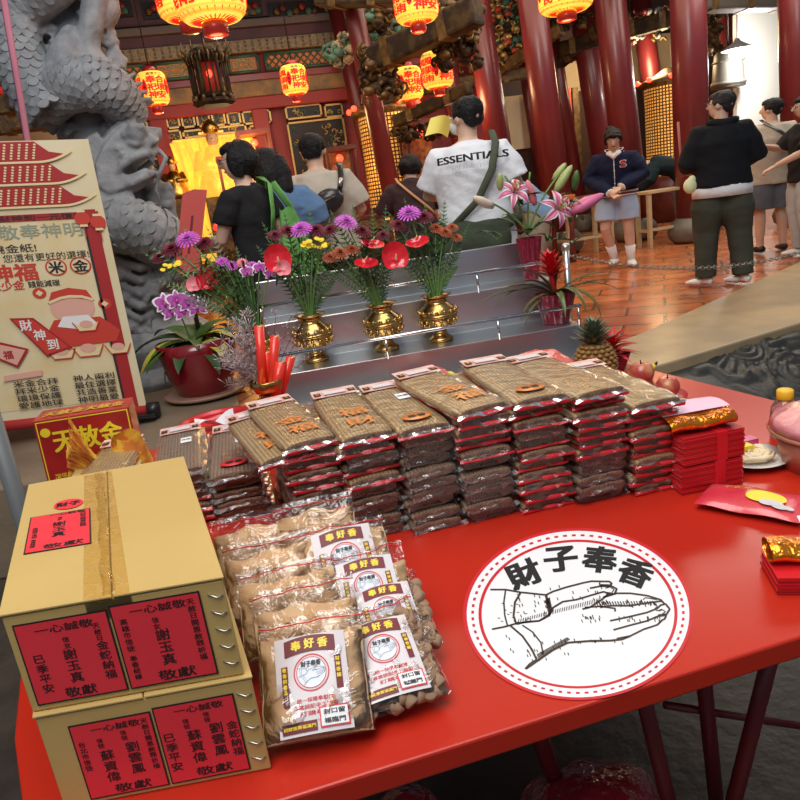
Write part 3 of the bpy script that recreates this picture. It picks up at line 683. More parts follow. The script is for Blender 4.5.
# hanging censer lantern of carved wood
q = D(214, 101, 7.6); t = thing('palace_lantern', 'dark carved wooden hexagonal hanging lantern with a red light inside', 'lantern', q); t.scale = (.70, .70, .95); m = MB(); s = .0105
for zz, r1, r2 in ((-.02, .30, .28), (.03, .27, .29), (.40, .26, .30), (.46, .22, .2)):
    m.lathe([(r1*.8, zz-.03), (r1, zz), (r2, zz+.03), (r2*.7, zz+.05)], WOOD, 6, smooth=False)
m.build('tiers', t); m = MB()
for k in range(6):
    a = PI/3*k; m.cyl((.25*math.cos(a), .25*math.sin(a), 0), (.25*math.cos(a), .25*math.sin(a), .42), .022, WOOD, 6)
m.build('posts', t); m = MB()
for k in range(12):
    a = PI/6*k; m.tube([(.3*math.cos(a), .3*math.sin(a), .42), (.36*math.cos(a), .36*math.sin(a), .47), (.34*math.cos(a), .34*math.sin(a), .54)], [.02, .015, .006], GWOOD, 6)
    m.ball((.27*math.cos(a), .27*math.sin(a), .02), .03, GWOOD, 6, 4)
for k in range(18):
    a = PI/9*k+.1; m.cyl((.235*math.cos(a), .235*math.sin(a), .02), (.235*math.cos(a), .235*math.sin(a), .42), .014, WOOD, 5)
for k in range(30):
    a = PI/15*k; m.tube([(.25*math.cos(a), .25*math.sin(a), .44), (.29*math.cos(a), .29*math.sin(a), .40), (.26*math.cos(a), .26*math.sin(a), .34)], [.02, .018, .008], GWOOD if k % 2 else WOOD, 5)
m.build('carving', t); m = MB(); m.lathe([(.12, .04), (.13, .2), (.12, .36)], mat('red_silk_lit', (.25, .02, .01), .5, emis=(1, .04, .02), es=.12), 12); m.build('silk_shade', t)
m = MB(); m.ball((0, -.17, .24), .04, MATS['red_bulb'], 8, 6); m.build('red_bulb', t)
m = MB(); m.cyl((0, 0, .45), (0, 0, 5.4-q.z), .012, BLACK, 6); m.build('hanging_chain', t)
# ------------------------------------------------------------------ dragon column
DY = 5.55
def dp(px, py, fwd=0.0): return D(px, py, DY-fwd)
t = thing('dragon_column', 'grey granite column carved with a coiling dragon behind the banner', 'column', (D(120, 380, DY).x, DY, FL))
org = t.location.copy(); m = MB()
def L3(px, py, f=0): return dp(px, py, f)-org
m.tube([L3(158, 385), L3(150, 330), L3(120, 200), L3(72, 40), L3(36, -110)], [.36, .33, .30, .25, .25], STONE, 28, side=(1, 0, 0))
def body(pts, rads): m.tube([L3(a, b, c) for a, b, c in pts], rads, STONE, 14)
def sm(pts, k=5):
    out = []; n = len(pts)
    for i in range(n-1):
        p0, p1, p2, p3 = [V(pts[max(0, min(n-1, j))]) for j in (i-1, i, i+1, i+2)]
        for s in range(k):
            u = s/k; out.append(.5*((2*p1)+(p2-p0)*u+(2*p0-5*p1+4*p2-p3)*u*u+(3*p1-p0-3*p2+p3)*u**3))
    out.append(V(pts[-1])); return out
def taper(k, a, b, c=None): return [a+(b-a)*i/(k-1) for i in range(k)] if c is None else [(a+(b-a)*min(1, 2*i/(k-1)) if i < k/2 else b+(c-b)*(2*i/(k-1)-1)) for i in range(k)]
# upper coil going down the left, sweep across, lower loop
c1 = sm([(95, -60, .25), (60, -20, .38), (22, 10, .30), (18, 45, .32), (30, 85, .40), (50, 112, .44)]); body(c1, taper(len(c1), .12, .17))
c2 = sm([(44, 108, .36), (60, 92, .44), (86, 84, .46), (112, 92, .42), (128, 114, .26)]); body(c2, taper(len(c2), .13, .165, .12))
c3 = sm([(78, 38, .30), (66, 60, .40), (56, 88, .42)]); body(c3, taper(len(c3), .10, .12))
c4 = sm([(92, 232, .30), (118, 226, .42), (148, 232, .40), (168, 252, .22), (160, 285, .05)]); body(c4, taper(len(c4), .17, .19, .14))
c5 = sm([(100, -30, .3), (92, 20, .36), (88, 50, .36), (100, 72, .36)]); body(c5, taper(len(c5), .08, .075, .10))
# limb with claw at the right (upper) and claw beside the lower coil
l1 = sm([(96, 20, .30), (108, 8, .26), (100, -20, .25)]); body(l1, taper(len(l1), .09, .07))
for k in range(4): body([(100+k*4, 22+k*9, .28), (110+k*2, 26+k*9, .24), (109+k*2, 34+k*8, .22)], [.045, .04, .02])
l2 = sm([(172, 246, .16), (162, 214, .16), (152, 196, .22), (164, 186, .2)]); body(l2, taper(len(l2), .09, .055))
for k in range(3): body([(158, 190+k*6, .22), (168, 188+k*8, .24), (174, 196+k*8, .2)], [.05, .045, .02])
body([(168, 202, .2), (172, 222, .2), (175, 250, .16)], [.05, .045, .06])
# head: profile wedge with brow, eye, snout, open jaws, fangs
prof = [(98, 142), (110, 128), (122, 119), (134, 121), (141, 127), (150, 127), (161, 128), (162, 138), (157, 146), (160, 152), (154, 156), (146, 155), (136, 160), (127, 168), (121, 178), (131, 178), (143, 173), (153, 170), (157, 175), (149, 184), (136, 192), (120, 198), (104, 202), (92, 192), (88, 165)]
for k, (f, ins) in enumerate(((.10, .78), (.16, .9), (.22, 1.0), (.28, 1.0), (.34, 1.0), (.39, .93), (.43, .80))):
    cpx, cpy = 122, 160; lo = [L3(cpx+(x-cpx)*ins, cpy+(y-cpy)*ins, f) for x, y in prof]; hi = [L3(cpx+(x-cpx)*ins, cpy+(y-cpy)*ins, f+.07) for x, y in prof]; n_ = len(prof)
    m.add(lo+hi, [tuple(range(n_)), tuple(range(2*n_-1, n_-1, -1))]+[(i, n_+i, n_+(i+1) % n_, (i+1) % n_) for i in range(n_)], STONE, False)
m.ball(L3(136, 133, .50), .058, STONE, 14, 9)
m.tube([L3(124, 136, .50), L3(132, 127, .53), L3(142, 127, .53), L3(147, 134, .50)], [.02, .03, .03, .015], STONE, 8)
m.tube([L3(127, 142, .50), L3(136, 144, .52), L3(145, 140, .50)], [.012, .018, .012], STONE, 8)
m.tube([L3(150, 146, .44), L3(153, 140, .48), L3(158, 140, .46)], [.02, .028, .012], STONE, 8)
m.tube([L3(112, 178, .47), L3(122, 166, .50), L3(134, 157, .50), L3(148, 153, .48), L3(157, 152, .44)], [.02, .028, .028, .026, .02], STONE, 8)
m.tube([L3(118, 186, .47), L3(132, 183, .50), L3(146, 176, .48), L3(155, 172, .43)], [.02, .026, .026, .018], STONE, 8)
for k in range(6): m.cyl(L3(128+k*5.2, 160-k*1.4, .47), L3(129+k*5.2, 167-k*1.2, .47), .016, STONE, 6, r1=.004)
m.cyl(L3(152, 156, .46), L3(154, 168, .46), .022, STONE, 6, r1=.004)
m.tube([L3(140, 172, .36), L3(150, 162, .38), L3(155, 164, .38)], [.03, .025, .01], STONE, 8)
for k in range(3): m.tube([L3(108+k*4, 152+k*7, .47), L3(118+k*4, 148+k*6, .50), L3(126+k*3, 148+k*4, .49)], [.012, .02, .008], STONE, 7)
m.tube([L3(158, 150, .40), L3(166, 158, .42), L3(160, 172, .44), L3(156, 190, .40), L3(162, 206, .36)], [.022, .02, .018, .014, .006], STONE, 7)
# mane and beard
for k in range(10): m.tube([L3(98+k*3.6, 186+k*1.0, .44), L3(97+k*4, 202+k*.6, .48), L3(103+k*4.4, 216-k*.6, .42)], [.034, .026, .006], STONE, 7)
for k in range(7): m.tube([L3(100, 138+k*8, .42), L3(88, 142+k*9, .44), L3(80, 152+k*9, .38)], [.045, .03, .008], STONE, 7)
for k in range(6): m.tube([L3(112+k*4, 124-k*.6, .30+.02*k), L3(106+k*4, 116-k*.5, .34), L3(100+k*4.4, 112, .32)], [.035, .024, .006], STONE, 7)
# crest fins
def fins(pts, n, size, out, f=1.0):
    for i in range(n):
        u = i/(n-1)*(len(pts)-1); j = int(min(u, len(pts)-2)); p = pts[j].lerp(pts[j+1], u-j); d = (pts[j+1]-pts[j]).normalized(); nn = V((d.y, -d.x, 0))*out
        b0 = p+nn*12*f; tip = p+nn*(12+size)*f+d*4; m.tube([L3(*b0), L3(*tip)], [(.055, .03), (.008, .006)], STONE, 6)
fins(c2, 17, 12, 1, 1.25); fins(c1[6:], 12, 9, -1, 1.1)
m.tube([L3(*(p+V((0, -17, -.02)))) for p in c2], .035, STONE, 8)
# clouds and drapery low down
rn = random.Random(3)
for k in range(26):
    a = rn.uniform(104, 176); b = rn.uniform(268, 352); cc = .30*math.sqrt(max(0, 1-((a-144)/52)**2)); sz = rn.uniform(.04, .075)
    m.tube([L3(a+8*(1-j/9)*math.cos(j*.8+k), b+5*(1-j/9)*math.sin(j*.8+k), cc+.04) for j in range(8)], [sz*(1-j/11) for j in range(8)], STONE, 7)
for k in range(20):
    a = rn.uniform(30, 120); b = rn.uniform(-10, 130); m.tube([L3(a+9*(1-j/9)*math.cos(j*.8+k), b+6*(1-j/9)*math.sin(j*.8+k), .26) for j in range(7)], [.05*(1-j/11) for j in range(7)], STONE, 7)
for k in range(7): m.tube([L3(104+k*3, 255+k*13, .30), L3(140, 268+k*13, .38), L3(172-k, 258+k*13, .18)], .035, STONE, 7)
o = m.remeshed('carved_shaft', t, .011, 2, disp=lambda c: .006*nz(c, 9)+.003*nz(c, 30))
# scales: overlapping small half discs along the coils
m = MB()
def scales(pts, rads, n, m_, face=V((0, -1, .2))):
    P3 = [L3(*p) for p in pts]
    for i in range(n):
        u = (i+.5)/n*(len(P3)-1); j = int(min(u, len(P3)-2)); p = P3[j].lerp(P3[j+1], u-j); d = (P3[j+1]-P3[j]).normalized(); r = rads[j]
        f = (face-d*face.dot(d)).normalized(); s_ = d.cross(f)
        for k in range(m_):
            a = (k-(m_-1)/2+(.5 if i % 2 else 0))*.42; nn = (f*math.cos(a)+s_*math.sin(a)).normalized(); c = p+nn*(r-.003); e = d.cross(nn); w = r*.26
            vs = [c+nn*.004]+[c+e*(w*math.cos(q_))+d*(w*1.2*math.sin(q_))+nn*(.009 if 0 < q_ < PI else 0) for q_ in [PI*x_/8 for x_ in range(9)]]
            m.add(vs, [(0, x_, x_+1) for x_ in range(1, 9)], STONE, False); bb = len(m.v)
            vs2 = [v-nn*.02 for v in vs[1:]]; m.add(vs[1:]+vs2, [(x_, x_+9, x_+10, x_+1) for x_ in range(8)], STONE, False)
scales(c2, taper(len(c2), .13, .165, .12), 19, 7); scales(c1, taper(len(c1), .12, .17), 22, 6); scales(c4, taper(len(c4), .17, .19, .14), 15, 7)
m.build('scales', t)
m = MB(); bx = D(160, 385, DY)-org; m.lathe([(.52, 0), (.54, .05), (.5, .1), (.44, .14), (.47, .2), (.5, .28), (.46, .36), (.38, .42), (.36, .48)], STONE, 8, c=(bx.x, 0, 0)); m.build('plinth', t, bevel=.01)
# ------------------------------------------------------------------ banner
BY = 4.25
bl = D(-2, 430, BY); br = D(148, 413, BY); tr = D(88, 139, BY)
xa = (br-bl).normalized(); ya = (tr-br); H_ = ya.length; t = thing('banner_stand', 'cream and red standing banner with printed pagoda roofs and slogans', 'banner', (bl+br)/2)
Wd = (br-bl).length; WB = 1.0; Mb = t.matrix_world.inverted()
Mf = shear(br-V(t.location), xa, ya)  # origin bottom right
u = lambda px: px; CRE = mat('banner_cream', (.80, .70, .46), .6, var=(3, (.72, .54, .26), .5)); BRED = mat('banner_red', (.42, .02, .02), .55); BGOLD = mat('banner_gold', (.86, .68, .36), .55); BPAPER = mat('banner_parchment', (.78, .60, .30), .6, var=(4, (.84, .72, .46), .9))
DRK = mat('print_black', (.03, .02, .02), .6); DGREEN = mat('print_grey_green', (.32, .36, .26), .6); BRT = mat('print_bright_red', (.62, .05, .03), .6); SKIN_P = mat('print_pink', (.80, .42, .32), .6); WHT = mat('print_white', (.86, .84, .80), .6)
m = MB(); m.box((-WB/2, H_/2, -.004), (WB, H_, .006), CRE, Mf)
l = .0015; sy = H_/1.94
def U(x, y): return (x, y*H_)
# parchment panel, side posts, beam
m.rect(-WB+.05, .065*H_, -.125, .735*H_, BPAPER, Mf, l)
for x in (-.075, -WB+.05): m.rect(x-.032, .02*H_, x+.032, .765*H_, BRED, Mf, 2*l); m.rect(x-.045, .03*H_, x-.032, .74*H_, DRK, Mf, 3*l)
m.rect(-WB, .735*H_, -.03, .758*H_, BRED, Mf, 3*l); m.text('財神到福神到財神到一元復始', -.5, .7465*H_, .030, DRK, Mf, 4*l, .02, fitw=.8)
for k, (yb, w) in enumerate(((.785, -.01), (.860, -.035), (.932, -.085))):
    top = yb+.064
    pts = [(-WB, yb*H_), (w-.18, yb*H_)]+[(w-.18+.17*s/6, (yb+.035*(s/6)**2)*H_) for s in range(1, 7)]+[(w-.05, (yb+.022)*H_), (w-.12, (yb+.03)*H_), (w-.18, min(.998, top)*H_), (-WB, min(.998, top)*H_)]
    m.poly(pts, BRED, Mf, (5+k)*l)
    m.stroke([(-WB, (yb-.003)*H_), (w-.18, (yb-.003)*H_)]+[(w-.18+.17*s/6, (yb-.003+.035*(s/6)**2)*H_) for s in range(1, 7)], .011, BGOLD, Mf, (6+k)*l)
    for i in range(20):
        x = w-.20-i*.036
        for j in range(6):
            if x > -WB+.01: m.disc(x+j*.004, (yb+.010+j*.0088)*H_, .0075, .0055, BGOLD, Mf, (7+k)*l, 6)
for x, y in ((-.115, .735), (-.04, .72)):
    m.disc(x, y*H_, .04, .036, BRT, Mf, 9*l, 20); m.rect(x-.02, y*H_+.032, x+.02, y*H_+.044, BGOLD, Mf, 10*l); m.rect(x-.02, y*H_-.044, x+.02, y*H_-.032, BGOLD, Mf, 10*l); m.rect(x-.004, y*H_-.10, x+.004, y*H_-.044, BRED, Mf, 10*l)
Mt = Mf
m.text('敬奉神明', -.34, .700*H_, .080, DGREEN, Mt, 3*l, .01, fitw=.42); m.text('除了燒金紙!', -.56, .645*H_, .048, DRK, Mt, 3*l, .006, fitw=.36); m.text('您還有更好的選擇!', -.34, .612*H_, .045, DRK, Mt, 3*l, .003, fitw=.43)
m.text('財神福', -.585, .562*H_, .10, BRT, Mt, 3*l, .03, fitw=.36)
for x, ch in ((-.305, '米'), (-.18, '金')):
    m.disc(x, .572*H_, .055, .047, BRT, Mf, 3*l, 24); m.disc(x, .572*H_, .046, .039, BPAPER, Mf, 4*l, 24); m.text(ch, x, .572*H_, .068, DRK, Mt, 5*l, .03, sx=1.15)
m.text('拜米少金', -.60, .518*H_, .055, BRT, Mt, 3*l, .02, fitw=.23); m.text('錢能減碳', -.385, .518*H_, .038, DRK, Mt, 3*l, .015, fitw=.16)
for x, y in ((-.42, .485), (-.10, .43)):
    m.disc(x, y*H_, .035, .03, BRT, Mf, 3*l, 20); m.poly([(x-.02, y*H_), (x, y*H_+.017), (x+.02, y*H_), (x, y*H_-.017)], BGOLD, Mf, 4*l)
# plain treasure pile: red and gold sack, scroll, ingots and packets
m.disc(-.27, .425*H_, .115, .085, SKIN_P, Mf, 3*l, 28); m.poly([(-.39, .445*H_), (-.36, .485*H_), (-.27, .497*H_), (-.18, .485*H_), (-.15, .445*H_), (-.27, .462*H_)], BRT, Mf, 4*l)
m.stroke([(-.385, .448*H_), (-.32, .462*H_), (-.27, .466*H_), (-.21, .462*H_), (-.155, .448*H_)], .015, BGOLD, Mf, 5*l)
m.poly([(-.44, .33*H_), (-.38, .385*H_), (-.14, .385*H_), (-.05, .33*H_), (-.08, .29*H_), (-.42, .28*H_)], BRT, Mf, 4*l)
m.poly([(-.37, .36*H_), (-.33, .395*H_), (-.20, .395*H_), (-.16, .36*H_), (-.26, .345*H_)], WHT, Mf, 5*l)
def ingot(x, y, s):
    m.poly([(x-s, y+s*.35), (x-s*.6, y+s*.1), (x+s*.6, y+s*.1), (x+s, y+s*.35), (x+s*.6, y-s*.4), (x-s*.6, y-s*.4)], BGOLD, Mf, 6*l); m.disc(x, y+s*.15, s*.5, s*.3, SKIN_P, Mf, 7*l, 16); m.stroke([(x-s, y+s*.35), (x-s*.6, y-s*.4), (x+s*.6, y-s*.4), (x+s, y+s*.35)], .006, BRT, Mf, 8*l)
ingot(-.22, .355*H_, .07); ingot(-.38, .262*H_, .075); ingot(-.24, .265*H_, .085); ingot(-.08, .262*H_, .07)
m.poly([(-.60, .405*H_), (-.48, .40*H_), (-.32, .28*H_), (-.46, .255*H_)], BRED, Mf, 8*l); m.poly([(-.585, .398*H_), (-.485, .393*H_), (-.335, .284*H_), (-.455, .263*H_)], BRT, Mf, 9*l)
for i, ch in enumerate('財神到'): m.text(ch, -.525+i*.055, (.375-i*.038)*H_, .065, WHT, Mf, 10*l, .02)
m.poly([(-.76, .285*H_), (-.68, .325*H_), (-.54, .29*H_), (-.62, .225*H_)], BRED, Mf, 10*l); m.poly([(-.74, .283*H_), (-.68, .315*H_), (-.56, .287*H_), (-.62, .235*H_)], SKIN_P, Mf, 11*l); m.poly([(-.70, .20*H_), (-.50, .21*H_), (-.51, .188*H_), (-.71, .18*H_)], SKIN_P, Mf, 11*l)
m.text('福', -.65, .275*H_, .05, BRED, Mf, 12*l, .03)
for i, (a, b) in enumerate((('米金合拜', '神人兩利'), ('拜米少金', '最佳選擇'), ('環境保護', '共造善業'), ('愛護地球', '神明最愛'))):
    m.text(a, -.55, (.165-i*.0275)*H_, .038, DRK, Mt, 12*l, .018, fitw=.23); m.text(b, -.245, (.165-i*.0275)*H_, .038, DRK, Mt, 12*l, .018, fitw=.22)
m.build('printed_panel', t)
m = MB(); m.cyl((-WB-.05, .012*H_, .0), (.03, .012*H_, 0), .03, BRED, 12, M=Mf); m.build('bottom_roller', t); m = MB()
for x in (-.12, .02): m.cyl((x-.02, .012*H_, 0), (x+.05, .012*H_, 0), .045, BLACK, 12, M=Mf)
m.build('roller_cap', t)
m = MB(); m.box((-.2, .0, -.06), (.5, .02, .3), BLACK, Mf); m.cyl((-.2, 0, -.05), (-.3, H_*.9, -.05), .012, STEEL, 8, M=Mf); m.build('support_foot', t)
# pink hanging ribbon behind the banner
a, b = D(2, -10, 4.6), D(29, 150, 4.6); m = MB(); m.tube([a, (a+b)*.5, b, D(33, 175, 4.6)], [(.018, .005)]*4, mat('pink_ribbon', (.50, .16, .22), .6), 6); m.ball(D(33, 175, 4.6), .03, MATS['pink_ribbon'], 8, 5); tag(m.build('hanging_ribbon'), 'dusty pink ribbon hanging down at the far left above the banner', 'ribbon')
# red card board with slot
t = thing('red_card', 'tall red card with a slit standing among the flowers', 'card'); a, b, c = D(176, 262, 4.7), D(200, 258, 4.7), D(207, 190, 4.7); Mc = shear(a, b-a, c-b); w, h = (b-a).length, (c-b).length
m = MB(); m.prism([(0, -.08), (w, -.08), (w, h), (w*.45, h*1.04), (0, h)], .012, mat('pinkish_red_card', (.60, .085, .07), .6), Mc); m.box((w*.5, h*.38, .014), (.014, h*.55, .004), mat('card_slot_dark', (.18, .02, .02), .7), Mc); m.build('card_board', t)
m = MB(); m.cyl(D(184, 262, 4.72), V((D(184, 262, 4.72).x, 4.72, FL)), .015, WOOD, 8); m.build('prop', t)
# grey pole at the left edge
a = D(4, 440, 1.62); m = MB(); m.cyl((a.x-.01, 1.62, 0), (a.x-.01, 1.62, 1.45), .019, mat('grey_painted_metal', (.16, .17, .17), .45, .3), 14); m.lathe([(.03, 1.44), (.03, 1.47), (.012, 1.48)], BLACK, 14, c=(a.x-.01, 1.62, 0)); tag(m.build('metal_post'), 'grey metal post at the left edge beside the cardboard boxes', 'post')
# ------------------------------------------------------------------ stainless display tiers
ST = V((.83, 2.95, FL)); ROT = -.075
t = thing('display_stand', 'stepped stainless steel offering stand with polished rails behind the table', 'stand', ST, ROT)
X0, X1 = -.72, .70; tiers = [(-.30, .66), (-.04, .855), (.22, 1.04)]
m = MB(); pv = FL
for i, (y, z_) in enumerate(tiers):
    yb = tiers[i+1][0] if i < 2 else .455
    m.box(((X0+X1)/2, (y+yb)/2+.0, z_/2-FL), (X1-X0, yb-y, z_), STEEL)
m.box(((X0+X1)/2, .47, 1.215/2-FL), (X1-X0, .03, 1.215), STEEL); m.build('steps', t, bevel=.004)
for y, z_, dz in ((-.30, .66, .07), (-.04, .855, .085), (.22, 1.04, .085)):
    m = MB(); m.cyl((X0, y-.0, z_-FL+dz), (X1, y, z_-FL+dz), .0075, CHROME, 12)
    for x in (X0+.01, X0+.52, X0+1.03, X1-.01): m.cyl((x, y+.004, z_-FL-.01), (x, y+.004, z_-FL+dz), .006, CHROME, 8)
    m.build('rail', t)
# chain fence of the hall
t = thing('chain_barrier', 'sagging steel chain across the tiled floor in front of the man in black', 'chain'); Y0 = 4.35
pts = []; a, b = D(566, 255, Y0), D(840, 240, Y0)
n = 86; m = MB(); LK = mat('chain_steel', (.35, .33, .3), .35, 1)
for i in range(n):
    u_ = (i+.5)/n; c = a.lerp(b, u_); px_ = 566+(840-566)*u_; c.z -= .16*4*u_*(1-u_)*.9; d = (b-a)/n; d.z -= .16*4*(1-2*u_)*.9/n; L_ = d.length
    Ml = frame(c, d, z=(0, 0, 1) if i % 2 else (0, -1, .3)); m.tube([(L_*.72*math.cos(k*PI/4), .013*math.sin(k*PI/4), 0) for k in range(8)], .0035, LK, 5, closed=True, M=Ml)
m.build('chain_links', t)
for p_ in (a, b):
    m = MB(); m.cyl((p_.x, p_.y, FL), (p_.x, p_.y, p_.z+.04), .022, STEEL, 14); m.lathe([(.12, FL), (.12, FL+.015), (.03, FL+.03)], STEEL, 18, c=(p_.x, p_.y, 0)); m.ball((p_.x, p_.y, p_.z+.05), .03, STEEL); m.build('chain_post', t)
# ------------------------------------------------------------------ red table
TRED = mat('table_red_paint', (.51, .024, .009), .30, coat=.10, spec=.4, var=(2.2, (.46, .020, .010), .8), bump=(5, .06, .02))
TEDGE = mat('table_edge_red', (.50, .035, .02), .45, var=(14, (.34, .02, .012), .8))
t = thing('red_table', 'large glossy red painted table holding the incense and cartons', 'table')
out = [(-.375, .80), (2.05, .80), (1.58, 1.72), (1.48, 2.60), (-.56, 2.60), (-.545, 1.5), (-.47, 1.1)]
m = MB(); m.prism(out, .040, TRED, Matrix.Translation((0, 0, TB-.040))); o = m.build('tabletop', t, bevel=.004)
m = MB(); m.box((.84, .86, TB-.055), (2.30, .02, .03), TEDGE); m.build('front_apron', t, bevel=.003)
LEGR = mat('table_leg_dark_red', (.22, .018, .02), .4, coat=.2)
def leg(a, Ya, b, Yb, r=.017):
    p, q = D(*a, Ya), D(*b, Yb); d = (q-p); q = p+d*((0.0-p.z)/d.z); p = p+d*((TB-.038-p.z)/d.z); m = MB(); m.cyl(p, q, r, LEGR, 14); m.ball(q+V((0, 0, .01)), r*1.15, BLACK, 8, 5); m.build('leg', t)
leg((540, 738), 1.22, (562, 800), 1.22, .02); leg((648, 716), 1.06, (668, 800), 1.06); leg((706, 700), 1.12, (716, 800), 1.12); leg((762, 690), 1.06, (734, 800), 1.06)
for x in (-.45, 1.3):
    m = MB(); m.cyl((x, 2.4, TB-.04), (x, 2.4, 0), .018, LEGR); m.build('leg', t)
m = MB(); a, b = D(665, 705, 1.14), D(815, 728, 1.14); m.cyl(a, b, .009, LEGR, 8); m.build('stretcher', t)
# ------------------------------------------------------------------ round printed seal on the table
SCX, SCY, SRX, SRY = 578.0, 614.0, 115.0, 86.0
SW = mat('seal_white_vinyl', (.86, .86, .86), .45); SR = mat('seal_red', (.62, .02, .03), .45); SK = mat('seal_ink', (.02, .02, .02), .5); SB = mat('seal_line_brown', (.055, .035, .025), .5)
def seal_fn(zoff): return lambda p: P(SCX+p.x*SRX, SCY-p.y*SRY, TB+.0012+zoff+p.z)
HANDS = [([(145,232),(190,232),(235,240),(310,248)],4), ([(150,350),(190,342),(225,332)],4), ([(190,235),(185,270),(188,310),(196,340)],3), ([(235,240),(218,270),(214,310),(222,335)],4),
 ([(310,248),(330,238),(370,225),(420,212),(445,207),(498,208),(505,214),(498,222),(470,220)],4), ([(470,211),(468,217),(500,218)],2.5), ([(440,228),(470,222),(505,222),(520,230),(514,244),(495,245),(482,238)],4), ([(486,228),(500,224),(512,232),(505,242),(490,240)],2),
 ([(482,238),(440,250),(400,262),(360,268),(332,285),(322,305),(290,325),(225,332)],4), ([(310,248),(315,270),(326,290),(318,308)],5), ([(495,245),(475,262),(440,285),(418,290)],4), ([(425,285),(470,282),(515,288),(515,297)],3.5),
 ([(480,255),(520,243),(560,243),(610,250),(650,262),(662,275)],4), ([(470,285),(500,280),(560,280),(620,270),(655,266)],4), ([(500,325),(560,312),(610,300),(640,288),(650,278),(665,275),(677,290),(668,305),(642,308)],4), ([(640,282),(632,290),(640,295),(655,290)],2),
 ([(510,352),(560,338),(610,325),(640,312),(668,308),(660,322)],4), ([(520,378),(560,370),(600,350),(640,337),(658,320)],4), ([(250,468),(290,440),(330,412),(375,390),(440,385),(500,384),(535,380),(560,370)],5),
 ([(205,340),(240,370),(268,410),(282,440)],4), ([(240,338),(270,358),(295,390),(302,425)],3), ([(222,335),(250,328),(290,325),(322,308)],4), ([(248,468),(262,452),(282,440)],3), ([(645,296),(655,292),(665,298),(655,304)],2), ([(598,262),(605,256),(640,262)],2), ([(550,262),(553,272)],3), ([(593,262),(590,272)],3)]
rh = random.Random(5)
for k in range(150):
    c = rh.choice([((150, 225), (245, 330), 1), ((165, 290), (300, 430), 1), ((225, 310), (245, 320), 2), ((300, 480), (215, 260), 2), ((455, 500), (262, 280), 2), ((520, 640), (268, 280), 2), ((330, 540), (372, 388), 2), ((520, 650), (310, 322), 2), ((250, 380), (385, 440), 2), ((410, 470), (305, 325), 2)])
    x = rh.uniform(*c[0]); y = rh.uniform(*c[1])
    if c[2] == 1 and x-150 > 0 and 0 < c[0][0]-149 < 30 and y < 345: HANDS.append(([(x, y), (x+7, y+1)], 1.6))
    else: HANDS.append(([(x, y), (x+3, y+8)], 1.8))
for k in range(30): HANDS.append(([(288+k*3.2, 436-k*1.9), (284+k*3.0, 424-k*1.7)], 1.8)); HANDS.append(([(316-k*.3, 300-k*1.2), (330-k*.3, 296-k*1.4)], 1.4))
for k in range(36): HANDS.append(([(228+k*6.8, 330-k*1.7), (230+k*6.8, 320-k*1.8)], 1.6))
for k in range(22): HANDS.append(([(458+k*8, 268-k*.1), (463+k*8, 277)], 2.2))
def hands(mb, mt, fn, wk=1.0, lay=.0, n=None):
    for pts, w in HANDS[:n]:
        # sample finer so that lines stay smooth
        q = []
        for i in range(len(pts)-1):
            for s_ in range(3): q.append((pts[i][0]+(pts[i+1][0]-pts[i][0])*s_/3, pts[i][1]+(pts[i+1][1]-pts[i][1])*s_/3))
        q.append(pts[-1]); mb.stroke([((x-405)/341, (305-y)/256) for x, y in q], w/341*wk, mt, Matrix(), lay, fn=fn)
def ring(mb, r0, r1, mt, fn, lay, n=96, dash=None):
    for i in range(n):
        if dash and i % 2: continue
        a0, a1 = 2*PI*i/n, 2*PI*(i+(1 if not dash else .9))/n
        mb.add([fn(V((r*math.cos(a), r*math.sin(a), lay))) for r, a in ((r0, a0), (r1, a0), (r1, a1), (r0, a1))], [(0, 1, 2, 3)], mt, False)
f0 = seal_fn(0); m = MB()
m.add([f0(V((math.cos(2*PI*i/96), math.sin(2*PI*i/96), 0))) for i in range(96)]+[f0(V((math.cos(2*PI*i/96), math.sin(2*PI*i/96), -.001))) for i in range(96)], [tuple(range(95, -1, -1))]+[(i, (i+1) % 96, 96+(i+1) % 96, 96+i) for i in range(96)], SW, False)
ring(m, .968, 1.0, SR, f0, .0003); ring(m, .838, .866, SR, f0, .0003); ring(m, .905, .928, SR, f0, .0003, 150, True)
hands(m, SB, f0, 1.6, .0008)
for ch, x, y, a in (('財', -.47, .47, .42), ('子', -.15, .64, .12), ('奉', .19, .635, -.12), ('香', .50, .48, -.38)):
    ca, sa = math.cos(a), math.sin(a); f = lambda p, x=x, y=y, ca=ca, sa=sa: f0(V((x+(p.x*ca-p.y*sa), y+(p.x*sa+p.y*ca)*1.12, p.z)))
    m.text(ch, 0, 0, .285, SK, Matrix(), .0006, bold=.046, fn=f, sx=1.06)
tag(m.build('round_sticker'), 'large round white seal with red rings and praying hands flat on the red table', 'sticker')
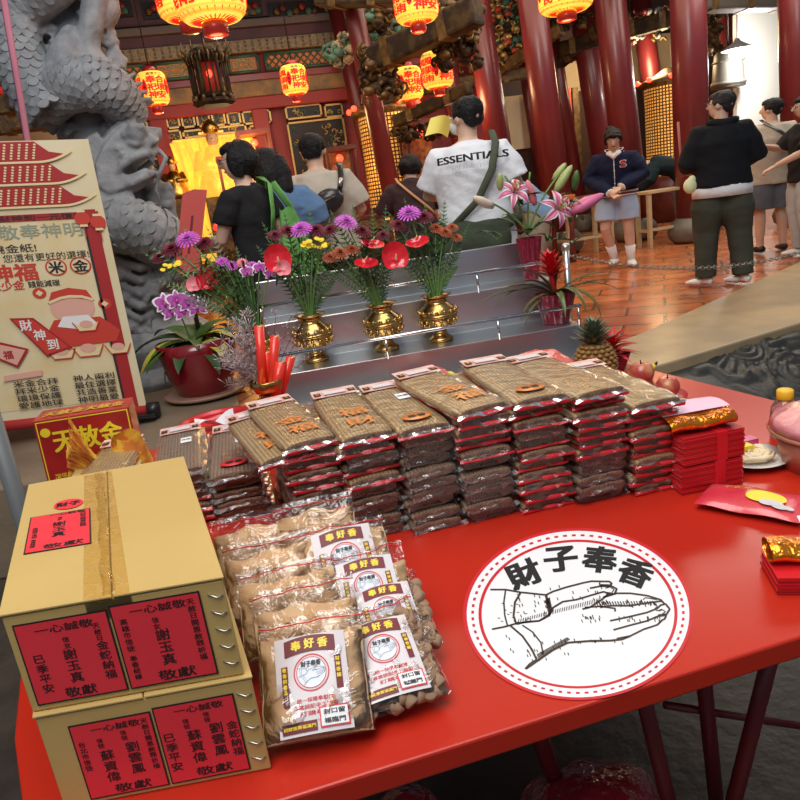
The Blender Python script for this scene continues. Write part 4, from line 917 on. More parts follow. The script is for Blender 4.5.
# ------------------------------------------------------------------ cardboard cartons
CARD = mat('carton_board', (.56, .385, .13), .62, var=(3, (.50, .33, .105), .7), bump=(60, .05))
CARDI = mat('carton_edge_brown', (.22, .14, .06), .8); LAB = mat('label_pink_red', (.82, .04, .055), .55, var=(7, (.74, .03, .045), .6)); INK = mat('label_ink', (.02, .015, .015), .5)
TAPE = film_mat('clear_packing_tape', (.96, .93, .82), 22, .04, .3)
def carton(label, c, cap):
    """c: front-left, front-right, back-right, back-left xy; zb, zt"""
    (fl, fr, bk_r, bk_l), zb, zt = c; t = thing('cardboard_box', label, 'box', ((fl[0]+fr[0])/2, (fl[1]+fr[1])/2, zb), 0, 'cardboard cartons with red labels')
    o_ = t.location.copy(); a, b, cc, d = [V((x, y, 0))-V((o_.x, o_.y, 0)) for x, y in (fl, fr, bk_r, bk_l)]; h = zt-zb
    m = MB(); vs = [a, b, cc, d]+[v+V((0, 0, h-.004)) for v in (a, b, cc, d)]
    m.add(vs, [(3, 2, 1, 0), (0, 1, 5, 4), (1, 2, 6, 5), (2, 3, 7, 6), (3, 0, 4, 7), (4, 5, 6, 7)], CARD, False); m.build('carton_body', t, bevel=.003)
    # two top flaps meeting at the tape line
    for i in (0, 1):
        p0, p1 = (a, (a+b)/2) if i == 0 else ((a+b)/2, b); q0, q1 = (d, (d+cc)/2) if i == 0 else ((d+cc)/2, cc); m = MB(); g = V((.001, 0, 0)); k = 1-2*i
        e = .002; vs = [p0+V((-e if i == 0 else e*.4, -e, h-.003)), p1+V((-e*.4 if i == 0 else e, -e, h-.003)), q1+V((-e*.4 if i == 0 else e, e, h-.003)), q0+V((-e if i == 0 else e*.4, e, h-.003))]
        vs += [v+V((0, 0, .0035)) for v in vs]; m.add(vs, [(3, 2, 1, 0), (0, 1, 5, 4), (1, 2, 6, 5), (2, 3, 7, 6), (3, 0, 4, 7), (4, 5, 6, 7)], CARD, False); m.build('top_flap', t, bevel=.001)
    x = (b-a).normalized(); Mf_ = frame(a, x, y=(0, 0, 1)); w = (b-a).length; yn_ = (d-a).normalized(); oo = a+V((0, 0, h+.0006)); Mt_ = Matrix(((x.x, yn_.x, 0, oo.x), (x.y, yn_.y, 0, oo.y), (0, 0, 1, oo.z), (0, 0, 0, 1)))
    if cap:  # tape strip along the top and down the front
        m = MB(); L_ = (d-a).length; cx = w*.475; S_ = lambda u_, v_, l_=0: V((u_, v_, l_))
        yl = L_; m.add([S_(cx-.03, -.002), S_(cx+.03, -.002), S_(cx+.026, yl), S_(cx-.028, yl)], [(0, 1, 2, 3)], TAPE, False, Mt_)
        m.grid(lambda u_, v_: S_(cx-.006+.016*u_+.002*math.sin(v_*30), yl*v_, .0006+.0028*math.sin(u_*PI)*(.6+.4*math.sin(v_*19))), 4, 60, TAPE, Mt_)
        m.rect(cx-.03, h-.03, cx+.03, h, TAPE, Mf_, .0012); m.build('packing_tape', t)
    m = MB()
    for k in range(5): z_ = h*(.86-.17*k); m.tube([(w-.024, z_, .001), (w-.012, z_-.006, .003), (w-.004, z_-.004, .001)], .0011, STEEL, 5, M=Mf_)
    m.build('staples', t); return t, Mf_, Mt_, w, h
def label_card(t, M_, x0, y0, x1, y1, cols, name='name_label', sk=0):
    m = MB(); fn = None; m.box(((x0+x1)/2, (y0+y1)/2, .0012), (x1-x0, y1-y0, .0008), INK, M_)
    b = .0022; m.rect(x0+b, y0+b, x1-b, y1-b, LAB, M_, .0018); W_ = x1-x0; H2 = y1-y0
    for s, u_, v_, sz, kind in cols:
        if kind == 'v': m.vtext(s, x0+u_*W_, y0+v_*H2, sz*H2, INK, M_, 1.06, .016, .0021, 1.1)
        else: m.text(s, x0+u_*W_, y0+v_*H2, sz*H2, INK, M_, .0021, .016, fitw=W_*kind)
    m.build(name, t)
up = carton('upper yellowish carton with tape, two front labels and a label on top', (((-.358, .912), (-.076, .868), (-.148, 1.425), (-.446, 1.45)), .908, 1.060), True)
t, Mf_, Mt_, w, h = up
label_card(t, Mf_, .010, .010, .131, .134, [('一心誠敬', .52, .89, .10, .62), ('信女', .50, .74, .07, 'v'), ('謝玉真', .5, .56, .135, 'v'), ('巳季平安', .17, .56, .115, 'v'), ('天赦日', .85, .84, .07, 'v'), ('金蛇納福', .86, .60, .115, 'v'), ('敬獻', .5, .10, .13, .34)])
label_card(t, Mf_, .134, .010, .252, .138, [('一心誠敬', .52, .90, .10, .62), ('信女', .46, .76, .07, 'v'), ('謝玉真', .5, .58, .14, 'v'), ('高雄市信徒', .12, .80, .075, 'v'), ('奉香結緣', .12, .36, .07, 'v'), ('天赦日開恩赦罪祈福', .88, .90, .078, 'v'), ('敬獻', .55, .10, .13, .42)])
label_card(t, Mt_, .016, .185, .118, .345, [('一心誠敬', .62, .95, .075, .6), ('信女', .5, .84, .05, 'v'), ('謝玉真', .5, .66, .135, 'v'), ('敬獻', .58, .09, .12, .6), ('高雄市信徒', .12, .62, .055, 'v'), ('天赦日開恩赦罪', .88, .90, .062, 'v'), ('奉香結緣', .12, .30, .05, 'v')], 'top_label')
m = MB(); m.disc(.080, .385, .026, .026, LAB, Mt_, .0015, 30); m.text('財子', .080, .385, .022, INK, Mt_, .0022, .03); m.build('round_label', t)
lo = carton('lower yellowish carton standing on the table under the other carton', (((-.355, .905), (-.068, .862), (-.135, 1.41), (-.44, 1.44)), .7505, .907), False)
t, Mf_, Mt_, w, h = lo
label_card(t, Mf_, .038, .008, .148, .132, [('一心誠敬', .55, .90, .09, .6), ('信徒', .32, .75, .065, 'v'), ('信徒', .62, .80, .065, 'v'), ('蘇資偉', .36, .55, .14, 'v'), ('劉雲鳳', .68, .60, .14, 'v'), ('台北市信徒', .10, .74, .075, 'v'), ('天赦日開恩赦罪祈福', .90, .90, .072, 'v'), ('敬獻', .56, .09, .12, .45)])
label_card(t, Mf_, .151, .008, .262, .136, [('一心誠敬', .55, .91, .09, .6), ('信徒', .36, .77, .065, 'v'), ('信徒', .62, .81, .065, 'v'), ('蘇資偉', .42, .58, .14, 'v'), ('劉雲鳳', .70, .62, .14, 'v'), ('巳季平安', .12, .60, .12, 'v'), ('金蛇納福', .90, .62, .11, 'v'), ('敬獻', .56, .10, .12, .45)])
# ------------------------------------------------------------------ zip bags of incense powder and cones
POW = mat('incense_powder', (.62, .42, .24), .9, var=(8, (.55, .36, .19), .6), bump=(120, .2, .003)); POW2 = mat('dark_incense_powder', (.36, .22, .11), .9, bump=(120, .2, .003))
CONE = mat('incense_cones', (.32, .20, .12), .85, bump=(80, .2, .002)); FILM = film_mat('clear_plastic_film', (.97, .96, .95), 16, .035, .9); ZIP = mat('zip_red', (.70, .03, .04), .4); LW = mat('bag_label_white', (.68, .62, .63), .45, coat=.15); LM = mat('bag_label_maroon', (.16, .006, .012), .5); LY = mat('bag_label_yellow', (.92, .70, .03), .4)
PTAG = mat('price_tag_white', (.85, .85, .85), .5)
def zip_bag(bl, br, top, Yt, label, kind='powder', lab=True, th=.05, fill=.74, h=None, seed=0, sag=0):
    a, b = (V(bl) if len(bl) == 3 else P(*bl, TB+.004)), (V(br) if len(br) == 3 else P(*br, TB+.004)); tm = D(*top, Yt); x = (b-a); w = x.length; mid = (a+b)/2; y = tm-mid; H2 = y.length
    t = thing('powder_bag' if kind == 'powder' else 'incense_cone_bag', label, 'bag', mid, 0, 'clear zip bags of incense'); M_ = frame((0, 0, 0), x, y=y)
    rs = random.Random(seed+11); ph = rs.uniform(0, 9)
    def thick(u_, v_): # u in -1..1, v 0..1 of full height
        e = max(0, 1-abs(u_)**3.2)**.55; f = max(0, min(1, v_/.12))**.5*max(0, min(1, (fill+.10-v_)/.30))**.6
        return th*e*f
    def pt(u_, v_, s_):
        n_ = .006*nz((u_*3+ph, v_*4, s_), 1.3)+.003*nz((u_*9, v_*9+ph, s_), 1)
        return V((u_*w/2*(1-.03*math.sin(PI*v_))+.002*nz((v_*6, ph, 0)), v_*H2, s_*thick(u_, v_)*.5*(1.0+3*n_)+(n_ if s_ > 0 else 0)+th*.5))
    m = MB()
    if kind == 'powder':
        top_ = lambda u_: fill+.03*math.sin(u_*3+ph)+.02*math.cos(u_*7)
        for s_ in (1, -1): m.grid(lambda q, r, s_=s_: pt((q*2-1)*.965, r*top_(q*2-1)*.985+.008, s_*.96), 26, 20, POW)
        m.xf(M_).build('powder', t)
    else:
        for i in range(170):
            u_, v_ = rs.uniform(-.86, .86), rs.uniform(.04, fill-.05); 
            if kind == 'cones': c = V((u_*w/2, v_*H2, th*.5+rs.uniform(-.1, .5)*thick(u_, v_)*.5)); q = Matrix.Translation(c) @ Matrix.Rotation(rs.uniform(0, 6), 4, 'Z') @ Matrix.Rotation(rs.uniform(0, 3), 4, 'X'); m.lathe([(.0105, -.009), (.0118, -.007), (.0112, .007), (.009, .009)], CONE, 12, M=q)
        for s_ in (-1,): m.grid(lambda q, r, s_=s_: pt((q*2-1)*.95, r*fill*.95+.01, s_*.9), 12, 10, CONE)
        m.grid(lambda q, r: pt((q*2-1)*.9, r*fill*.93+.02, 1)-V((0, 0, thick(q*2-1, r*fill)*.36)), 12, 10, CONE)
        m.xf(M_).build('cones', t)
        pass
    m = MB()
    def fp(q, r, s_):
        u_ = q*2-1; v_ = r; p = pt(u_*1.0, v_, s_); wr = .004*math.sin(u_*9+v_*7+ph)*max(0, (v_-fill*.7))+.010*nz((u_*2.2+ph, v_*5, 2))*max(0, (v_-fill*.6)*2.2)
        p.z += wr+s_*.0015; return p
    for s_ in (1, -1): m.grid(lambda q, r, s_=s_: fp(q, r, s_), 22, 26, FILM)
    film_ = m.xf(M_).build('clear_bag', t)
    m = MB()
    for dv in (.93,): m.tube([M_ @ (fp(q/16, dv, 1)+V((0, 0, .002))) for q in range(17)], .0011, ZIP, 5)
    m.tube([M_ @ (fp(q/16, .955, 1)+V((0, 0, .001))) for q in range(17)], .0012, FILM, 5)
    m.build('zip_line', film_)
    if lab:
        lw = .64*w; lh = lw*1.30; Ml = M_ @ Matrix.Translation((0, H2*.40, th+.0035+.0)) @ Matrix.Rotation(rs.uniform(-.05, .05), 4, 'Z'); m = MB()
        def cv(p): return V((p.x, p.y, p.z-.9*(p.x/w)**2*th*1.2-.5*(max(0, -p.y)/H2)**2*th))
        m.grid(lambda q, r: cv(V(((q-.5)*lw, (r-.5)*lh, 0))), 10, 10, LW, Ml)
        def R_(x0, y0, x1, y1, mt, l_=.0013): m.grid(lambda q, r: cv(V(((x0+(x1-x0)*q)*lw, (y0+(y1-y0)*r)*lh, l_))), 6, 4, mt, Ml)
        m.grid(lambda q, r: cv(V(((-.36+.72*q)*lw, (.29+.17*r+.03*math.sin(PI*q))*lh, .0014))), 10, 4, LM, Ml)
        for i, ch in enumerate('奉好香'): m.text(ch, (-.19+.19*i)*lw, (.385+(.02 if i == 1 else .01))*lh, .145*lw, LY, Ml, .0020, .045, fn=cv)
        R_(-.42, -.22, -.33, .20, LM); R_(.33, -.10, .42, .24, LM); m.vtext('敬香供養品', -.375*lw, .165*lh, .062*lw, LY, Ml, 1.2, .03, .0022, fn=cv); m.vtext('財神香鋪', .375*lw, .20*lh, .062*lw, LY, Ml, 1.2, .03, .0022, fn=cv)
        cx_, cy_, rr = .0, .10*lh, .25*lw; g = lambda p: Ml @ cv(V((p.x*rr+cx_, p.y*rr+cy_, p.z))); ring(m, .93, 1.0, SR, g, .0009, 36); ring(m, .80, .84, SR, g, .0009, 36)
        m.add([g(V((.80*math.cos(2*PI*i/36), .80*math.sin(2*PI*i/36), .0007))) for i in range(36)], [tuple(range(36))], mat('label_pale_blue', (.70, .76, .84), .4), False)
        hands(m, mat('label_line_grey', (.16, .15, .17), .5), g, 1.7, .0011, 22)
        m.text('財子奉香', 0, cy_+rr*.48, rr*.32, SK, Ml, .0012, .05, fn=cv, fitw=rr*1.1)
        for i, s in enumerate(('統一採購奉獻禮', '專業調配手工製香', '訂購專線')): m.text(s, .02*lw, (-.17-.065*i)*lh, .062*lw, SR, Ml, .0008, .01, fn=cv, fitw=lw*(.5, .62, .45)[i])
        R_(-.46, -.47, .02, -.37, LM); m.text('招財進寶福滿門', -.22*lw, -.42*lh, .05*lw, LY, Ml, .0022, .02, fn=cv, fitw=lw*.44)
        R_(.06, -.46, .46, -.26, ZIP, .0020); R_(.08, -.445, .44, -.275, PTAG, .0026); m.text('封口留', .26*lw, -.315*lh, .07*lw, SK, Ml, .0032, .03, fn=cv, fitw=lw*.28); m.text('福臨門', .26*lw, -.40*lh, .07*lw, SK, Ml, .0032, .03, fn=cv, fitw=lw*.28)
        m.build('front_label', t)
    return t
zip_bag((266, 752), (378, 733), (300, 622), 1.02, 'tan powder bag with full label, nearest the cartons at the front', seed=1, th=.055, fill=.80)
zip_bag((352, 735), (452, 700), (378, 612), 1.06, 'bag of brown incense cones with full label at the front right of the bags', 'cones', seed=2, th=.045, fill=.86)
zip_bag((.085, .985, TB+.02), (.235, .985, TB+.02), (372, 585), 1.14, 'bag of brown incense cones directly behind the front cone bag', 'cones', seed=3, th=.04, fill=.85)
zip_bag((-.07, .975, TB+.02), (.11, .965, TB+.02), (293, 592), 1.12, 'tan powder bag without visible label right behind the front powder bag', lab=False, seed=4, fill=.74)
zip_bag((.06, 1.06, TB+.03), (.22, 1.05, TB+.03), (352, 556), 1.20, 'bag whose label top peeks out in the third row of bags', seed=5, th=.04, fill=.72)
zip_bag((-.09, 1.07, TB+.03), (.09, 1.06, TB+.03), (285, 570), 1.20, 'clear topped powder bag in the third row next to the cartons', lab=False, seed=6, fill=.80)
zip_bag((.03, 1.17, TB+.03), (.21, 1.16, TB+.03), (330, 530), 1.30, 'tan powder bag with half visible label behind the cone bags', seed=7, fill=.84)
zip_bag((-.11, 1.18, TB+.03), (.06, 1.17, TB+.03), (258, 546), 1.30, 'creased tan powder bag beside the right side of the cartons', lab=False, seed=8, fill=.8)
zip_bag((-.0, 1.30, TB+.02), (.17, 1.29, TB+.02), (318, 500), 1.40, 'rearmost tan powder bag leaning on the incense bundles, right one', lab=False, seed=9, fill=.82)
zip_bag((-.13, 1.32, TB+.02), (.04, 1.31, TB+.02), (250, 517), 1.42, 'rearmost tan powder bag near the short dark stack, left one', lab=False, seed=10, fill=.80)
# ------------------------------------------------------------------ incense bundles
STK = stripe_mat('incense_sticks_brown', (.44, .31, .16), (.24, .155, .075), 'X', 34, .5, coat=.45)
STKD = stripe_mat('incense_sticks_dark', (.30, .21, .145), (.17, .115, .08), 'X', 34, .5, coat=.45)
END = mat('incense_stick_ends', (.20, .11, .07), .8, var=(260, (.45, .29, .19), .9, .1), bump=(260, .6, .003), coat=.3)
BCARD = mat('bundle_red_card', (.62, .012, .02), .35, coat=.25, bump=(25, .2)); HPINK = mat('bundle_header_pink', (.62, .24, .20), .4, coat=.4, var=(30, (.80, .62, .56), .8)); OST = mat('orange_print_smear', (.72, .24, .05), .4, coat=.4)
WRAP = film_mat('bundle_wrapper_film', (1, 1, 1), 18, -.012, .30, .2)
def bundle_proto(style, dark, seed):
    rs = random.Random(seed); w, L_, h = .128, .42, .023; t = thing('incense_bundle', 'x', 'incense bundle', (0, 0, 0), 0, 'x'); m = MB()
    def sec(y): # cross-section, rounded pillow
        k = 1-.10*max(0, (abs(y/L_-.5)-.42)/.08)**2; out_ = []
        for i in range(28):
            a = 2*PI*i/28; ca, sa = math.cos(a), math.sin(a); px_ = (abs(ca)**.45)*(1 if ca > 0 else -1)*w/2*k; pz_ = (abs(sa)**.6)*(1 if sa > 0 else -1)*h/2*(1+.10*math.cos(px_/w*5))
            out_.append(V((px_+.001*nz((px_*30, y*9, seed)), y, pz_+h/2+.0015*nz((px_*25, y*6, seed+1)))))
        return out_
    rows = 10; vs = []; fs = []
    for j in range(rows+1): vs += sec(L_*j/rows)
    for j in range(rows):
        for i in range(28): fs.append((j*28+i, (j+1)*28+i, (j+1)*28+(i+1) % 28, j*28+(i+1) % 28))
    m.add(vs, fs, STKD if dark else STK); m.add(sec(0), [tuple(range(28))], END, False); m.add(sec(L_), [tuple(range(27, -1, -1))], END, False); m.build('incense_sticks', t)
    if style != 'plain':
        m = MB(); hh = .012 if style == 'red' else .007
        m.grid(lambda u_, v_: V(((u_-.5)*(w+.004), -.0035-.004*math.sin(v_*PI)+.0015*math.sin(u_*14+seed), -.0005+hh*v_)), 16, 4, BCARD)
        m.box((0, L_/2, .0005), (w*.97, L_, .0016), BCARD); m.build('red_card', t)
    m = MB()  # crimped wrapper: front flap and side seams
    def fl(u_, v_): return V(((u_-.5)*(w+.006+.010*v_), -.002-.011*v_, .013+.004*math.sin(u_*9+seed*2)*v_-.006*v_+.001*math.sin(u_*31+seed)))
    m.grid(fl, 18, 4, WRAP)
    m.grid(lambda u_, v_: V(((u_-.5)*(w+.004), v_*L_, h+.0022+.0022*nz((u_*6, v_*12, seed))-.006*abs(u_*2-1)**6)), 14, 26, WRAP)
    m.grid(lambda u_, v_: V(((u_-.5)*(w+.003), -.004+.0015*math.sin(u_*20+seed), .002+(h-.001)*v_+.001*nz((u_*12, v_*3, seed)))), 18, 5, WRAP)
    for s_ in (-1, 1): m.grid(lambda u_, v_, s_=s_: V((s_*(w/2+.002+.009*v_), u_*L_, .012+.003*math.sin(u_*24+seed*s_)*v_)), 20, 2, WRAP)
    m.build('clear_wrapper', t)
    return t
protos = {}
for st in ('red', 'thin', 'plain'):
    for dk in (0, 1):
        protos[(st, dk)] = bundle_proto(st, dk, len(protos)+3)
used = set()
def bundle(pos, rz, st, dk, label, group, tilt=(0, 0), sc=1.0, top=None, hw=1):
    key = (st, dk)
    if key not in used: t = protos[key]; used.add(key); t.location = pos; t.rotation_euler = (0, 0, rz); t['label'] = label; t['group'] = group
    else: t = dup(protos[key], pos, rz, label, group)
    t.rotation_euler = (tilt[0], tilt[1], rz); t.scale = (sc, sc, 1.0)
    if top:
        rs = random.Random(len(label)+int(pos[0]*1000)); h = .026; w, L_ = .128, .42; c = t
        # header card at the far end, gold squares, optional orange print and price tag (own meshes, children)
        m = MB(); I = Matrix()
        m.grid(lambda u_, v_: V(((u_-.5)*(w-.004), L_*.86+L_*.155*v_, h+.0012+.004*v_)), 6, 4, HPINK); hc_ = m.build('header_card', c)
        m = MB(); 
        for x_ in (-.048, .048): m.box((x_, L_*.925, h+.004), (.019, .026, .001), BLACK); m.box((x_, L_*.925, h+.0048), (.008, .02, .001), GOLD)
        m.grid(lambda u_, v_: V(((u_-.5)*.062, L_*.925+(v_-.5)*.034, h+.0050)), 2, 2, LW); m.build('header_print', hc_)
        if 'o' in top:
            m = MB()
            for q_, ch in enumerate('福財' if rs.random() < .5 else '金福'): m.text(ch, .004+.003*q_, L_*(.42-.20*q_), .062, OST, I, h+.0026, .018, sx=1.2)
            m.build('orange_characters', c)
        if 'r' in top: m = MB(); m.lathe([(.036, 0), (.036, .001), (0, .0012)], OST if dk == 0 else ZIP, 28, M=Matrix.Translation((0, L_*.15, h+.0035)) @ Matrix.Diagonal((1, .72, 1, 1))); m.text('奉香', 0, L_*.15, .022, INK, I, h+.0052, .03); m.build('oval_sticker', c)
        if 't' in top: m = MB(); m.box((.02, L_*.62, h+.001), (.032, .05, .0012), PTAG); m.text('特價', .02, L_*.62, .014, INK, I, h+.0022, .02); m.build('price_tag', c)
    return t
stk = [ # x centre, y front, layers, yaw, styles bottom->top, group phrase
 (.120, 1.53, 10, .03, 'ptptprrrtr', 'leftmost tall column of incense bundles'),
 (.245, 1.49, 10, .02, 'ppppprrprr', 'second tall column of incense bundles'),
 (.372, 1.46, 10, .00, 'pppppppppt', 'third tall column of incense bundles'),
 (.505, 1.435, 11, -.01, 'pppppptrtrr', 'fourth tall column of incense bundles'),
 (.637, 1.415, 11, -.02, 'rrrrtrtptrr', 'fifth tall column of incense bundles'),
 (.775, 1.395, 12, -.02, 'ppppprrrrrrr', 'sixth tall column of incense bundles'),
 (.905, 1.375, 10, -.05, 'rrrrrrrrtr', 'rightmost tall column of incense bundles, by the red envelopes')]
ord_ = ['bottom', 'second from the bottom', 'third from the bottom', 'fourth from the bottom', 'fifth from the bottom', 'sixth from the bottom', 'seventh from the bottom', 'eighth from the bottom', 'ninth from the bottom', 'tenth from the bottom', 'eleventh from the bottom', 'twelfth from the bottom']
rb = random.Random(12)
tops = ['o', 'o', 'rt', 'o', 'r', 'n', 'n']
for k, (x, y, n, yaw, sty, gname) in enumerate(stk):
    z_ = TB+.0005
    for i in range(n):
        st = {'p': 'plain', 't': 'thin', 'r': 'red'}[sty[min(i, len(sty)-1)]]; last = i == n-1
        dx, dy = rb.uniform(-.009, .009), rb.uniform(-.012, .012)
        if last: dx, dy = .0, -.012
        lab = 'incense bundle, %s in the %s' % ('topmost' if last else ord_[i], gname.replace(' of incense bundles', ''))
        bundle((x+dx, y+dy, z_), yaw+rb.uniform(-.03, .03)+(.10 if last and k in (0, 3) else 0), st, k in (2, 3) and i < n-4 or st == 'plain', lab, gname, (rb.uniform(-.008, .008), rb.uniform(-.012, .012)), 1.0, tops[k] if last else None)
        z_ += .0262 if k < 5 else .0232
# pair lying proud at the left end
bundle((.062, 1.52, TB+.215), .16, 'red', 0, 'incense bundle jutting out under the topmost one at the left end of the tall columns', 'leftmost tall column of incense bundles', (0, -.05), 1.0, 'o')
# short dark stacks left
for k, (x, y, n, zb, yaw) in enumerate(((-.065, 1.765, 5, TB+.01, -.02), (-.205, 1.80, 6, TB+.01, .02))):
    for i in range(n):
        last = i == n-1
        lab = 'dark incense bundle, %s in the short stack %s' % ('topmost' if last else ord_[i], ('with the red oval sticker', 'behind the upper carton')[k])
        t = bundle((x+rb.uniform(-.005, .005), y+rb.uniform(-.01, .01)-(.02 if last else 0), zb+i*.027), yaw+rb.uniform(-.03, .03), 'plain' if k == 0 or i > 2 else 'red', 1, lab, ('short dark stack beside the tall columns', 'short dark stack behind the cartons')[k], (0, 0), (1.05 if k == 0 else .95), ('rt' if k == 0 else 't') if last else None)
t = bundle((-.36, 1.50, TB+.235), -.12, 'thin', 0, 'incense bundle lying between the gold printed box and the upper carton', 'incense bundles by the gold printed box', (0, 0), .8, 'n')
m = MB(); m.box((-.355, 1.64, TB+.115), (.16, .30, .228), CARD); tag(m.build('small_carton', bevel=.003), 'plain brown carton hidden behind the upper labelled carton', 'box')
# ------------------------------------------------------------------ gold printed box with crumpled golden paper
GBX = mat('gold_box_red', (.45, .02, .015), .3, coat=.4, var=(18, (.30, .01, .01), .8)); GPR = mat('gold_print', (.90, .55, .08), .35, .4, var=(40, (.7, .3, .03), .6))
a, b, c = D(38, 421, 1.86), D(134, 406, 1.86), D(52, 500, 1.86); t = thing('gift_box', 'red box with large golden characters standing behind the cartons', 'box'); w = (b-a).length; hh = (c-a).length
Mg = frame(c+(a-c)*0, b-a, y=a-c); dwn = hh; m = MB(); m.box((w/2, dwn/2, -.055), (w, dwn, .11), GBX, Mg); m.build('carton', t, bevel=.002)
m = MB(); m.text('天赦金', w*.52, dwn*.72, w*.27, LY, Mg, .001, .03, fitw=w*.72); m.text('消災解厄', w*.22, dwn*.25, .03, LY, Mg, .001, .02, fitw=w*.25);
m.disc(w*.10, dwn*.84, .012, .012, LY, Mg, .001, 16)
Mtop = Mg @ Matrix.Translation((0, dwn, -.11)) @ Matrix.Rotation(PI/2*-1, 4, 'X') ; Mtop = frame(Mg @ V((0, dwn+.0008, 0)), b-a, z=(Mg.to_3x3() @ V((0, 1, 0)))); m.text('天赦金天赦金', w*.5, .05, .05, GPR, Mtop, .001, .04, fitw=w*.85)
m.stroke([(.006, .006), (w-.006, .006), (w-.006, dwn-.006), (.006, dwn-.006)], .004, LY, Mg, .001, closed=True); m.build('golden_print', t)
t = thing('golden_joss_paper', 'crumpled yellow joss paper folded in a fan on the red gift box', 'joss paper'); JP = mat('joss_paper_yellow', (.92, .52, .05), .45, .25, var=(26, (.70, .16, .03), .8, .06), bump=(14, .6, .01), coat=.2)
c0 = D(121, 450, 1.80); m = MB()
for k in range(9):
    a_ = -.1+k*.10; L_ = .11-.004*k
    m.grid(lambda u_, v_, k=k, a_=a_: c0+V((-.02-L_*u_*math.cos(a_*.9)+.0*v_, -.02+.012*k*0-.006*k+.01*math.sin(v_*9), -.052+.020*k*u_+.012*math.sin(u_*5+k)+.045*(v_-.5)*(.3+u_)*.6)), 10, 4, JP)
m.build('fanned_sheets', t); m = MB()
for k in range(7):
    m.grid(lambda u_, v_, k=k: c0+V((.025+.045*math.cos(u_*2*PI+k)*(1-.25*v_)*(1+.12*math.sin(u_*13+k)), -.015+.035*math.sin(u_*2*PI+k)*(1-.25*v_)-.004*k, -.055+.095*v_*(.6+.06*k)+.018*math.sin(u_*8+k*2))), 26, 6, JP)
m.build('crumpled_ball', t)
# ------------------------------------------------------------------ red envelope blocks and packets
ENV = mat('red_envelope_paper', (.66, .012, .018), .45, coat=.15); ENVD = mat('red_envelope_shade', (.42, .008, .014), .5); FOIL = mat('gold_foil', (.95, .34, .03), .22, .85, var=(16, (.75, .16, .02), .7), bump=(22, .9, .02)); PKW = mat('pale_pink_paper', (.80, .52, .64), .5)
def envelopes(t, M_, w, d, h, n):
    m = MB(); rs = random.Random(n)
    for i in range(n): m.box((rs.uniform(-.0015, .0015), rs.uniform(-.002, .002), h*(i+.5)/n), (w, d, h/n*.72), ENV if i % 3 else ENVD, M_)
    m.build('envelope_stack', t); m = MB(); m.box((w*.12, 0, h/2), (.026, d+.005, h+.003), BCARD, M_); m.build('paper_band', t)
rz_ = -.10
for i, (lab, z_) in enumerate((('lower banded block of red envelopes under the gold foil roll', TB+.001), ('upper banded block of red envelopes directly under the gold foil roll', TB+.072))):
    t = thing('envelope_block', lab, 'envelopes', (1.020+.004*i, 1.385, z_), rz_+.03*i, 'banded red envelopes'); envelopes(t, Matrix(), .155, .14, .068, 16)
t = thing('foil_roll', 'folded gold foil paper on top of the taller red envelope pile', 'foil paper', (1.010, 1.385, TB+.142), rz_); m = MB()
m.grid(lambda u_, v_: V(((u_-.5)*.165, .058*math.cos(v_*2*PI)*(abs(math.cos(v_*2*PI))**-.3 if abs(math.cos(v_*2*PI)) > .05 else 1), .020+.019*math.sin(v_*2*PI)+.002*math.sin(u_*9))), 14, 28, FOIL); m.build('gold_foil', t)
m = MB(); m.grid(lambda u_, v_: V(((u_-.5)*.17, .02+(v_-.5)*.085, .0425+.006*math.sin(v_*3)+.003*math.sin(u_*4)*v_)), 8, 6, PKW); m.build('pink_sheet', t)
t = thing('red_packet', 'red and pink printed packet lying on the table beside the envelope pile', 'packet', P(753, 506, TB+.004), -.98); t.scale = (1.35, 1.1, 1); PK = mat('packet_red_film', (.66, .03, .06), .25, coat=.6, var=(9, (.78, .12, .12), .8), bump=(12, .5, .01)); m = MB()
def pk(u_, v_, s_): x_ = (u_-.5)*.155; y_ = (v_-.5)*.115; return V((x_, y_, .012+s_*.013*max(0, 1-abs(u_*2-1)**4)**.7*max(0, 1-abs(v_*2-1)**3)**.6+.002*math.sin(u_*11+v_*4)))
for s_ in (1, -1): m.grid(lambda u_, v_, s_=s_: pk(u_, v_, s_), 20, 14, PK)
m.build('packet_body', t); m = MB(); g = lambda p: V((p.x, p.y, pk(p.x/.155+.5, p.y/.115+.5, 1).z+p.z)); m.add([g(V((.02+.030*math.cos(2*PI*i/24), -.004+.027*math.sin(2*PI*i/24), .0045))) for i in range(24)], [tuple(range(24))], LY, False)
for x_, y_, r_ in ((.028, -.030, .013), (.045, -.034, .012), (.058, -.032, .008), (.038, -.026, .012)): m.add([g(V((x_+r_*math.cos(2*PI*i/14), y_+r_*.8*math.sin(2*PI*i/14), .0065))) for i in range(14)], [tuple(range(14))], LW, False)
m.text('平安米', -.03, .030, .016, mat('packet_gold_text', (.8, .3, .08), .4), Matrix(), .001, .02, fn=g)
m.build('packet_print', t)
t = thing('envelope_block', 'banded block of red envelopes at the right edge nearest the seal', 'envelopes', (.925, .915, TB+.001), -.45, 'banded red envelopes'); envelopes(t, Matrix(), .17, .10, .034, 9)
t = thing('foil_roll', 'gold foil roll with white sheet on the envelope block at the right edge', 'foil paper', (.932, .928, TB+.036), -.45); m = MB()
m.grid(lambda u_, v_: V(((u_-.5)*.17, .035*math.cos(v_*2*PI), .018+.018*math.sin(v_*2*PI)+.002*math.sin(u_*14))), 14, 22, FOIL); m.build('gold_foil', t)
m = MB(); m.grid(lambda u_, v_: V(((u_-.5)*.11+.04, .045+(v_-.5)*.05, .038+.010*v_+.003*math.sin(u_*8))), 8, 5, mat('white_tissue', (.85, .8, .82), .7)); m.build('white_sheet', t)
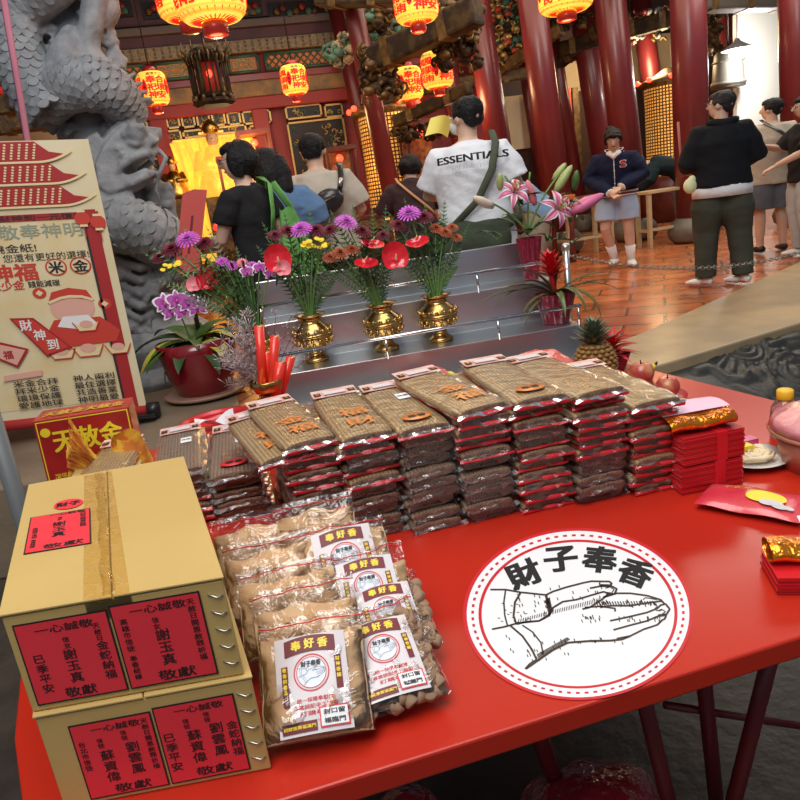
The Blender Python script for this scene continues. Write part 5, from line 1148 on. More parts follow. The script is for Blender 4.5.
# basket under pink film
t = thing('gift_basket', 'orange pink hamper wrapped in pink film cut off by the right edge', 'basket', (1.350, 1.295, TB)); t.scale = (.86, .86, .80); BK = mat('hamper_orange', (.42, .15, .09), .5, coat=.4, var=(9, (.55, .25, .16), .8)); m = MB()
m.tube([(0, 0, 0), (0, 0, .055), (0, 0, .11)], [(.15, .12), (.165, .135), (.172, .14)], BK, 28); m.build('hamper_body', t)
m = MB(); m.lathe([(.176, .105), (.182, .112), (.176, .120)], BK, 30); m.build('rim', t)
m = MB(); m.lathe([(.178, .12), (.165, .15), (.12, .172), (.05, .19), (.0, .20)], mat('pink_film', (.72, .25, .28), .25, coat=.7, bump=(10, .8, .02), var=(6, (.82, .45, .42), .8)), 28); m.build('pink_wrap', t)
m = MB()
for k in range(9):
    a_ = -2.6+k*.3; m.ball((.166*math.cos(a_), .137*math.sin(a_), .05), (.016, .012, .022), mat('hamper_print', (.30, .04, .03), .5), 8, 6); m.cyl((.168*math.cos(a_+.15), .139*math.sin(a_+.15), .03), (.17*math.cos(a_+.15), .141*math.sin(a_+.15), .08), .006, MATS['hamper_print'], 6)
m.build('printed_marks', t)
q = D(785, 396, 1.50); t = thing('oil_bottle', 'clear bottle with a yellow cap behind the pink hamper', 'bottle', (q.x, 1.50, TB)); m = MB(); GL = mat('bottle_plastic', (.85, .88, .85), .08, trans=.9); zz = q.z-TB
m.lathe([(.033, 0), (.036, .01), (.036, zz-.05), (.034, zz-.03), (.022, zz-.012), (.016, zz-.006)], GL, 20); m.build('bottle_body', t); m = MB(); m.lathe([(.020, zz-.008), (.021, zz-.006), (.021, zz+.016), (.018, zz+.019)], mat('cap_yellow', (.88, .50, .03), .4), 20); m.build('cap', t)
m = MB(); m.lathe([(.0367, .02), (.0367, .055)], mat('bottle_label_red', (.5, .05, .04), .5), 20, caps=False); m.build('bottle_label', t)
t = thing('offering_plate', 'white plate with noodles and pink packets between envelopes and hamper', 'plate', P(752, 462, TB+.002)); m = MB(); m.lathe([(.03, 0), (.06, .006), (.085, .018), (.087, .019), (.06, .009), (.0, .006)], mat('plate_white', (.8, .78, .72), .25), 28); m.build('plate', t); m = MB(); rr = random.Random(2)
for k in range(26): a_ = rr.uniform(0, 6); r_ = rr.uniform(0, .05); m.tube([(r_*math.cos(a_+j*.5), r_*math.sin(a_+j*.5), .018+.012*rr.random()) for j in range(6)], .005, mat('noodle_cream', (.85, .72, .48), .5), 6)
m.build('noodles', t); m = MB(); m.box((.0, .045, .035), (.09, .03, .02), mat('magenta_packet', (.6, .05, .2), .3, coat=.5)); m.box((-.02, .02, .036), (.06, .03, .012), LY); m.build('packets', t)
# red film sheets and snack bowl behind the bundles
for (px, py, z_, sx, sy, rz__, lab, sd) in ((543, 366, .80, .15, .09, -.2, 'crinkled translucent red plastic bag behind the fifth and sixth columns', 1), (430, 382, .76, .10, .05, .1, 'small piece of pink plastic bag behind the third column', 2)):
    q = P(px, py, z_); t = thing('red_plastic_bag', lab, 'plastic bag', (q.x, q.y+.04, TB+.002), rz__); m = MB(); FR = mat('red_film_sheet', (.72, .09, .07), .22, coat=.8, bump=(16, .9, .02), var=(7, (.85, .28, .2), .7))
    m.grid(lambda u_, v_: V(((u_-.5)*sx*2, (v_-.5)*sy*2, (z_-TB+.05)*max(0, 1-abs(u_*2-1)**3)**.6*max(0, 1-abs(v_*2-1)**3)**.6*(1+.25*nz((u_*5, v_*4, sd))))), 34, 24, FR); m.build('crinkled_film', t)
q = P(472, 378, .84); t = thing('snack_tray', 'yellow tray with green grapes behind the fourth column of incense', 'tray', (q.x, q.y, TB+.07)); m = MB(); m.box((0, 0, .01), (.17, .10, .02), mat('tray_yellow', (.80, .62, .12), .4)); m.box((-.07, 0, .03), (.02, .10, .04), MATS['tray_yellow']); m.build('tray_body', t, bevel=.004); m = MB(); rr = random.Random(5)
for k in range(26): m.ball((rr.uniform(-.02, .075), rr.uniform(-.04, .04), .03+rr.uniform(0, .012)), .012, mat('grape_green', (.24, .28, .05), .35), 8, 6)
m.build('grapes', t); m = MB(); m.box((q.x, q.y, TB+.034), (.2, .12, .066), CARD); tag(m.build('small_carton', bevel=.003), 'brown carton under the yellow snack tray behind the incense columns', 'box')
m = MB(); q = P(222, 432, .80); t = thing('red_tray', 'red plastic tray with papers behind the short dark stack', 'tray', (q.x, q.y+.1, TB+.03)); m.lathe([(.12, 0), (.15, .04), (.155, .042), (.12, .008), (0, .006)], mat('tray_red_plastic', (.6, .015, .02), .3, coat=.4), 28); m.build('tray_rim', t)
m = MB(); m.grid(lambda u_, v_: V((-.09+.14*u_, -.05+.1*v_, .04+.02*math.sin(u_*5+v_*3))), 10, 6, mat('white_tissue', (.85, .8, .82), .7)); m.build('crumpled_paper', t)
# ------------------------------------------------------------------ fruit
t = thing('pineapple', 'whole pineapple with green crown at the far right corner of the incense columns', 'pineapple', (1.250, 2.26, TB+.003)); m = MB(); PB = mat('pineapple_skin', (.24, .13, .035), .55, var=(24, (.36, .20, .05), .8)); PE = mat('pineapple_eye_tip', (.42, .28, .14), .6)
a0 = .070; hP = .155
def pr(v_): return a0*(math.sin(PI*min(.999, .12+.80*v_)))**.45
m.lathe([(pr(k/14)*.97, hP*k/14) for k in range(15)], PB, 24); m.build('fruit_body', t); m = MB()
for i in range(11):
    for k in range(14):
        a_ = 2*PI*(k+.5*(i % 2))/14; v_ = (i+.5)/11; r_ = pr(v_); c = V((r_*math.cos(a_), r_*math.sin(a_), hP*v_)); m.ball(c, (.0125, .0125, .0085), PB, 6, 4); m.cyl(c*1.0, c+V((math.cos(a_)*.014, math.sin(a_)*.014, .003)), .0035, PE, 4, r1=.0008)
m.build('skin_eyes', t)
def leafgeo(m, base, az, L_, w, up, droop, mt, n=8, twist=0, fold=.25, w0=.6):
    base = V(base); dx = V((math.cos(az), math.sin(az), 0)); sd = V((-math.sin(az), math.cos(az), 0)); vs = []; fs = []
    for i in range(n+1):
        u_ = i/n; ang = up-droop*u_; 
        if i == 0: p = base.copy()
        else: p = p+(dx*math.cos(ang)+V((0, 0, 1))*math.sin(ang))*(L_/n)
        ww = w*(w0+(1-w0)*math.sin(PI*min(1, u_*1.6)/1.0 if u_ < .31 else PI*.5))*(1-max(0, (u_-.35)/.65)**1.8)
        nn = (-dx*math.sin(ang)+V((0, 0, 1))*math.cos(ang)); s2 = (sd*math.cos(twist*u_)+nn*math.sin(twist*u_))
        vs += [p+s2*ww/2+nn*ww*fold, p, p-s2*ww/2+nn*ww*fold]
    for i in range(n): fs += [(3*i, 3*i+1, 3*i+4, 3*i+3), (3*i+1, 3*i+2, 3*i+5, 3*i+4)]
    m.add(vs, fs, mt); return p
CROWN = mat('pineapple_crown_leaf', (.10, .15, .085), .5, var=(14, (.16, .21, .13), .8)); m = MB(); rr = random.Random(9)
for k in range(70):
    v_ = k/70; leafgeo(m, (0, 0, hP-.01+.055*v_), k*2.4, .10-.035*v_, .019, .35+v_*1.05, .35+.3*rr.random()-(.5*(1-v_)), CROWN, 5)
m.build('leaf_crown', t)
t = thing('fruit_plate', 'red plastic plate holding apples beside the pineapple', 'plate', (1.285, 1.985, TB+.002)); m = MB(); m.lathe([(.06, 0), (.09, .004), (.122, .016), (.123, .018), (.09, .008), (0, .006)], mat('plate_red', (.62, .02, .025), .3, coat=.4), 32); m.build('plate_dish', t)
AP = mat('apple_skin', (.42, .06, .045), .3, coat=.3, var=(22, (.60, .30, .12), .8, .12))
for i, (x, y, z_, r, lab) in enumerate(((1.245, 1.96, .040, .037, 'red apple lying at the left front of the red plate'), (1.345, 1.965, .040, .039, 'mottled apple at the right of the red plate'), (1.285, 2.02, .088, .042, 'large dark red apple resting on top of the others'), (1.30, 2.04, .038, .037, 'apple hidden at the back of the red plate'))):
    t = thing('apple', lab, 'apple', (x, y, TB+z_-r*.9), i*.8, 'apples on the red plate'); m = MB(); m.lathe([(.0, .012), (r*.3, .0), (r*.75, r*.25), (r*.98, r*.75), (r, r*1.05), (r*.86, r*1.5), (r*.5, r*1.76), (r*.2, r*1.72), (0, r*1.6)], AP, 22, caps=False); m.build('fruit', t); m = MB(); m.tube([(0, 0, r*1.6), (.004, 0, r*2.0)], [.0018, .0025], WOOD, 5); m.build('stem', t)
t = thing('banana', 'yellow banana tips showing behind the apples', 'banana', (1.30, 2.10, TB)); YB = mat('banana_yellow', (.85, .62, .05), .45, var=(9, (.7, .48, .05), .5)); m = MB(); m.tube([(-.09, -.0, .09), (-.05, .0, .055), (0, .01, .045), (.05, .0, .055), (.085, -.01, .085)], [.008, .017, .019, .016, .006], YB, 8); m.build('banana_peel', t); m = MB(); m.tube([(.085, -.01, .085), (.092, -.01, .095)], [.005, .004], BLACK, 6); m.build('tip', t)
# candle cup with candles, brass
CD = mat('candle_red', (.70, .03, .015), .35, coat=.4, emis=(.5, .02, .0), es=.08)
q = D(269, 398, 2.45); t = thing('brass_cup', 'brass footed cup holding red candles behind the first column of incense', 'cup', (q.x, 2.45, TB)); zc = q.z-TB; m = MB(); m.lathe([(.05, 0), (.055, .01), (.03, .02), (.02, .04), (.018, zc-.02), (.045, zc-.012), (.05, zc-.004), (.022, zc+.008), (.032, zc+.02), (.055, zc+.03), (.062, zc+.065), (.058, zc+.068), (.03, zc+.02)], BRASS, 24); m.build('cup_body', t)
cups = D(269, 385, 2.45)
for i, (px, py0, py1, r, lab) in enumerate(((281, 385, 362, .015, 'short thick red candle at the front of the brass cup'), (291, 378, 357, .013, 'red candle leaning right out of the brass cup'), (275, 370, 336, .013, 'red candle with a label in the middle of the brass cup'), (259, 350, 326, .014, 'tallest red candle at the left of the brass cup'), (266, 378, 352, .012, 'brass coloured tipped candle between the red ones'), (272, 384, 350, .012, 'dark red candle hidden in the middle of the brass cup'))):
    a, b = D(px*.5+269*.5, 396, 2.45-.02*(i == 0)+.012*i), D(px, py1, 2.44+.012*i); t = thing('candle', lab, 'candle', a, 0, 'red candles in the brass cup'); m = MB(); r *= 1.25; m.cyl((0, 0, 0), b-a, r, CD, 16); wx_ = m.build('wax', t); m = MB(); dd = (b-a).normalized(); m.cyl(b-a, b-a+dd*.012, .0012, BLACK, 5); m.lathe([(r*1.0, -.002), (r*.9, .001), (.0, .0)], GOLDB, 14, M=frame(b-a, (1, 0, 0), z=dd)); m.build('wick', wx_)
# ------------------------------------------------------------------ under the table
t = thing('plastic_sack', 'crumpled dark red plastic bag on the ground below the table edge', 'plastic bag', (V((.62, 1.25, 0)))); q = D(592, 800, 1.15); t.location = (q.x, 1.15, 0); m = MB(); hz = max(.15, D(592, 782, 1.15).z)
SK_ = mat('sack_red_film', (.36, .02, .03), .25, coat=.6, bump=(14, .9, .03)); m.grid(lambda u_, v_: V(((.17*math.sin(PI*v_)**.5)*(1+.15*nz((math.cos(u_*2*PI)*2, math.sin(u_*2*PI)*2, v_*3)))*math.cos(u_*2*PI), (.15*math.sin(PI*v_)**.5)*(1+.15*nz((math.cos(u_*2*PI)*2, math.sin(u_*2*PI)*2, v_*3)))*math.sin(u_*2*PI), hz*v_)), 40, 20, SK_); m.build('crumpled_film', t)
q = D(405, 800, 1.2); t = thing('plastic_sack', 'second dark red plastic bag under the middle of the table front', 'plastic bag', (q.x, 1.2, 0)); m = MB(); hz = max(.1, D(405, 792, 1.2).z); m.grid(lambda u_, v_: V(((.1*math.sin(PI*v_)**.5)*math.cos(u_*2*PI)*(1+.15*nz((u_*9, v_*5, 2))), (.1*math.sin(PI*v_)**.5)*math.sin(u_*2*PI), hz*v_)), 30, 14, SK_); m.build('crumpled_film', t)
# ------------------------------------------------------------------ vases and flowers
MUMP = mat('chrysanthemum_purple', (.62, .10, .58), .5, sheen=.3); MUMD = mat('chrysanthemum_maroon', (.16, .012, .03), .6); MUMO = mat('chrysanthemum_rust', (.42, .09, .03), .6); DAISY = mat('daisy_yellow', (.92, .66, .03), .5)
ANR = mat('anthurium_red', (.68, .015, .03), .22, coat=.6, bump=(18, .25, .01)); SPX = mat('spadix_cream', (.85, .55, .30), .5); PKT = mat('flower_pink', (.85, .25, .30), .5); ORW = mat('orchid_white_edge', (.86, .74, .84), .5); ORP = mat('orchid_purple', (.42, .04, .34), .5)
LEAF = mat('leaf_green', (.05, .125, .028), .42, var=(12, (.10, .19, .04), .8)); LEAFD = mat('leaf_dark_green', (.035, .085, .03), .4, var=(10, (.07, .13, .04), .8)); LEAFY = mat('leaf_yellow_edge', (.62, .58, .08), .45); STEM = mat('stem_green', (.12, .24, .06), .5)
def aim(c, d, up=(0, 0, 1)):
    d = V(d).normalized(); x = V(up).cross(d)
    if x.length < .1: x = V((1, 0, 0))
    return frame(c, x, z=d)
def mum(m, c, d, r, mt, n=5):
    M = aim(c, d)
    for w in range(n):
        f = w/(n-1); k_ = int(18-9*f); tl = 1.25*f
        for i in range(k_):
            a = 2*PI*(i+.5*(w % 2))/k_; L_ = r*(1-.45*f); ca, sa = math.cos(a), math.sin(a); ww = r*.11
            P1 = V((ca, sa, 0))*L_*.5*math.cos(tl*.8)+V((0, 0, L_*.5*math.sin(tl*.8)+.15*r)); P2 = V((ca, sa, 0))*L_*math.cos(tl)+V((0, 0, L_*math.sin(tl)*.9)); s_ = V((-sa, ca, 0))*ww
            m.add([V((0, 0, 0)), P1+s_, P1-s_, P2+s_*.6, P2-s_*.6, P2*1.05], [(0, 1, 2), (1, 3, 4, 2), (3, 5, 4)], mt, True, M)
    return m
def daisy(m, c, d, r):
    M = aim(c, d); m.ball((0, 0, 0), (r*.35, r*.35, r*.25), DAISY, 8, 5, M=M)
    for i in range(12):
        a = 2*PI*i/12; t_ = V((math.cos(a), math.sin(a), .15)); s_ = V((-math.sin(a), math.cos(a), 0))*r*.18; m.add([V((0, 0, 0)), t_*r*.6+s_, t_*r, t_*r*.6-s_], [(0, 1, 2, 3)], DAISY, True, M)
def anthurium(b, c, d, r, mt=None, up=(0, 0, 1)):
    M = aim(c, d, up); m = MB()
    def hp(u_, v_):
        a = (u_-.5)*2*PI; rr_ = r*(1.0-.28*abs(math.cos(a/2))**14*1.4+.10*math.cos(a)*0+.22*(abs(math.sin(a/2))**6)); x = rr_*v_*math.sin(a)*.92; y = rr_*v_*math.cos(a)*1.0
        return V((x, y, .22*r*v_*v_-.12*r*math.sin(v_*PI)+.03*r*math.sin(a*5)*v_))
    m.grid(hp, 26, 6, mt or ANR, M); m.build('red_spathe', b)
    m = MB(); m.tube([(0, .1*r, .02), (0, -.02*r, .35*r), (.05*r, -.25*r, .75*r)], [.09*r, .08*r, .04*r], SPX, 8, M=M); m.build('spadix', b)
def orchid(b, c, d, r):
    M = aim(c, d); m = MB()
    for i, (a, w_, l_) in enumerate(((PI/2, .55, 1), (PI/2+2.2, .5, .95), (PI/2-2.2, .5, .95), (PI/2+1.15, .95, 1.05), (PI/2-1.15, .95, 1.05))):
        dr = V((math.cos(a), math.sin(a), 0)); s_ = V((-dr.y, dr.x, 0))
        for mt_, sc, zo in ((ORW, 1, 0), (ORP, .80, .004)):
            m.grid(lambda u_, v_, dr=dr, s_=s_, sc=sc, zo=zo: dr*(r*l_*(.04+u_*sc))+s_*((v_-.5)*r*w_*sc*math.sin(PI*min(.97, u_*.9+.08))**.7)+V((0, 0, zo+.1*r*math.sin(u_*PI)+(i < 3)*-.01*r)), 6, 4, mt_, M)
    m.ball((0, -.08*r, .12*r), (.16*r, .2*r, .14*r), ORP, 8, 6, M=M); m.ball((0, .05*r, .16*r), (.06*r, .08*r, .06*r), DAISY, 6, 4, M=M); m.build('orchid_flower', b)
def fern(m, p0, p1, w, mt, n=16, sag=.02):
    p0, p1 = V(p0), V(p1); d = (p1-p0); s_ = d.cross(V((0, -1, .3))).normalized(); L_ = d.length
    c = [p0+d*(i/n)+V((0, 0, sag*math.sin(PI*i/n))) for i in range(n+1)]; m.tube(c, [.0016]*(n+1), mt, 4)
    for i in range(2, n+1):
        f = math.sin(PI*min(1, .12+.88*i/n))**.7
        for sg in (-1, 1):
            q = c[i]+s_*sg*w*f+d*(.6*w*f/L_); a = c[i]; e = d.normalized()*(.09*w+.002); m.add([a-e, a+e, q+e*.2, q-e*.2], [(0, 1, 2, 3)], mt, True)
def stemcurve(a, b, k=8, bow=.35):
    a, b = V(a), V(b); mid = a.lerp(b, .5)+V((0, 0, (b-a).length*.10)); mid.x = a.x+(b.x-a.x)*bow; mid.y = a.y+(b.y-a.y)*bow
    return [a*(1-u)**2+mid*2*u*(1-u)+b*u*u for u in [i/k for i in range(k+1)]]
def vase(px, py, zb, h, r, label, n=1):
    q = P(px, py, zb); t = thing('brass_vase', label, 'vase', q, 0, 'brass altar vases'); m = MB()
    prof = [(.62, 0), (.66, .03), (.60, .07), (.42, .12), (.34, .18), (.44, .24), (.82, .36), (.98, .50), (1.0, .60), (.86, .72), (.56, .82), (.50, .87), (.62, .94), (.80, .99), (.78, 1.0), (.55, .96), (.42, .86)]
    m.lathe([(a*r, b*h) for a, b in prof], BRASS, 32); m.build('vase_body', t); m = MB(); m.lathe([(r*1.0, h*.53), (r*1.025, h*.56), (r*1.0, h*.60)], BRASS, 32)
    for k in range(48):
        a = 2*PI*k/16; zz_ = (.38, .46, .66)[k//16]; rr_ = (.86, .97, .97)[k//16]; m.ball((r*rr_*math.cos(a+zz_*9), r*rr_*math.sin(a+zz_*9), h*zz_), (.009, .009, .008), BRASS, 6, 4)
    m.build('raised_ornament', t); return V((q.x, q.y, zb+h*.93))
def bouquet(name, label, A, items, ferns, seed, Y0=None, grp='flower bouquets in brass vases', blades=0):
    rs = random.Random(seed); t = thing(name, label, 'flowers', A, 0, grp); O = V(A); Y0 = Y0 or A.y; sm_ = MB()
    for kind, px, py, dY, sz in items:
        c = D(px, py, Y0+dY)-O; d = V((rs.uniform(-.3, .3), -1, rs.uniform(.2, .7))); sm_.tube(stemcurve((0, 0, -.06), c-d.normalized()*.004), [.0035]*9, STEM, 6)
        if kind in 'PDO': m = MB(); mum(m, c, (d.x, -.55, .9), sz, {'P': MUMP, 'D': MUMD, 'O': MUMO}[kind]); m.build({'P': 'purple_chrysanthemum', 'D': 'maroon_chrysanthemum', 'O': 'rust_chrysanthemum'}[kind], t)
        elif kind == 'Y':
            m = MB(); 
            for i in range(9): e = c+V((rs.uniform(-.05, .05), rs.uniform(-.02, .02), rs.uniform(-.015, .02))); daisy(m, e, (rs.uniform(-.3, .3), -.6, .8), sz); sm_.tube([c-V((0, 0, .06)), e], [.0012]*2, STEM, 4)
            m.build('yellow_daisies', t)
        elif kind == 'A': anthurium(t, c, (rs.uniform(-.25, .25), -1, .15), sz, None, (0, 0, -1))
        elif kind == 'S': anthurium(t, c, (rs.uniform(-.4, .4), -.35, .95), sz, None, (0, 1, 0))
        elif kind == 'K': anthurium(t, c, (-.3, -1, .2), sz, PKT, (0, 0, -1))
        elif kind == 'R': orchid(t, c, (rs.uniform(-.3, .3), -1, .3), sz)
        elif kind == 'M': m = MB(); mum(m, c, (0, -.6, .8), sz, PKT if rs.random() < .3 else MUMP, 4); m.build('pink_chrysanthemum', t)
    sm_.build('stems', t); m = MB()
    for i, (px, py, dY, w) in enumerate(ferns):
        fern(m, V((rs.uniform(-.01, .01), rs.uniform(-.01, .01), -.02)), D(px, py, Y0+dY)-O, w, (LEAF, LEAFD)[i % 2], 22)
    m.build('fern_foliage', t); m = MB()
    cx = sum(i[1] for i in items)/len(items); cy = sum(i[2] for i in items)/len(items); c = D(cx, cy, Y0+.03)-O
    for i in range(100):
        e = c*rs.uniform(.35, 1.0)+V((rs.uniform(-.13, .13), rs.uniform(-.04, .07), rs.uniform(-.06, .05)))*rs.uniform(.4, 1); leafgeo(m, e, rs.uniform(0, 2*PI), rs.uniform(.05, .10), .012, rs.uniform(.2, 1.3), .8, (LEAF, LEAFD)[i % 2], 4)
    for i in range(24):
        e = c*.9+V((rs.uniform(-.16, .16), rs.uniform(-.03, .1), rs.uniform(-.05, .09))); sm2 = stemcurve((0, 0, -.03), e); m.tube(sm2, [.0013]*len(sm2), LEAF, 4)
    m.build('leaf_sprays', t); return t
Z1 = .857
A1 = vase(317, 360, Z1, .212, .090, 'leftmost of the three full brass vases on the steel stand')
A2 = vase(387, 349, Z1, .212, .090, 'middle brass vase of the three on the steel stand'); A3 = vase(441, 340, Z1, .212, .090, 'rightmost brass vase on the steel stand')
A0 = vase(264, 366, Z1, .18, .062, 'brass vase half hidden behind the red candles')
bouquet('flower_bouquet', 'bouquet with yellow daisies and a big red anthurium in the leftmost full vase', A1,
 [('P', 301, 230, 0, .05), ('D', 288, 232, .03, .045), ('D', 316, 231, .03, .045), ('D', 275, 236, .03, .035), ('Y', 314, 244, -.03, .016), ('Y', 322, 248, .0, .014), ('A', 278, 262, -.08, .062), ('K', 284, 270, -.1, .035)],
 [(262, 222, .05, .03), (284, 212, .08, .03), (330, 218, .06, .03), (338, 240, .05, .03), (345, 262, .04, .025), (256, 245, .05, .03), (310, 205, .1, .03), (335, 280, 0, .02)], 1)
bouquet('flower_bouquet', 'bouquet with rust chrysanthemums and two red anthuriums in the middle vase', A2,
 [('P', 346, 223, 0, .052), ('D', 330, 231, .03, .04), ('D', 362, 232, .02, .045), ('O', 340, 254, -.02, .04), ('O', 330, 258, 0, .035), ('O', 352, 250, 0, .035), ('S', 372, 245, -.02, .055), ('S', 366, 264, -.06, .055), ('D', 383, 236, .03, .035)],
 [(330, 210, .06, .03), (352, 204, .1, .03), (372, 208, .08, .03), (390, 220, .06, .03), (322, 240, .04, .03), (395, 250, .03, .025), (318, 268, 0, .02), (386, 205, .1, .03)], 2)
bouquet('flower_bouquet', 'bouquet with one bright purple chrysanthemum on top and red anthuriums in the right vase', A3,
 [('P', 409, 214, 0, .052), ('D', 424, 218, .02, .045), ('D', 398, 226, .02, .04), ('S', 417, 243, -.03, .055), ('A', 395, 259, -.07, .062), ('O', 445, 233, 0, .035), ('O', 456, 238, .02, .03), ('O', 436, 229, .03, .035), ('O', 452, 228, .03, .03)],
 [(388, 212, .06, .03), (404, 198, .1, .03), (425, 203, .08, .03), (440, 215, .06, .03), (462, 246, .03, .025), (470, 222, .04, .025), (458, 266, 0, .02), (384, 236, .03, .03), (445, 200, .1, .03)], 3)
bouquet('flower_bouquet', 'bouquet with purple white orchids and pink blooms at the left behind the candles', A0,
 [('P', 188, 240, .15, .055), ('D', 172, 250, .18, .05), ('D', 205, 244, .18, .045), ('Y', 170, 267, .12, .014), ('A', 207, 282, .05, .05), ('K', 194, 286, .05, .035), ('M', 222, 262, .05, .03), ('M', 232, 266, .05, .03), ('M', 242, 263, .05, .028), ('M', 252, 266, .05, .028), ('R', 247, 272, 0, .032), ('R', 260, 268, 0, .032), ('R', 270, 274, 0, .03), ('D', 160, 258, .2, .04)],
 [(150, 246, .2, .035), (160, 236, .25, .03), (182, 226, .25, .03), (206, 226, .2, .03), (170, 282, .1, .03), (184, 300, .1, .03), (226, 284, .05, .025), (236, 246, .1, .025), (156, 280, .15, .03), (212, 306, .05, .02), (142, 252, .25, .03), (246, 292, .0, .02)], 4)
# red pot with orchid plant
q = P(207, 394, FL+.012); t = thing('potted_orchid', 'glossy dark red flower pot with a broad leaved orchid plant', 'potted plant', q); s = 1.0
POT = mat('pot_red_glaze', (.24, .010, .018), .22, coat=.6); m = MB(); hp_ = D(212, 336, q.y).z-q.z; rp = .25
m.lathe([(rp*.62, .02), (rp*.68, .03), (rp*.86, hp_*.4), (rp*.98, hp_*.8), (rp, hp_), (rp*.95, hp_), (rp*.90, hp_*.9), (0, hp_*.88)], POT, 40); m.build('pot', t)
m = MB(); m.lathe([(rp*.7, 0), (rp*1.02, .012), (rp*1.06, .035), (rp*1.0, .03), (0, .018)], mat('saucer_tan', (.38, .22, .15), .5), 36); m.build('saucer', t)
m = MB(); rs = random.Random(8)
for k in range(200): a = rs.uniform(0, 6.3); r_ = rp*.88*math.sqrt(rs.random()); m.tube([(r_*math.cos(a), r_*math.sin(a), hp_*.88), (r_*math.cos(a)+rs.uniform(-.03, .03), r_*math.sin(a)+rs.uniform(-.03, .03), hp_*.9+.03*rs.random())], [.004, .003], mat('bark_moss', (.22, .15, .06), .9), 4)
m.build('bark_moss', t)
m = MB()
for k, (a, L_, w_, up, dr, mt_) in enumerate(((2.9, .50, .15, .75, 1.6, LEAFD), (3.5, .46, .14, .6, 1.7, LEAFY), (-.2, .40, .13, .8, 1.6, LEAFD), (.5, .38, .13, 1.0, 1.4, LEAF), (-1.0, .42, .13, .5, 1.5, LEAFY), (-2.0, .36, .13, .5, 1.6, LEAFD), (1.6, .36, .13, .9, 1.2, LEAFD), (-1.5, .3, .10, .7, 1.2, LEAF), (2.3, .45, .13, .9, 1.4, LEAF), (-.6, .35, .1, .9, 1.6, LEAFY), (-2.6, .42, .14, .55, 1.5, LEAF), (-1.2, .40, .12, .45, 1.7, LEAFD), (.9, .45, .14, .8, 1.5, LEAFD), (-.3, .46, .12, .5, 1.6, LEAF), (3.2, .40, .10, .2, 1.9, LEAFD))):
    leafgeo(m, (0, 0, hp_*.9), a, L_, w_, up, dr, mt_, 10, fold=.12)
m.build('broad_leaves', t); O = V(q); m = MB(); tip = D(172, 300, q.y-.1)-O; m.tube(stemcurve((-.03, 0, hp_*.9), tip, 8, .2), [.005]*9, STEM, 6); m.build('flower_stem', t)
for px, py in ((165, 304), (177, 301), (188, 303), (197, 308), (172, 312), (184, 312)): orchid(t, D(px, py, q.y-.12)-O, (.1, -1, .3), .07)
# red foil pot with bromeliad, lily vase behind, spare bromeliad, silver sprays
FOILR = mat('pink_red_foil', (.22, .010, .03), .25, coat=.7, bump=(14, .9, .02)); BRL = mat('bromeliad_leaf', (.09, .13, .035), .35, var=(9, (.16, .10, .03), .8)); BRR = mat('bromeliad_red_bract', (.62, .012, .02), .35)
def foilpot(q, r, h, t, nm='foil_pot'):
    m = MB(); m.grid(lambda u_, v_: V(((r*(.72+.35*v_)+.008*math.sin(u_*2*PI*11)*v_)*math.cos(u_*2*PI), (r*(.72+.35*v_)+.008*math.sin(u_*2*PI*11)*v_)*math.sin(u_*2*PI), h*v_)), 88, 6, FOILR); m.lathe([(0, h*.85), (r*.95, h*.85)], WOOD, 20, caps=False); m.build(nm, t)
q = V((1.465, 2.985, Z1)); t = thing('bromeliad_plant', 'red bromeliad with long strap leaves in foil pot at right end of steel stand', 'potted plant', q); foilpot(q, .085, .14, t); O = V(q)
m = MB()
for px, py, up, dr, L_, w_ in ((470, 300, .8, 1.5, .36, .026), (500, 278, 1.1, 1.5, .30, .024), (488, 292, .8, 1.2, .38, .022), (460, 300, .55, .9, .44, .022), (510, 315, .5, 1.6, .24, .026), (620, 275, .75, 1.1, .36, .022), (636, 290, .45, .8, .40, .020), (600, 330, .7, 2.2, .30, .034), (560, 270, 1.5, .6, .22, .04), (640, 302, .55, 1.2, .36, .020), (570, 340, .9, 2.3, .26, .036), (545, 350, .8, 2.3, .24, .03), (520, 262, 1.2, 1.2, .32, .024), (530, 330, .3, 1.5, .25, .022)):
    d = D(px, py, q.y-.05)-O; leafgeo(m, (0, 0, .12), math.atan2(d.y, d.x) if px not in (560, 570, 600, 545) else {560: .2, 570: -1.3, 600: -.9, 545: -1.8}[px], L_, w_, up, dr, BRL, 12, fold=.3)
m.build('strap_leaves', t); m = MB(); c = D(549, 262, q.y)-O; m.tube([(0, 0, .1), c*.6+V((0, 0, .05)), c], [.014, .013, .012], BRR, 8); rs = random.Random(3)
for k in range(46): f_ = k/46; leafgeo(m, V((0, 0, .16)).lerp(c, .35+.65*f_), k*2.4, .105*(1-.3*f_), .026, .5+f_*.7, .3, BRR, 5, fold=.2)
m.build('red_bracts', t)
q = V((1.475, 3.245, 1.041)); t = thing('lily_arrangement', 'pink and white lilies in a tall red wrapped vase on the upper step', 'flowers', q); foilpot(q, .052, .20, t, 'wrapped_vase'); O = V(q); LW_ = mat('lily_white', (.88, .78, .80), .45); LP = mat('lily_pink', (.70, .16, .32), .45); LG = mat('lily_bud_green', (.40, .46, .16), .45)
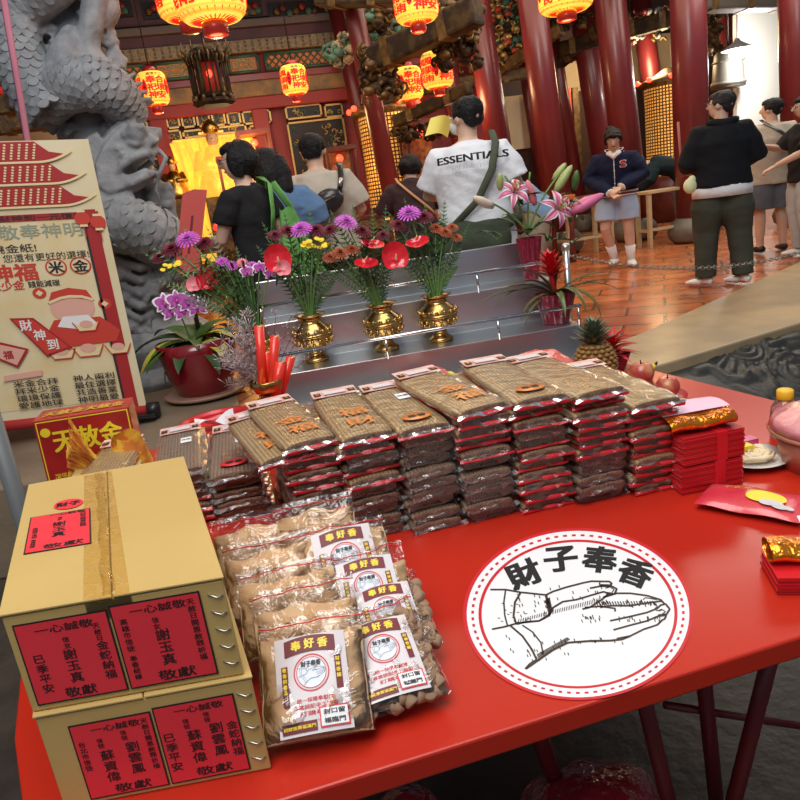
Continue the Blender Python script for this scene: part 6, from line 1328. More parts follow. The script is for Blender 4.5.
def lily(c, d, r, roll=0):
    M = aim(c, d) @ rotz(roll)
    for i in range(6):
        a = 2*PI*i/6; dr = V((math.cos(a), math.sin(a), 0)); s_ = V((-dr.y, dr.x, 0)); m = MB()
        for mt_, sc, zo in ((LW_, 1, 0), (LP, .52, .003)):
            m.grid(lambda u_, v_, dr=dr, s_=s_, sc=sc, zo=zo: dr*(r*(.06+.9*u_))+s_*((v_-.5)*r*(.46 if i % 2 else .36)*sc*max(.02, math.sin(PI*min(1, u_*.93+.05)))**.8)+V((0, 0, zo+r*(.42*math.sin(u_*1.9)-.55*u_*u_)+.10*r*abs(v_-.5))), 10, 4, mt_, M)
        m.build('lily_petal', t)
    m = MB()
    for i in range(6): a = 2*PI*i/6+.3; m.tube([(0, 0, 0), (.12*r*math.cos(a), .12*r*math.sin(a), .4*r), (.22*r*math.cos(a), .22*r*math.sin(a), .65*r)], [.0018]*3, LG, 4, M=M); m.ball((.22*r*math.cos(a), .22*r*math.sin(a), .66*r), (.006, .012, .004), MUMO, 6, 4, M=M)
    m.tube([(0, 0, 0), (0, 0, .8*r)], [.003, .004], LG, 5, M=M); m.build('stamens', t)
lily(D(514, 193, q.y-.05)-O, (-.1, -.8, .6), .088, .2); lily(D(557, 209, q.y-.12)-O, (.15, -.95, .25), .095, .5); m = MB()
for px, py in ((514, 195), (557, 209), (583, 205), (484, 200), (562, 172), (530, 172), (505, 176)):
    c = D(px, py, q.y-.02)-O; m.tube(stemcurve((0, 0, .22), c), [.005]*9, STEM, 6)
for k in range(26): px, py = rs.uniform(485, 600), rs.uniform(195, 250); c = D(px, py, q.y+.03)-O; leafgeo(m, c*.8+V((0, 0, .05)), rs.uniform(0, 6.28), rs.uniform(.10, .18), .026, .9, 1.3, LEAFD, 7)
m.build('stems_and_leaves', t)
def bud(px0, py0, px1, py1, r, mt_, dy=0):
    a, b = D(px0, py0, q.y-.05+dy)-O, D(px1, py1, q.y-.08+dy)-O; m = MB(); m.tube([a, a.lerp(b, .25), a.lerp(b, .6), a.lerp(b, .9), b], [r*.5, r*.95, r, r*.6, r*.1], mt_, 10); m.build('lily_bud', t)
bud(493, 207, 473, 197, .021, mat('lily_bud_cream', (.66, .55, .42), .5)); bud(555, 192, 572, 165, .022, LG); bud(553, 180, 566, 163, .018, LG, .05); bud(574, 190, 577, 170, .018, LEAF); bud(572, 212, 604, 194, .027, LP); bud(572, 208, 596, 196, .022, MATS['flower_pink'], .04); bud(500, 190, 500, 173, .018, LG); bud(535, 205, 527, 180, .02, PKT, .05)
q = P(612, 352, TB+.003); q = V((1.40, 2.38, TB+.003)); t = thing('bromeliad_plant', 'small red bromeliad rosette standing right behind the pineapple', 'potted plant', q); foilpot(q, .05, .07, t); m = MB(); c = D(612, 345, q.y)-q
for k in range(40): leafgeo(m, V((c.x, 0, c.z*.6)).lerp(V((c.x, 0, c.z+.02)), k/40), k*2.4, .12-.04*k/40, .02, .15+k/40*.8, .5, BRR, 6)
m.tube([(0, 0, .05), (c.x, 0, c.z)], [.012, .01], BRR, 7)
m.build('red_bracts', t)
t = thing('silver_spray', 'silvery dried glitter branches in front of the red pot', 'dried branches', (cups.x-.05, 2.5, TB)); O = V(t.location); SV = mat('silver_glitter', (.50, .42, .42), .35, .5); m = MB(); rs = random.Random(6); base = D(268, 392, 2.5)-O
for k in range(30):
    tx, ty = rs.choice([(rs.uniform(215, 262), rs.uniform(316, 385)), (rs.uniform(225, 250), rs.uniform(318, 352)), (rs.uniform(220, 245), rs.uniform(355, 375))]); e = D(tx, ty, 2.5+rs.uniform(-.05, .1))-O; sc_ = stemcurve(base, e, 6, .4); m.tube(sc_, [.0016]*7, SV, 4)
    for i in range(2, 7):
        for j in range(7):
            u_ = sc_[i]; w_ = u_+V((rs.uniform(-.03, .03), rs.uniform(-.01, .01), rs.uniform(-.01, .035))); m.tube([u_, w_], [.0010, .0014], SV, 3)
            if j % 2: m.ball(w_, .0025, SV, 5, 3)
for tx, ty in ((290, 318), (304, 330), (276, 315), (312, 338), (298, 322), (262, 312), (318, 352)):
    e = D(tx, ty, 2.55)-O; sc_ = stemcurve(base, e, 6, .6); m.tube(sc_, [.0010]*7, MUMD, 4)
    for i in range(3, 7):
        for j in range(3): w_ = sc_[i]+V((rs.uniform(-.02, .02), 0, rs.uniform(0, .02))); m.tube([sc_[i], w_], [.0007]*2, MUMD, 3); m.ball(w_, .0022, ORW, 5, 3)
m.build('glitter_twigs', t); m = MB(); m.lathe([(.03, 0), (.02, .01), (.012, base.z*.5), (.02, base.z)], BRASS, 14, c=(base.x, 0, 0)); m.build('slim_holder', t)
# ------------------------------------------------------------------ people
def cloth(name, col, col2=None, rough=.85, sc=6): return mat(name, col, rough, 0, bump=(sc*1.6, .45, .03), var=(sc, col2 or tuple(c*.8 for c in col), .6), spec=.2)
SKIN = mat('skin', (.66, .42, .30), .55, var=(8, (.54, .30, .20), .5)); HAIR = mat('black_hair', (.010, .008, .008), .6, bump=(90, .9, .01), spec=.25); HAIRG = mat('hair_with_grey', (.028, .025, .025), .6, bump=(90, .9, .01), spec=.25)
EYEW = mat('eye_white', (.8, .78, .75), .3); LIP = mat('lips', (.45, .14, .12), .5); MASK = mat('face_mask', (.72, .74, .74), .8)
BASE = dict(pel=(0, 0, .93), wst=(0, 0, 1.07), chs=(0, -.005, 1.27), shl=(0, -.01, 1.41), nck=(0, .0, 1.45), hed=(0, .02, 1.578),
 elL=(-.235, -.03, 1.14), wrL=(-.235, .10, .92), elR=(.235, -.03, 1.14), wrR=(.235, .10, .92), knL=(-.10, .02, .50), anL=(-.11, -.02, .09), knR=(.10, .02, .50), anR=(.11, -.02, .09))
def tube_(m, pts, rads, mt, n=14): m.tube(pts, rads, mt, n, side=(1, 0, 0))
def person(name, label, loc, yaw, pose=None, head=(0, 0), hair='short', top=None, bottom=None, fat=1.0, skin=SKIN, face=False, hairmat=HAIR, sc=(1.13, 1.13, .915), shoes=None, sockz=None, feet=0.0):
    p = {k: V(v) for k, v in BASE.items()}
    for k, v in (pose or {}).items(): p[k] = V(v)
    t = thing(name, label, 'person', loc, yaw); t.scale = sc; B = MB(); f = fat
    tor = [p['pel']-(p['wst']-p['pel'])*.5, p['pel'], p['wst'], p['chs'], p['shl'], p['shl'].lerp(p['nck'], .7)]; rr = [(.12, .09), (.16*f, .105*f), (.135*f, .092*f), (.155*f, .105*f), (.125, .078), (.06, .055)]
    tube_(B, tor, rr, skin)
    tube_(B, [p['shl'], p['nck'], p['nck'].lerp(p['hed'], .6)], [(.06, .06), (.052, .054), (.052, .055)], skin)
    HM = Matrix.Translation(p['hed']) @ Matrix.Rotation(head[0], 4, 'Z') @ Matrix.Rotation(-head[1], 4, 'X')
    B.ball((0, -.012, .02), (.074, .092, .096), skin, 18, 12, HM); B.ball((0, .022, -.048), (.054, .062, .058), skin, 14, 9, HM); B.ball((0, .05, -.01), (.055, .042, .062), skin, 14, 9, HM)
    B.tube([HM @ V(q) for q in ((0, .084, .022), (0, .104, -.012), (0, .100, -.022))], [.009, .015, .012], skin, 8)
    for s_ in (-1, 1): B.ball((s_*.074, -.006, -.008), (.012, .02, .03), skin, 8, 6, HM)
    side = (p['shl']-p['chs']).normalized()
    for s_, S_ in ((-1, 'L'), (1, 'R')):
        sh = p['shl']+V((s_*.150, 0, -.048)); el, wr = p['el'+S_], p['wr'+S_]; p['sh'+S_] = sh
        B.tube([sh-V((s_*.05, 0, 0)), sh, sh.lerp(el, .5), el, el.lerp(wr, .35), wr], [.055, .056, .047, .038, .038, .026], skin, 12)
        d = (wr-el).normalized(); pc = wr+d*.05; up = d.cross(V((s_, 0, 0))).normalized(); sd = d.cross(up).normalized()
        B.tube([wr, wr+d*.03, wr+d*.075], [(.026, .018), (.038, .016), (.038, .014)], skin, 10, side=sd)
        for q_ in range(4):
            o = wr+d*.07+sd*(.028-.0185*q_)*1; L_ = (.062, .072, .067, .052)[q_]; cu = up*(-.5)
            B.tube([o, o+d*L_*.45, o+(d*.8+cu*.6).normalized()*L_*.8, o+(d*.5+cu).normalized()*L_*.95], [.0105, .010, .009, .008], skin, 8)
        o = wr+d*.02+sd*.03; B.tube([o, o+sd*.028+d*.02, o+sd*.034+d*.045-up*.01], [.013, .0115, .009], skin, 8)
        hp = p['pel']+V((s_*.085, 0, -.04)); kn, an = p['kn'+S_], p['an'+S_]
        B.tube([hp, hp.lerp(kn, .45), kn, kn.lerp(an, .35)+V((0, -.012, 0)), an], [.082*f, .075*f, .052, .052, .034], skin, 14)
        fd = V((s_*.15-math.sin(feet), math.cos(feet), 0)).normalized(); tube_(B, [an+V((0, 0, .02)), an+V((0, -.02, -.04)), an+fd*.06+V((0, 0, -.05)), an+fd*.15+V((0, 0, -.062))], [(.034, .034), (.036, .04), (.042, .03), (.035, .018)], skin, 12)
    B.remeshed('body', t, .0085, 3)
    # clothes
    if top:
        mt, slv, hem = top['m'], top.get('slv', .55), top.get('hem', -.06); g = top.get('g', .018); m = MB()
        low = p['pel']+(p['pel']-p['wst']).normalized()*(-hem); tr = [low, p['pel'].lerp(low, .4), p['wst'], p['chs'], p['shl'], p['shl'].lerp(p['nck'], .55)]
        rr = [(.165*f+g, .11*f+g), (.165*f+g, .112*f+g), (.150*f+g, .105*f+g), (.162*f+g, .112*f+g), (.128+g*.6, .082+g), (.068, .062)]
        tube_(m, tr, rr, mt, 24)
        for s_, S_ in ((-1, 'L'), (1, 'R')):
            sh, el, wr = p['sh'+S_], p['el'+S_], p['wr'+S_]; q = top.get('puff', 0)
            if slv < 1: e = sh.lerp(el, min(1, slv)); m.tube([sh-V((s_*.07, 0, .0)), sh, sh.lerp(e, .55), e], [.050+g*.5, .058+g*.8, .062+g+q, .062+g+q*.3], mt, 16)
            else: m.tube([sh-V((s_*.07, 0, .0)), sh, sh.lerp(el, .5), el, el.lerp(wr, .5), wr-(wr-el)*.06], [.050+g*.5, .058+g*.8, .056+g, .048+g, .045+g, .036+g*.6], mt, 16)
        sd = top.get('seed', 1.0)
        m.remeshed(top.get('n', 'shirt'), t, .012, 2, disp=lambda c: .009*nz((c.x*5+sd, c.y*5, c.z*9), 1)+.006*nz((c.x*12+c.z*14, c.z*7, sd), 1))
        if top.get('hood'): m = MB(); m.tube([p['nck']+V((x*.105, -.02-.055*(1-x*x)**.5*1.2, -.035+.03*abs(x))) for x in (-1, -.7, -.3, 0, .3, .7, 1)], [(.03, .03), (.04, .035), (.045, .04), (.05, .045), (.045, .04), (.04, .035), (.03, .03)], mt, 12); m.remeshed('hood', t, .012, 3)
        if top.get('under'):
            m = MB(); tube_(m, [low+V((0, 0, -.085)), low+V((0, 0, .02))], [(.200*f, .140*f)]*2, top['under'], 22); o = m.build('undershirt', t)
    if bottom:
        mt, L_ = bottom['m'], bottom.get('len', 1.0); w_ = bottom.get('w', 1.0); m = MB()
        tube_(m, [p['pel']-(p['wst']-p['pel'])*.55, p['pel'], p['wst'].lerp(p['pel'], .45)], [(.165*f, .12*f), (.172*f, .118*f), (.152*f, .108*f)], mt, 22)
        for s_, S_ in ((-1, 'L'), (1, 'R')):
            hp = p['pel']+V((s_*.085, 0, -.02)); kn, an = p['kn'+S_], p['an'+S_]
            if L_ >= 1: m.tube([hp, hp.lerp(kn, .5), kn, kn.lerp(an, .5), an+V((0, 0, .0))], [.098*f, .094*w_*f, .078*w_, .070*w_, .064*w_], mt, 18)
            else: e = hp.lerp(kn, L_*1.25); m.tube([hp, hp.lerp(e, .5), e], [.10*f, .10*w_*f, .098*w_*f], mt, 18)
        m.remeshed(bottom.get('n', 'trousers'), t, .012, 2, disp=lambda c: .006*nz((c.x*7, c.y*7, c.z*13), 1))
    for s_, S_ in ((-1, 'L'), (1, 'R')):
        an = p['an'+S_]; fd = V((s_*.15-math.sin(feet), math.cos(feet), 0)).normalized()
        if sockz: m = MB(); kn = p['kn'+S_]; m.tube([an+V((0, 0, -.03)), an.lerp(kn, .18), an.lerp(kn, sockz)], [.042, .043, .052], sockmat, 14); m.build('sock', t)
        if shoes: m = MB(); tube_(m, [an-fd*.06+V((0, 0, -.045)), an-fd*.02+V((0, 0, -.035)), an+fd*.05+V((0, 0, -.045)), an+fd*.115+V((0, 0, -.050)), an+fd*.165+V((0, 0, -.058))], [(.03, .034), (.045, .044), (.048, .038), (.048, .027), (.028, .016)], shoes, 16); m.remeshed('shoe', t, .01, 3)
    # hair
    m = MB(); hm = hairmat
    m.ball((0, -.026, .036), (.082, .090, .086), hm, 18, 12, HM); m.ball((0, .004, .072), (.066, .080, .046), hm, 16, 9, HM)
    if hair == 'short': m.ball((0, -.052, -.008), (.070, .050, .062), hm, 14, 9, HM); [m.ball((s_*.066, -.012, .02), (.020, .038, .035), hm, 10, 6, HM) for s_ in (-1, 1)]
    if hair in ('bob', 'long'):
        m.ball((0, -.055, -.025), (.094, .066, .085), hm, 16, 9, HM); [m.ball((s_*.072, .0, -.02), (.026, .055, .085), hm, 10, 8, HM) for s_ in (-1, 1)]
    if hair == 'bob': m.ball((0, -.05, -.01), (.105, .085, .085), hm, 16, 9, HM)
    if hair == 'long': m.tube([HM @ V((0, -.07, .03)), HM @ V((0, -.10, -.08)), HM @ V((0, -.105, -.20)), HM @ V((0, -.10, -.30))], [(.085, .05), (.10, .045), (.085, .032), (.04, .016)], hm, 16, side=(1, 0, 0))
    if hair == 'pony': [m.tube([HM @ V((s_*.01, .07, .095)), HM @ V((s_*.06, .05, .06)), HM @ V((s_*.078, .02, .0)), HM @ V((s_*.07, -.02, -.05))], [.018, .02, .018, .010], hm, 8) for s_ in (-1, 1)]; m.ball((0, -.045, .0), (.078, .062, .07), hm, 14, 9, HM); m.tube([HM @ V((0, -.10, .07)), HM @ V((.02, -.15, .05)), HM @ V((.05, -.17, -.06)), HM @ V((.07, -.15, -.17))], [.030, .042, .036, .012], hm, 10)
    m.remeshed('hair', t, .008, 1, disp=lambda c: .010*nz((c.x*26, c.y*26, c.z*9))+.004*nz(c*60))
    if face:
        for s_ in (-1, 1):
            m = MB(); m.ball((s_*.031, .084, .018), (.013, .007, .0035 if face == 'plain' else .0065), EYEW, 10, 6, HM); m.ball((s_*.031, .089, .0165), (.0075, .004, .005), BLACK, 8, 5, HM); m.tube([HM @ V((s_*(.015+.010*k), .089-.002*k*k, .040+.002*(k == 1))) for k in range(4)], .0018, hm, 5); m.build('eye', t)
        m = MB(); m.ball((0, .085, -.048), (.021, .008, .007), LIP, 10, 6, HM); m.build('mouth', t)
    if 'glasses' in (face or ''):
        m = MB()
        for s_ in (-1, 1): m.tube([HM @ V((s_*.034+.024*math.cos(k*PI/6), .099, .016+.020*math.sin(k*PI/6))) for k in range(12)], .0022, BLACK, 5, closed=True); m.tube([HM @ V((s_*.058, .097, .02)), HM @ V((s_*.080, .0, .012))], [.0022]*2, BLACK, 5)
        m.build('glasses', t)
    if 'mask' in (face or ''): m = MB(); m.ball((0, .056, -.040), (.058, .055, .052), MASK, 16, 9, HM); [m.tube([HM @ V((s_*.05, .06, -.02)), HM @ V((s_*.078, -.01, .0))], [.002]*2, MASK, 4) for s_ in (-1, 1)]; m.build('face_mask', t)
    return t, p, HM
def at(px, Y, py=200): q = D(px, py, Y); return V((q.x, Y, FL))
sockmat = mat('white_sock', (.80, .74, .70), .8); SHOE = mat('white_sneaker', (.78, .76, .72), .5)
def strap(t, pts, w, mt, nm='strap'): m = MB(); m.tube(pts, [(w/2, .006)]*len(pts), mt, 8, side=(.3, 0, 1) if False else None); return m.build(nm, t)
# 1 white T-shirt man
WT = cloth('white_cotton', (.80, .80, .82), (.70, .71, .74)); OLV = cloth('olive_jacket', (.045, .055, .035))
t, p, HM = person('person', 'person in white T-shirt with lettering on the back, olive strap and jacket round the waist', at(474, 3.98), -.42, dict(elL=(-.255, .06, 1.14), wrL=(-.17, .27, 1.14), elR=(.245, .0, 1.13), wrR=(.22, .22, 1.05)), head=(.85, .05), top=dict(m=WT, slv=.80, hem=-.16, g=.030, seed=2.0), bottom=dict(m=cloth('khaki_trousers', (.36, .29, .21))), fat=1.14, face='mask', shoes=SHOE, sc=(1.05, 1.1, .915))
Mb = frame((0, -.176, 1.30), (1, 0, 0), y=(0, .06, 1)); fb = lambda q_: V((q_.x, q_.y, q_.z-1.7*q_.x**2)); m = MB(); m.text('ESSENTIALS', .025, .035, .058, BLACK, Mb, .018, .035, fitw=.37, fn=fb); m.text('LOS ANGELES', .0, -.02, .024, mat('print_grey', (.4, .4, .42), .6), Mb, .016, .0, fitw=.17, fn=fb); m.build('back_lettering', t)
m = MB(); m.tube([(.13, -.07, 1.475), (.15, -.145, 1.40), (.12, -.185, 1.25), (.03, -.19, 1.08), (-.10, -.17, .96), (-.19, -.08, .92)], [(.02, .006)]*6, cloth('olive_strap', (.085, .095, .06)), 8); m.build('shoulder_strap', t)
m = MB(); m.tube([(.215*math.cos(k*PI/8), .165*math.sin(k*PI/8), .93+.012*math.sin(k*3)) for k in range(16)], [.04+.008*math.sin(k*2.3) for k in range(16)], OLV, 10, closed=True)
for x, r_ in ((-.12, .07), (0, .08), (.11, .07), (-.19, .05)): m.tube([(x, -.165, .95), (x*1.1, -.19, .80), (x*1.15, -.17, .62)], [(r_, .035), (r_*1.1, .045), (r_*.8, .03)], OLV, 12)
m.ball((-.02, -.2, .82), (.12, .06, .10), OLV); m.remeshed('tied_jacket', t, .014, 2, disp=lambda c: .014*nz(c*11))
q = D(437, 128, 4.12); m = MB(); Mq = frame(q, (.95, .3, -.12), y=(.1, 0, 1)); m.grid(lambda u_, v_: V(((u_-.5)*.17+.04*v_, (v_-.5)*.10+.02*math.sin(u_*3), .02*math.sin(u_*4))), 10, 6, mat('yellow_paper', (.90, .76, .16), .6, emis=(.9, .7, .1), es=.0), Mq); tag(m.build('yellow_paper'), 'yellow paper sheet held up by the person in white', 'paper')
# 2 beige shirt, black sling bag
BG = cloth('beige_cotton', (.50, .44, .36), (.42, .37, .30))
t, p, HM = person('person', 'person in beige T-shirt with a black leather sling bag on the back', at(321, 4.95), -.2, dict(elL=(-.25, .05, 1.13), wrL=(-.14, .30, 1.20), elR=(.25, .02, 1.12), wrR=(.20, .27, 1.08)), head=(-.15, .12), top=dict(m=BG, slv=.85, hem=-.16, g=.032, seed=5.0), bottom=dict(m=OLV), fat=1.18, shoes=SHOE, sc=(1.06, 1.1, .915))
LB = mat('black_leather', (.02, .02, .022), .32, coat=.3, bump=(30, .2)); m = MB(); Mg_ = frame((.02, -.205, 1.18), (.85, 0, .42), z=(0, -1, 0)); m.ball((0, 0, 0), (.145, .085, .05), LB, 20, 10, Mg_); m.ball((.05, .02, 0), (.095, .075, .05), LB, 16, 9, Mg_); m.remeshed('sling_bag', t, .01, 2)
m = MB(); m.tube([(.12, -.21, 1.23), (.15, -.17, 1.34), (.155, -.10, 1.44), (.14, 0, 1.475)], [(.022, .005)]*4, LB, 8); m.tube([(-.12, -.2, 1.12), (-.2, -.12, 1.06), (-.24, 0, 1.02)], [(.02, .005)]*3, LB, 8); m.build('bag_strap', t); m = MB(); m.tube([(.135, -.222, 1.30), (.15, -.197, 1.35)], [.014, .014], STEEL, 6); m.tube([(-.07, -.262, 1.165), (.10, -.262, 1.235)], [.003]*2, BRASS, 5); m.build('bag_zip', t)
# 3 blue shirt with puff sleeves
BL = cloth('denim_blue_cotton', (.12, .21, .36), (.09, .16, .29))
t, p, HM = person('person', 'person with long black hair in blue puff sleeved shirt behind the green bag', at(271, 4.62), .05, dict(elL=(-.235, .04, 1.13), wrL=(-.13, .28, 1.2), elR=(.235, .02, 1.12), wrR=(.16, .27, 1.12)), head=(.35, .1), hair='long', top=dict(m=BL, slv=.95, hem=-.16, g=.034, puff=.03, seed=8.0), bottom=dict(m=OLV), fat=1.08, shoes=SHOE, sc=(1.08, 1.1, .865))
# 4 black T-shirt, green tote
BK_ = cloth('black_cotton', (.018, .017, .018)); GB = cloth('green_tote_fabric', (.15, .38, .10), (.11, .29, .07)); PLAID = BK_
t, p, HM = person('person', 'person in black T-shirt carrying a green tote bag on the shoulder', at(247, 4.02), .75, dict(elL=(-.19, .08, 1.12), wrL=(-.10, .30, 1.12), elR=(.20, -.06, 1.12), wrR=(.16, .06, .88)), head=(.55, .1), hair='bob', top=dict(m=BK_, slv=.62, hem=-.14, g=.012, seed=3.0), bottom=dict(m=cloth('black_trousers', (.015, .015, .018))), fat=.86, face='glasses', shoes=SHOE, sc=(.88, .95, .865))
m = MB()
m.grid(lambda u_, v_: V((.20+.20*math.cos(u_*2*PI)*(.30+.70*v_)+.08*v_, -.12+.075*math.sin(u_*2*PI)*(.35+.65*v_), 1.26-.46*v_+.01*math.sin(u_*20))), 36, 16, GB); m.ball((.28, -.12, .80), (.20, .08, .09), GB, 18, 10); m.build('tote_bag', t)
m = MB(); m.tube([(.05, -.10, 1.10), (.06, -.13, 1.25), (.11, -.10, 1.42), (.14, -.01, 1.47), (.17, .02, 1.35), (.22, -.01, 1.15)], [(.03, .006)]*6, GB, 8); m.tube([(.29, -.10, 1.10), (.24, -.11, 1.28), (.17, -.07, 1.43)], [(.025, .006)]*3, GB, 8); m.build('tote_strap', t)
# 5 dark top, tan strap (far)
t, p, HM = person('person', 'person in dark plum top with thin tan strap bending at the offering table', at(413, 6.5), -.3, dict(chs=(0, .05, 1.25), shl=(0, .07, 1.37), nck=(0, .09, 1.42), hed=(0, .13, 1.54), elL=(-.27, .08, 1.12), wrL=(-.12, .34, 1.12), elR=(.27, .08, 1.12), wrR=(.12, .34, 1.12)), head=(.2, .3), hair='bob', top=dict(m=cloth('plum_dark_cotton', (.055, .03, .035)), slv=1.0, hem=-.14, g=.026, seed=6.0), bottom=dict(m=OLV), sc=(1.1, 1.1, .87), shoes=SHOE)
m = MB(); m.tube([(-.12, -.02, 1.43), (-.10, -.09, 1.38), (.0, -.125, 1.25), (.12, -.14, 1.10), (.19, -.08, 1.0)], [(.012, .004)]*5, mat('tan_leather', (.50, .25, .10), .5), 8); m.build('strap', t)
# 6 bending person in denim behind the white shirt
BEND = dict(pel=(0, -.02, .92), wst=(0, .07, 1.03), chs=(0, .24, 1.10), shl=(0, .36, 1.14), nck=(0, .42, 1.15), hed=(0, .53, 1.17), elL=(-.22, .45, .90), wrL=(-.12, .58, .78), elR=(.22, .45, .90), wrR=(.12, .58, .78))
t, p, HM = person('person', 'bending person in pale blue denim shirt mostly hidden behind the white T-shirt', at(533, 5.4), 1.15, BEND, head=(0, .5), top=dict(m=cloth('pale_denim', (.24, .38, .55)), slv=.9, hem=-.12, seed=4.0), bottom=dict(m=cloth('khaki_trousers', (.36, .29, .21))), shoes=SHOE)
# 7 girl
NV = cloth('navy_varsity', (.012, .016, .045), rough=.9); DN = cloth('light_denim', (.42, .52, .66), (.34, .44, .58)); KN = mat('knit_white', (.78, .72, .70), .8); KR = mat('knit_dark_red', (.22, .015, .03), .8)
t, p, HM = person('person', 'girl in navy varsity jacket with a red letter, denim shorts and white socks, looking down', at(617, 7.15), PI-.62, dict(chs=(0, .03, 1.26), shl=(0, .05, 1.39), nck=(0, .07, 1.44), hed=(0, .13, 1.56), elL=(-.25, .05, 1.12), wrL=(-.055, .23, .99), elR=(.25, .05, 1.12), wrR=(.03, .26, .93), knR=(.12, .07, .50), anR=(.06, -.08, .11)), head=(.1, .62), hair='pony', top=dict(m=NV, slv=1.0, hem=-.05, g=.034, seed=9.0, n='varsity_jacket'), bottom=dict(m=DN, len=.62, w=1.15, n='denim_shorts'), face='plain', shoes=SHOE, sockz=.42, sc=(1.10, 1.10, .875), fat=1.02)
ft = lambda q_: V((q_.x, q_.y, q_.z-1.5*q_.x**2))
Mc_ = frame((0, .175, 1.26), (-1, 0, 0), y=(0, .1, 1)); m = MB(); m.text('S', .085, .0, .115, KN, Mc_, .010, .05, sx=1.15, fn=ft); m.text('S', .085, .0, .105, mat('letter_red', (.55, .03, .05), .7), Mc_, .014, .03, sx=1.15, fn=ft); m.build('chest_letter', t)
m = MB()
for k in range(5): m.ball((.0, .168+.004*math.sin(k), 1.34-.075*k), (.008, .008, .008), KN, 8, 5)
m.tube([(0, .145, 1.41), (0, .172, 1.30), (0, .175, 1.15), (0, .165, .99)], [.004]*4, KN, 5); m.build('snap_buttons', t)
for zz, mt_ in ((.895, KN), (.915, KR), (.935, KN)): m = MB(); m.tube([(.198*math.cos(k*PI/10), .145*math.sin(k*PI/10), zz) for k in range(20)], [(.010, .010)]*20, mt_, 8, closed=True); m.build('hem_stripe', t)
for S_ in 'LR':
    e, w_ = p['el'+S_], p['wr'+S_]; d = (w_-e).normalized()
    for k, mt_ in enumerate((KN, KR, KN)): c = w_-d*(.02+.018*k); m = MB(); m.tube([c-d*.009, c+d*.009], [.050]*2, mt_, 14); m.build('cuff_stripe', t)
m = MB(); m.tube([p['nck']+V((.085*math.cos(a), .075*math.sin(a)+.012*0, -.005-.05*max(0, math.sin(a)))) for a in [PI*.5+.25+k*(2*PI-.5)/14 for k in range(15)]], [.015]*15, NV, 8); m.tube([p['nck']+V((.087*math.cos(a), .077*math.sin(a), .008-.05*max(0, math.sin(a)))) for a in [PI*.5+.25+k*(2*PI-.5)/14 for k in range(15)]], [.005]*15, KN, 6); m.build('collar', t)
m = MB(); m.tube([p['nck']+V((-.05, .07, -.03)), p['nck']+V((0, .10, -.09)), p['nck']+V((.05, .07, -.03))], [.03, .035, .03], KN, 8); m.build('inner_shirt', t)
# 8 bending person at the bench
t, p, HM = person('person', 'person in dark jacket with maroon bag bending over the wooden bench behind the girl', at(683, 9.0), 1.1, dict(BEND, elL=(-.24, .42, .92), elR=(.24, .42, .92)), head=(0, .6), hair='short', top=dict(m=cloth('dark_teal_jacket', (.015, .03, .035)), slv=1.0, hem=-.10, g=.036, seed=7.0), bottom=dict(m=cloth('grey_camo', (.22, .22, .24), (.10, .10, .11), sc=14), w=1.15), shoes=BLACK, sc=(1.13, 1.13, .93))
m = MB(); m.ball((.22, .0, .98), (.07, .18, .10), cloth('maroon_bag', (.16, .015, .03)), 16, 9); m.build('waist_bag', t); m = MB(); m.tube([(.0, .44, 1.19), (.11, .38, 1.16), (.15, .30, 1.02)], [.022, .03, .02], KN, 8); m.build('white_scarf', t)
# 9 man in black
t, p, HM = person('person', 'person with glasses in black hooded sweatshirt and olive trousers standing on the tiles', at(722, 5.10), -.45, dict(elL=(-.25, .00, 1.13), wrL=(-.21, .24, 1.08), elR=(.25, .00, 1.13), wrR=(.18, .25, 1.08), anL=(-.13, .02, .09), anR=(.15, -.04, .09), knL=(-.12, .03, .5), knR=(.13, .0, .5)), head=(1.0, -.02), hair='short', hairmat=HAIRG, top=dict(m=cloth('black_sweatshirt', (.010, .011, .014)), slv=1.0, hem=-.035, g=.042, seed=1.5, hood=1, under=WT, n='sweatshirt'), bottom=dict(m=cloth('olive_trousers', (.060, .062, .045), (.045, .047, .034)), w=1.30), fat=1.16, face='glasses', shoes=SHOE, sc=(1.0, 1.1, .905), feet=.9)
h_ = V(t.location)+rotz(-.45) @ V((p['wrL'].x*1.14, (p['wrL'].y+.09)*1.14, p['wrL'].z*.905)); m = MB(); b_ = D(678, 122, h_.y+.06); m.cyl(h_-(b_-h_)*.15, b_, .011, mat('incense_red_stick', (.42, .13, .10), .7), 8); tag(m.build('incense_stick'), 'long reddish incense stick held upright by the person in black', 'incense')
q = D(690, 186, 5.02); m = MB(); m.ball(q, (.055, .045, .06), mat('pale_yellow_bag', (.72, .74, .42), .6, bump=(20, .5)), 14, 9); m.ball(q+V((.02, 0, .05)), (.03, .03, .03), MATS['pale_yellow_bag'], 10, 6); tag(m.remeshed('small_bag', None, .008, 2), 'small pale yellow bag in the left hand of the person in black', 'bag')
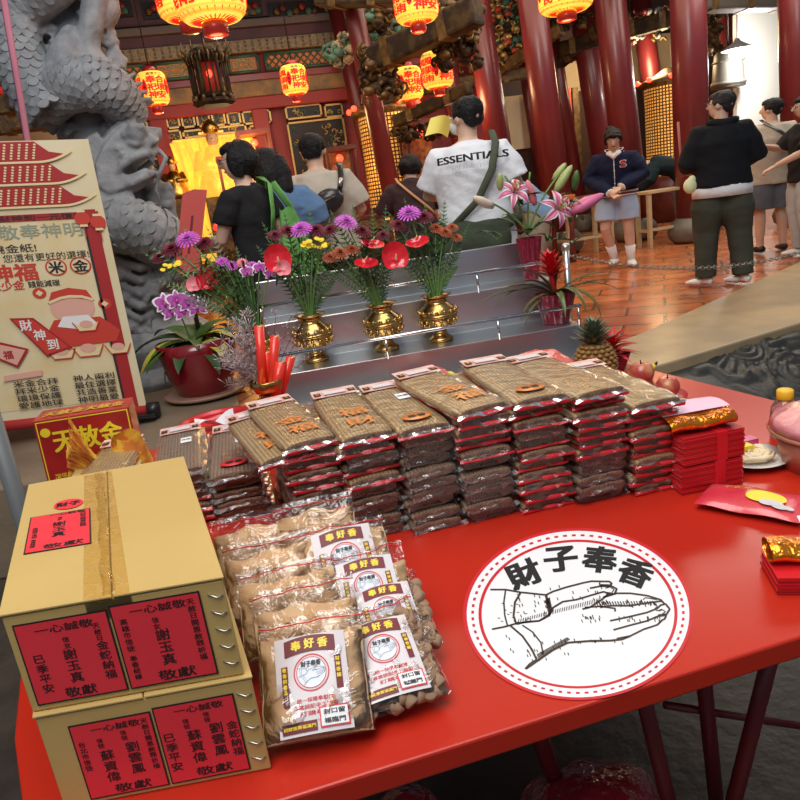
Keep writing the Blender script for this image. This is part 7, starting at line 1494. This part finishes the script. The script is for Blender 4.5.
# 10 beige shirt with dark strap
t, p, HM = person('person', 'person in beige T-shirt with black crossbody strap and grey shorts', at(771, 6.35), -.35, dict(elL=(-.27, .06, 1.14), wrL=(-.18, .30, 1.16), elR=(.28, .03, 1.14), wrR=(.2, .25, 1.1)), head=(.75, 0), hair='short', top=dict(m=cloth('sand_cotton', (.50, .43, .34), (.40, .34, .27)), slv=.9, hem=-.15, g=.036, seed=2.7), bottom=dict(m=cloth('grey_shorts', (.13, .145, .17)), len=.78, w=1.2, n='shorts'), fat=1.14, shoes=BLACK, sc=(1.05, 1.1, .90))
m = MB(); m.tube([(-.10, 0, 1.48), (-.09, -.10, 1.43), (.02, -.172, 1.32), (.14, -.165, 1.20), (.21, -.06, 1.12)], [(.02, .005)]*5, LB, 8); m.build('strap', t)
# 11 woman cut by the right edge
t, p, HM = person('person', 'person with glasses in black top and pale trousers at the right edge, one hand raised', at(806, 5.75), 1.2, dict(elL=(-.25, .10, 1.14), wrL=(-.15, .30, 1.02), elR=(.25, .10, 1.18), wrR=(.10, .34, 1.24)), head=(0, .1), hair='long', top=dict(m=BK_, slv=.95, hem=-.12, g=.026, seed=5.5), bottom=dict(m=cloth('pale_grey_trousers', (.45, .46, .46)), w=1.2), face='glasses', shoes=SHOE, sc=(1.12, 1.12, .87))
# wooden benches
LWD = mat('pale_bench_wood', (.50, .38, .22), .55, var=(8, (.4, .28, .15), .7))
def bench(pxl, pxr, pyt, Y, dpt, label, top=None):
    a = D(pxl, pyt, Y); b = D(pxr, pyt-3, Y); w = b.x-a.x; h = a.z-FL; t = thing('wooden_bench_table', label, 'table', ((a.x+b.x)/2, Y, FL)); m = MB(); m.box((0, 0, h-.02), (w, dpt, .04), top or MATS['dark_red_wood']); m.build('tabletop', t, bevel=.006)
    for sx in (-1, 1):
        for sy in (-1, 1): m = MB(); m.box((sx*(w/2-.04), sy*(dpt/2-.04), (h-.04)/2), (.05, .05, h-.04), LWD); m.build('leg', t)
        m = MB(); m.box((sx*(w/2-.04), 0, h*.3), (.035, dpt-.1, .035), LWD); m.build('crossbar', t)
    m = MB(); m.box((0, -dpt/2+.04, h*.32), (w-.1, .035, .035), LWD); m.build('crossbar', t)
bench(640, 704, 192, 8.45, .34, 'narrow wooden table with pale legs between the girl and the person in black', LWD)
bench(556, 604, 200, 8.7, .5, 'wooden table with pale legs partly hidden by the lilies and the girl')
# remove prototypes that were never placed
for key, o in protos.items():
    if key not in used:
        for c in [c for c in COL.objects if c.parent == o]: bpy.data.objects.remove(c)
        bpy.data.objects.remove(o)
bpy.data.scenes.remove(TMP)
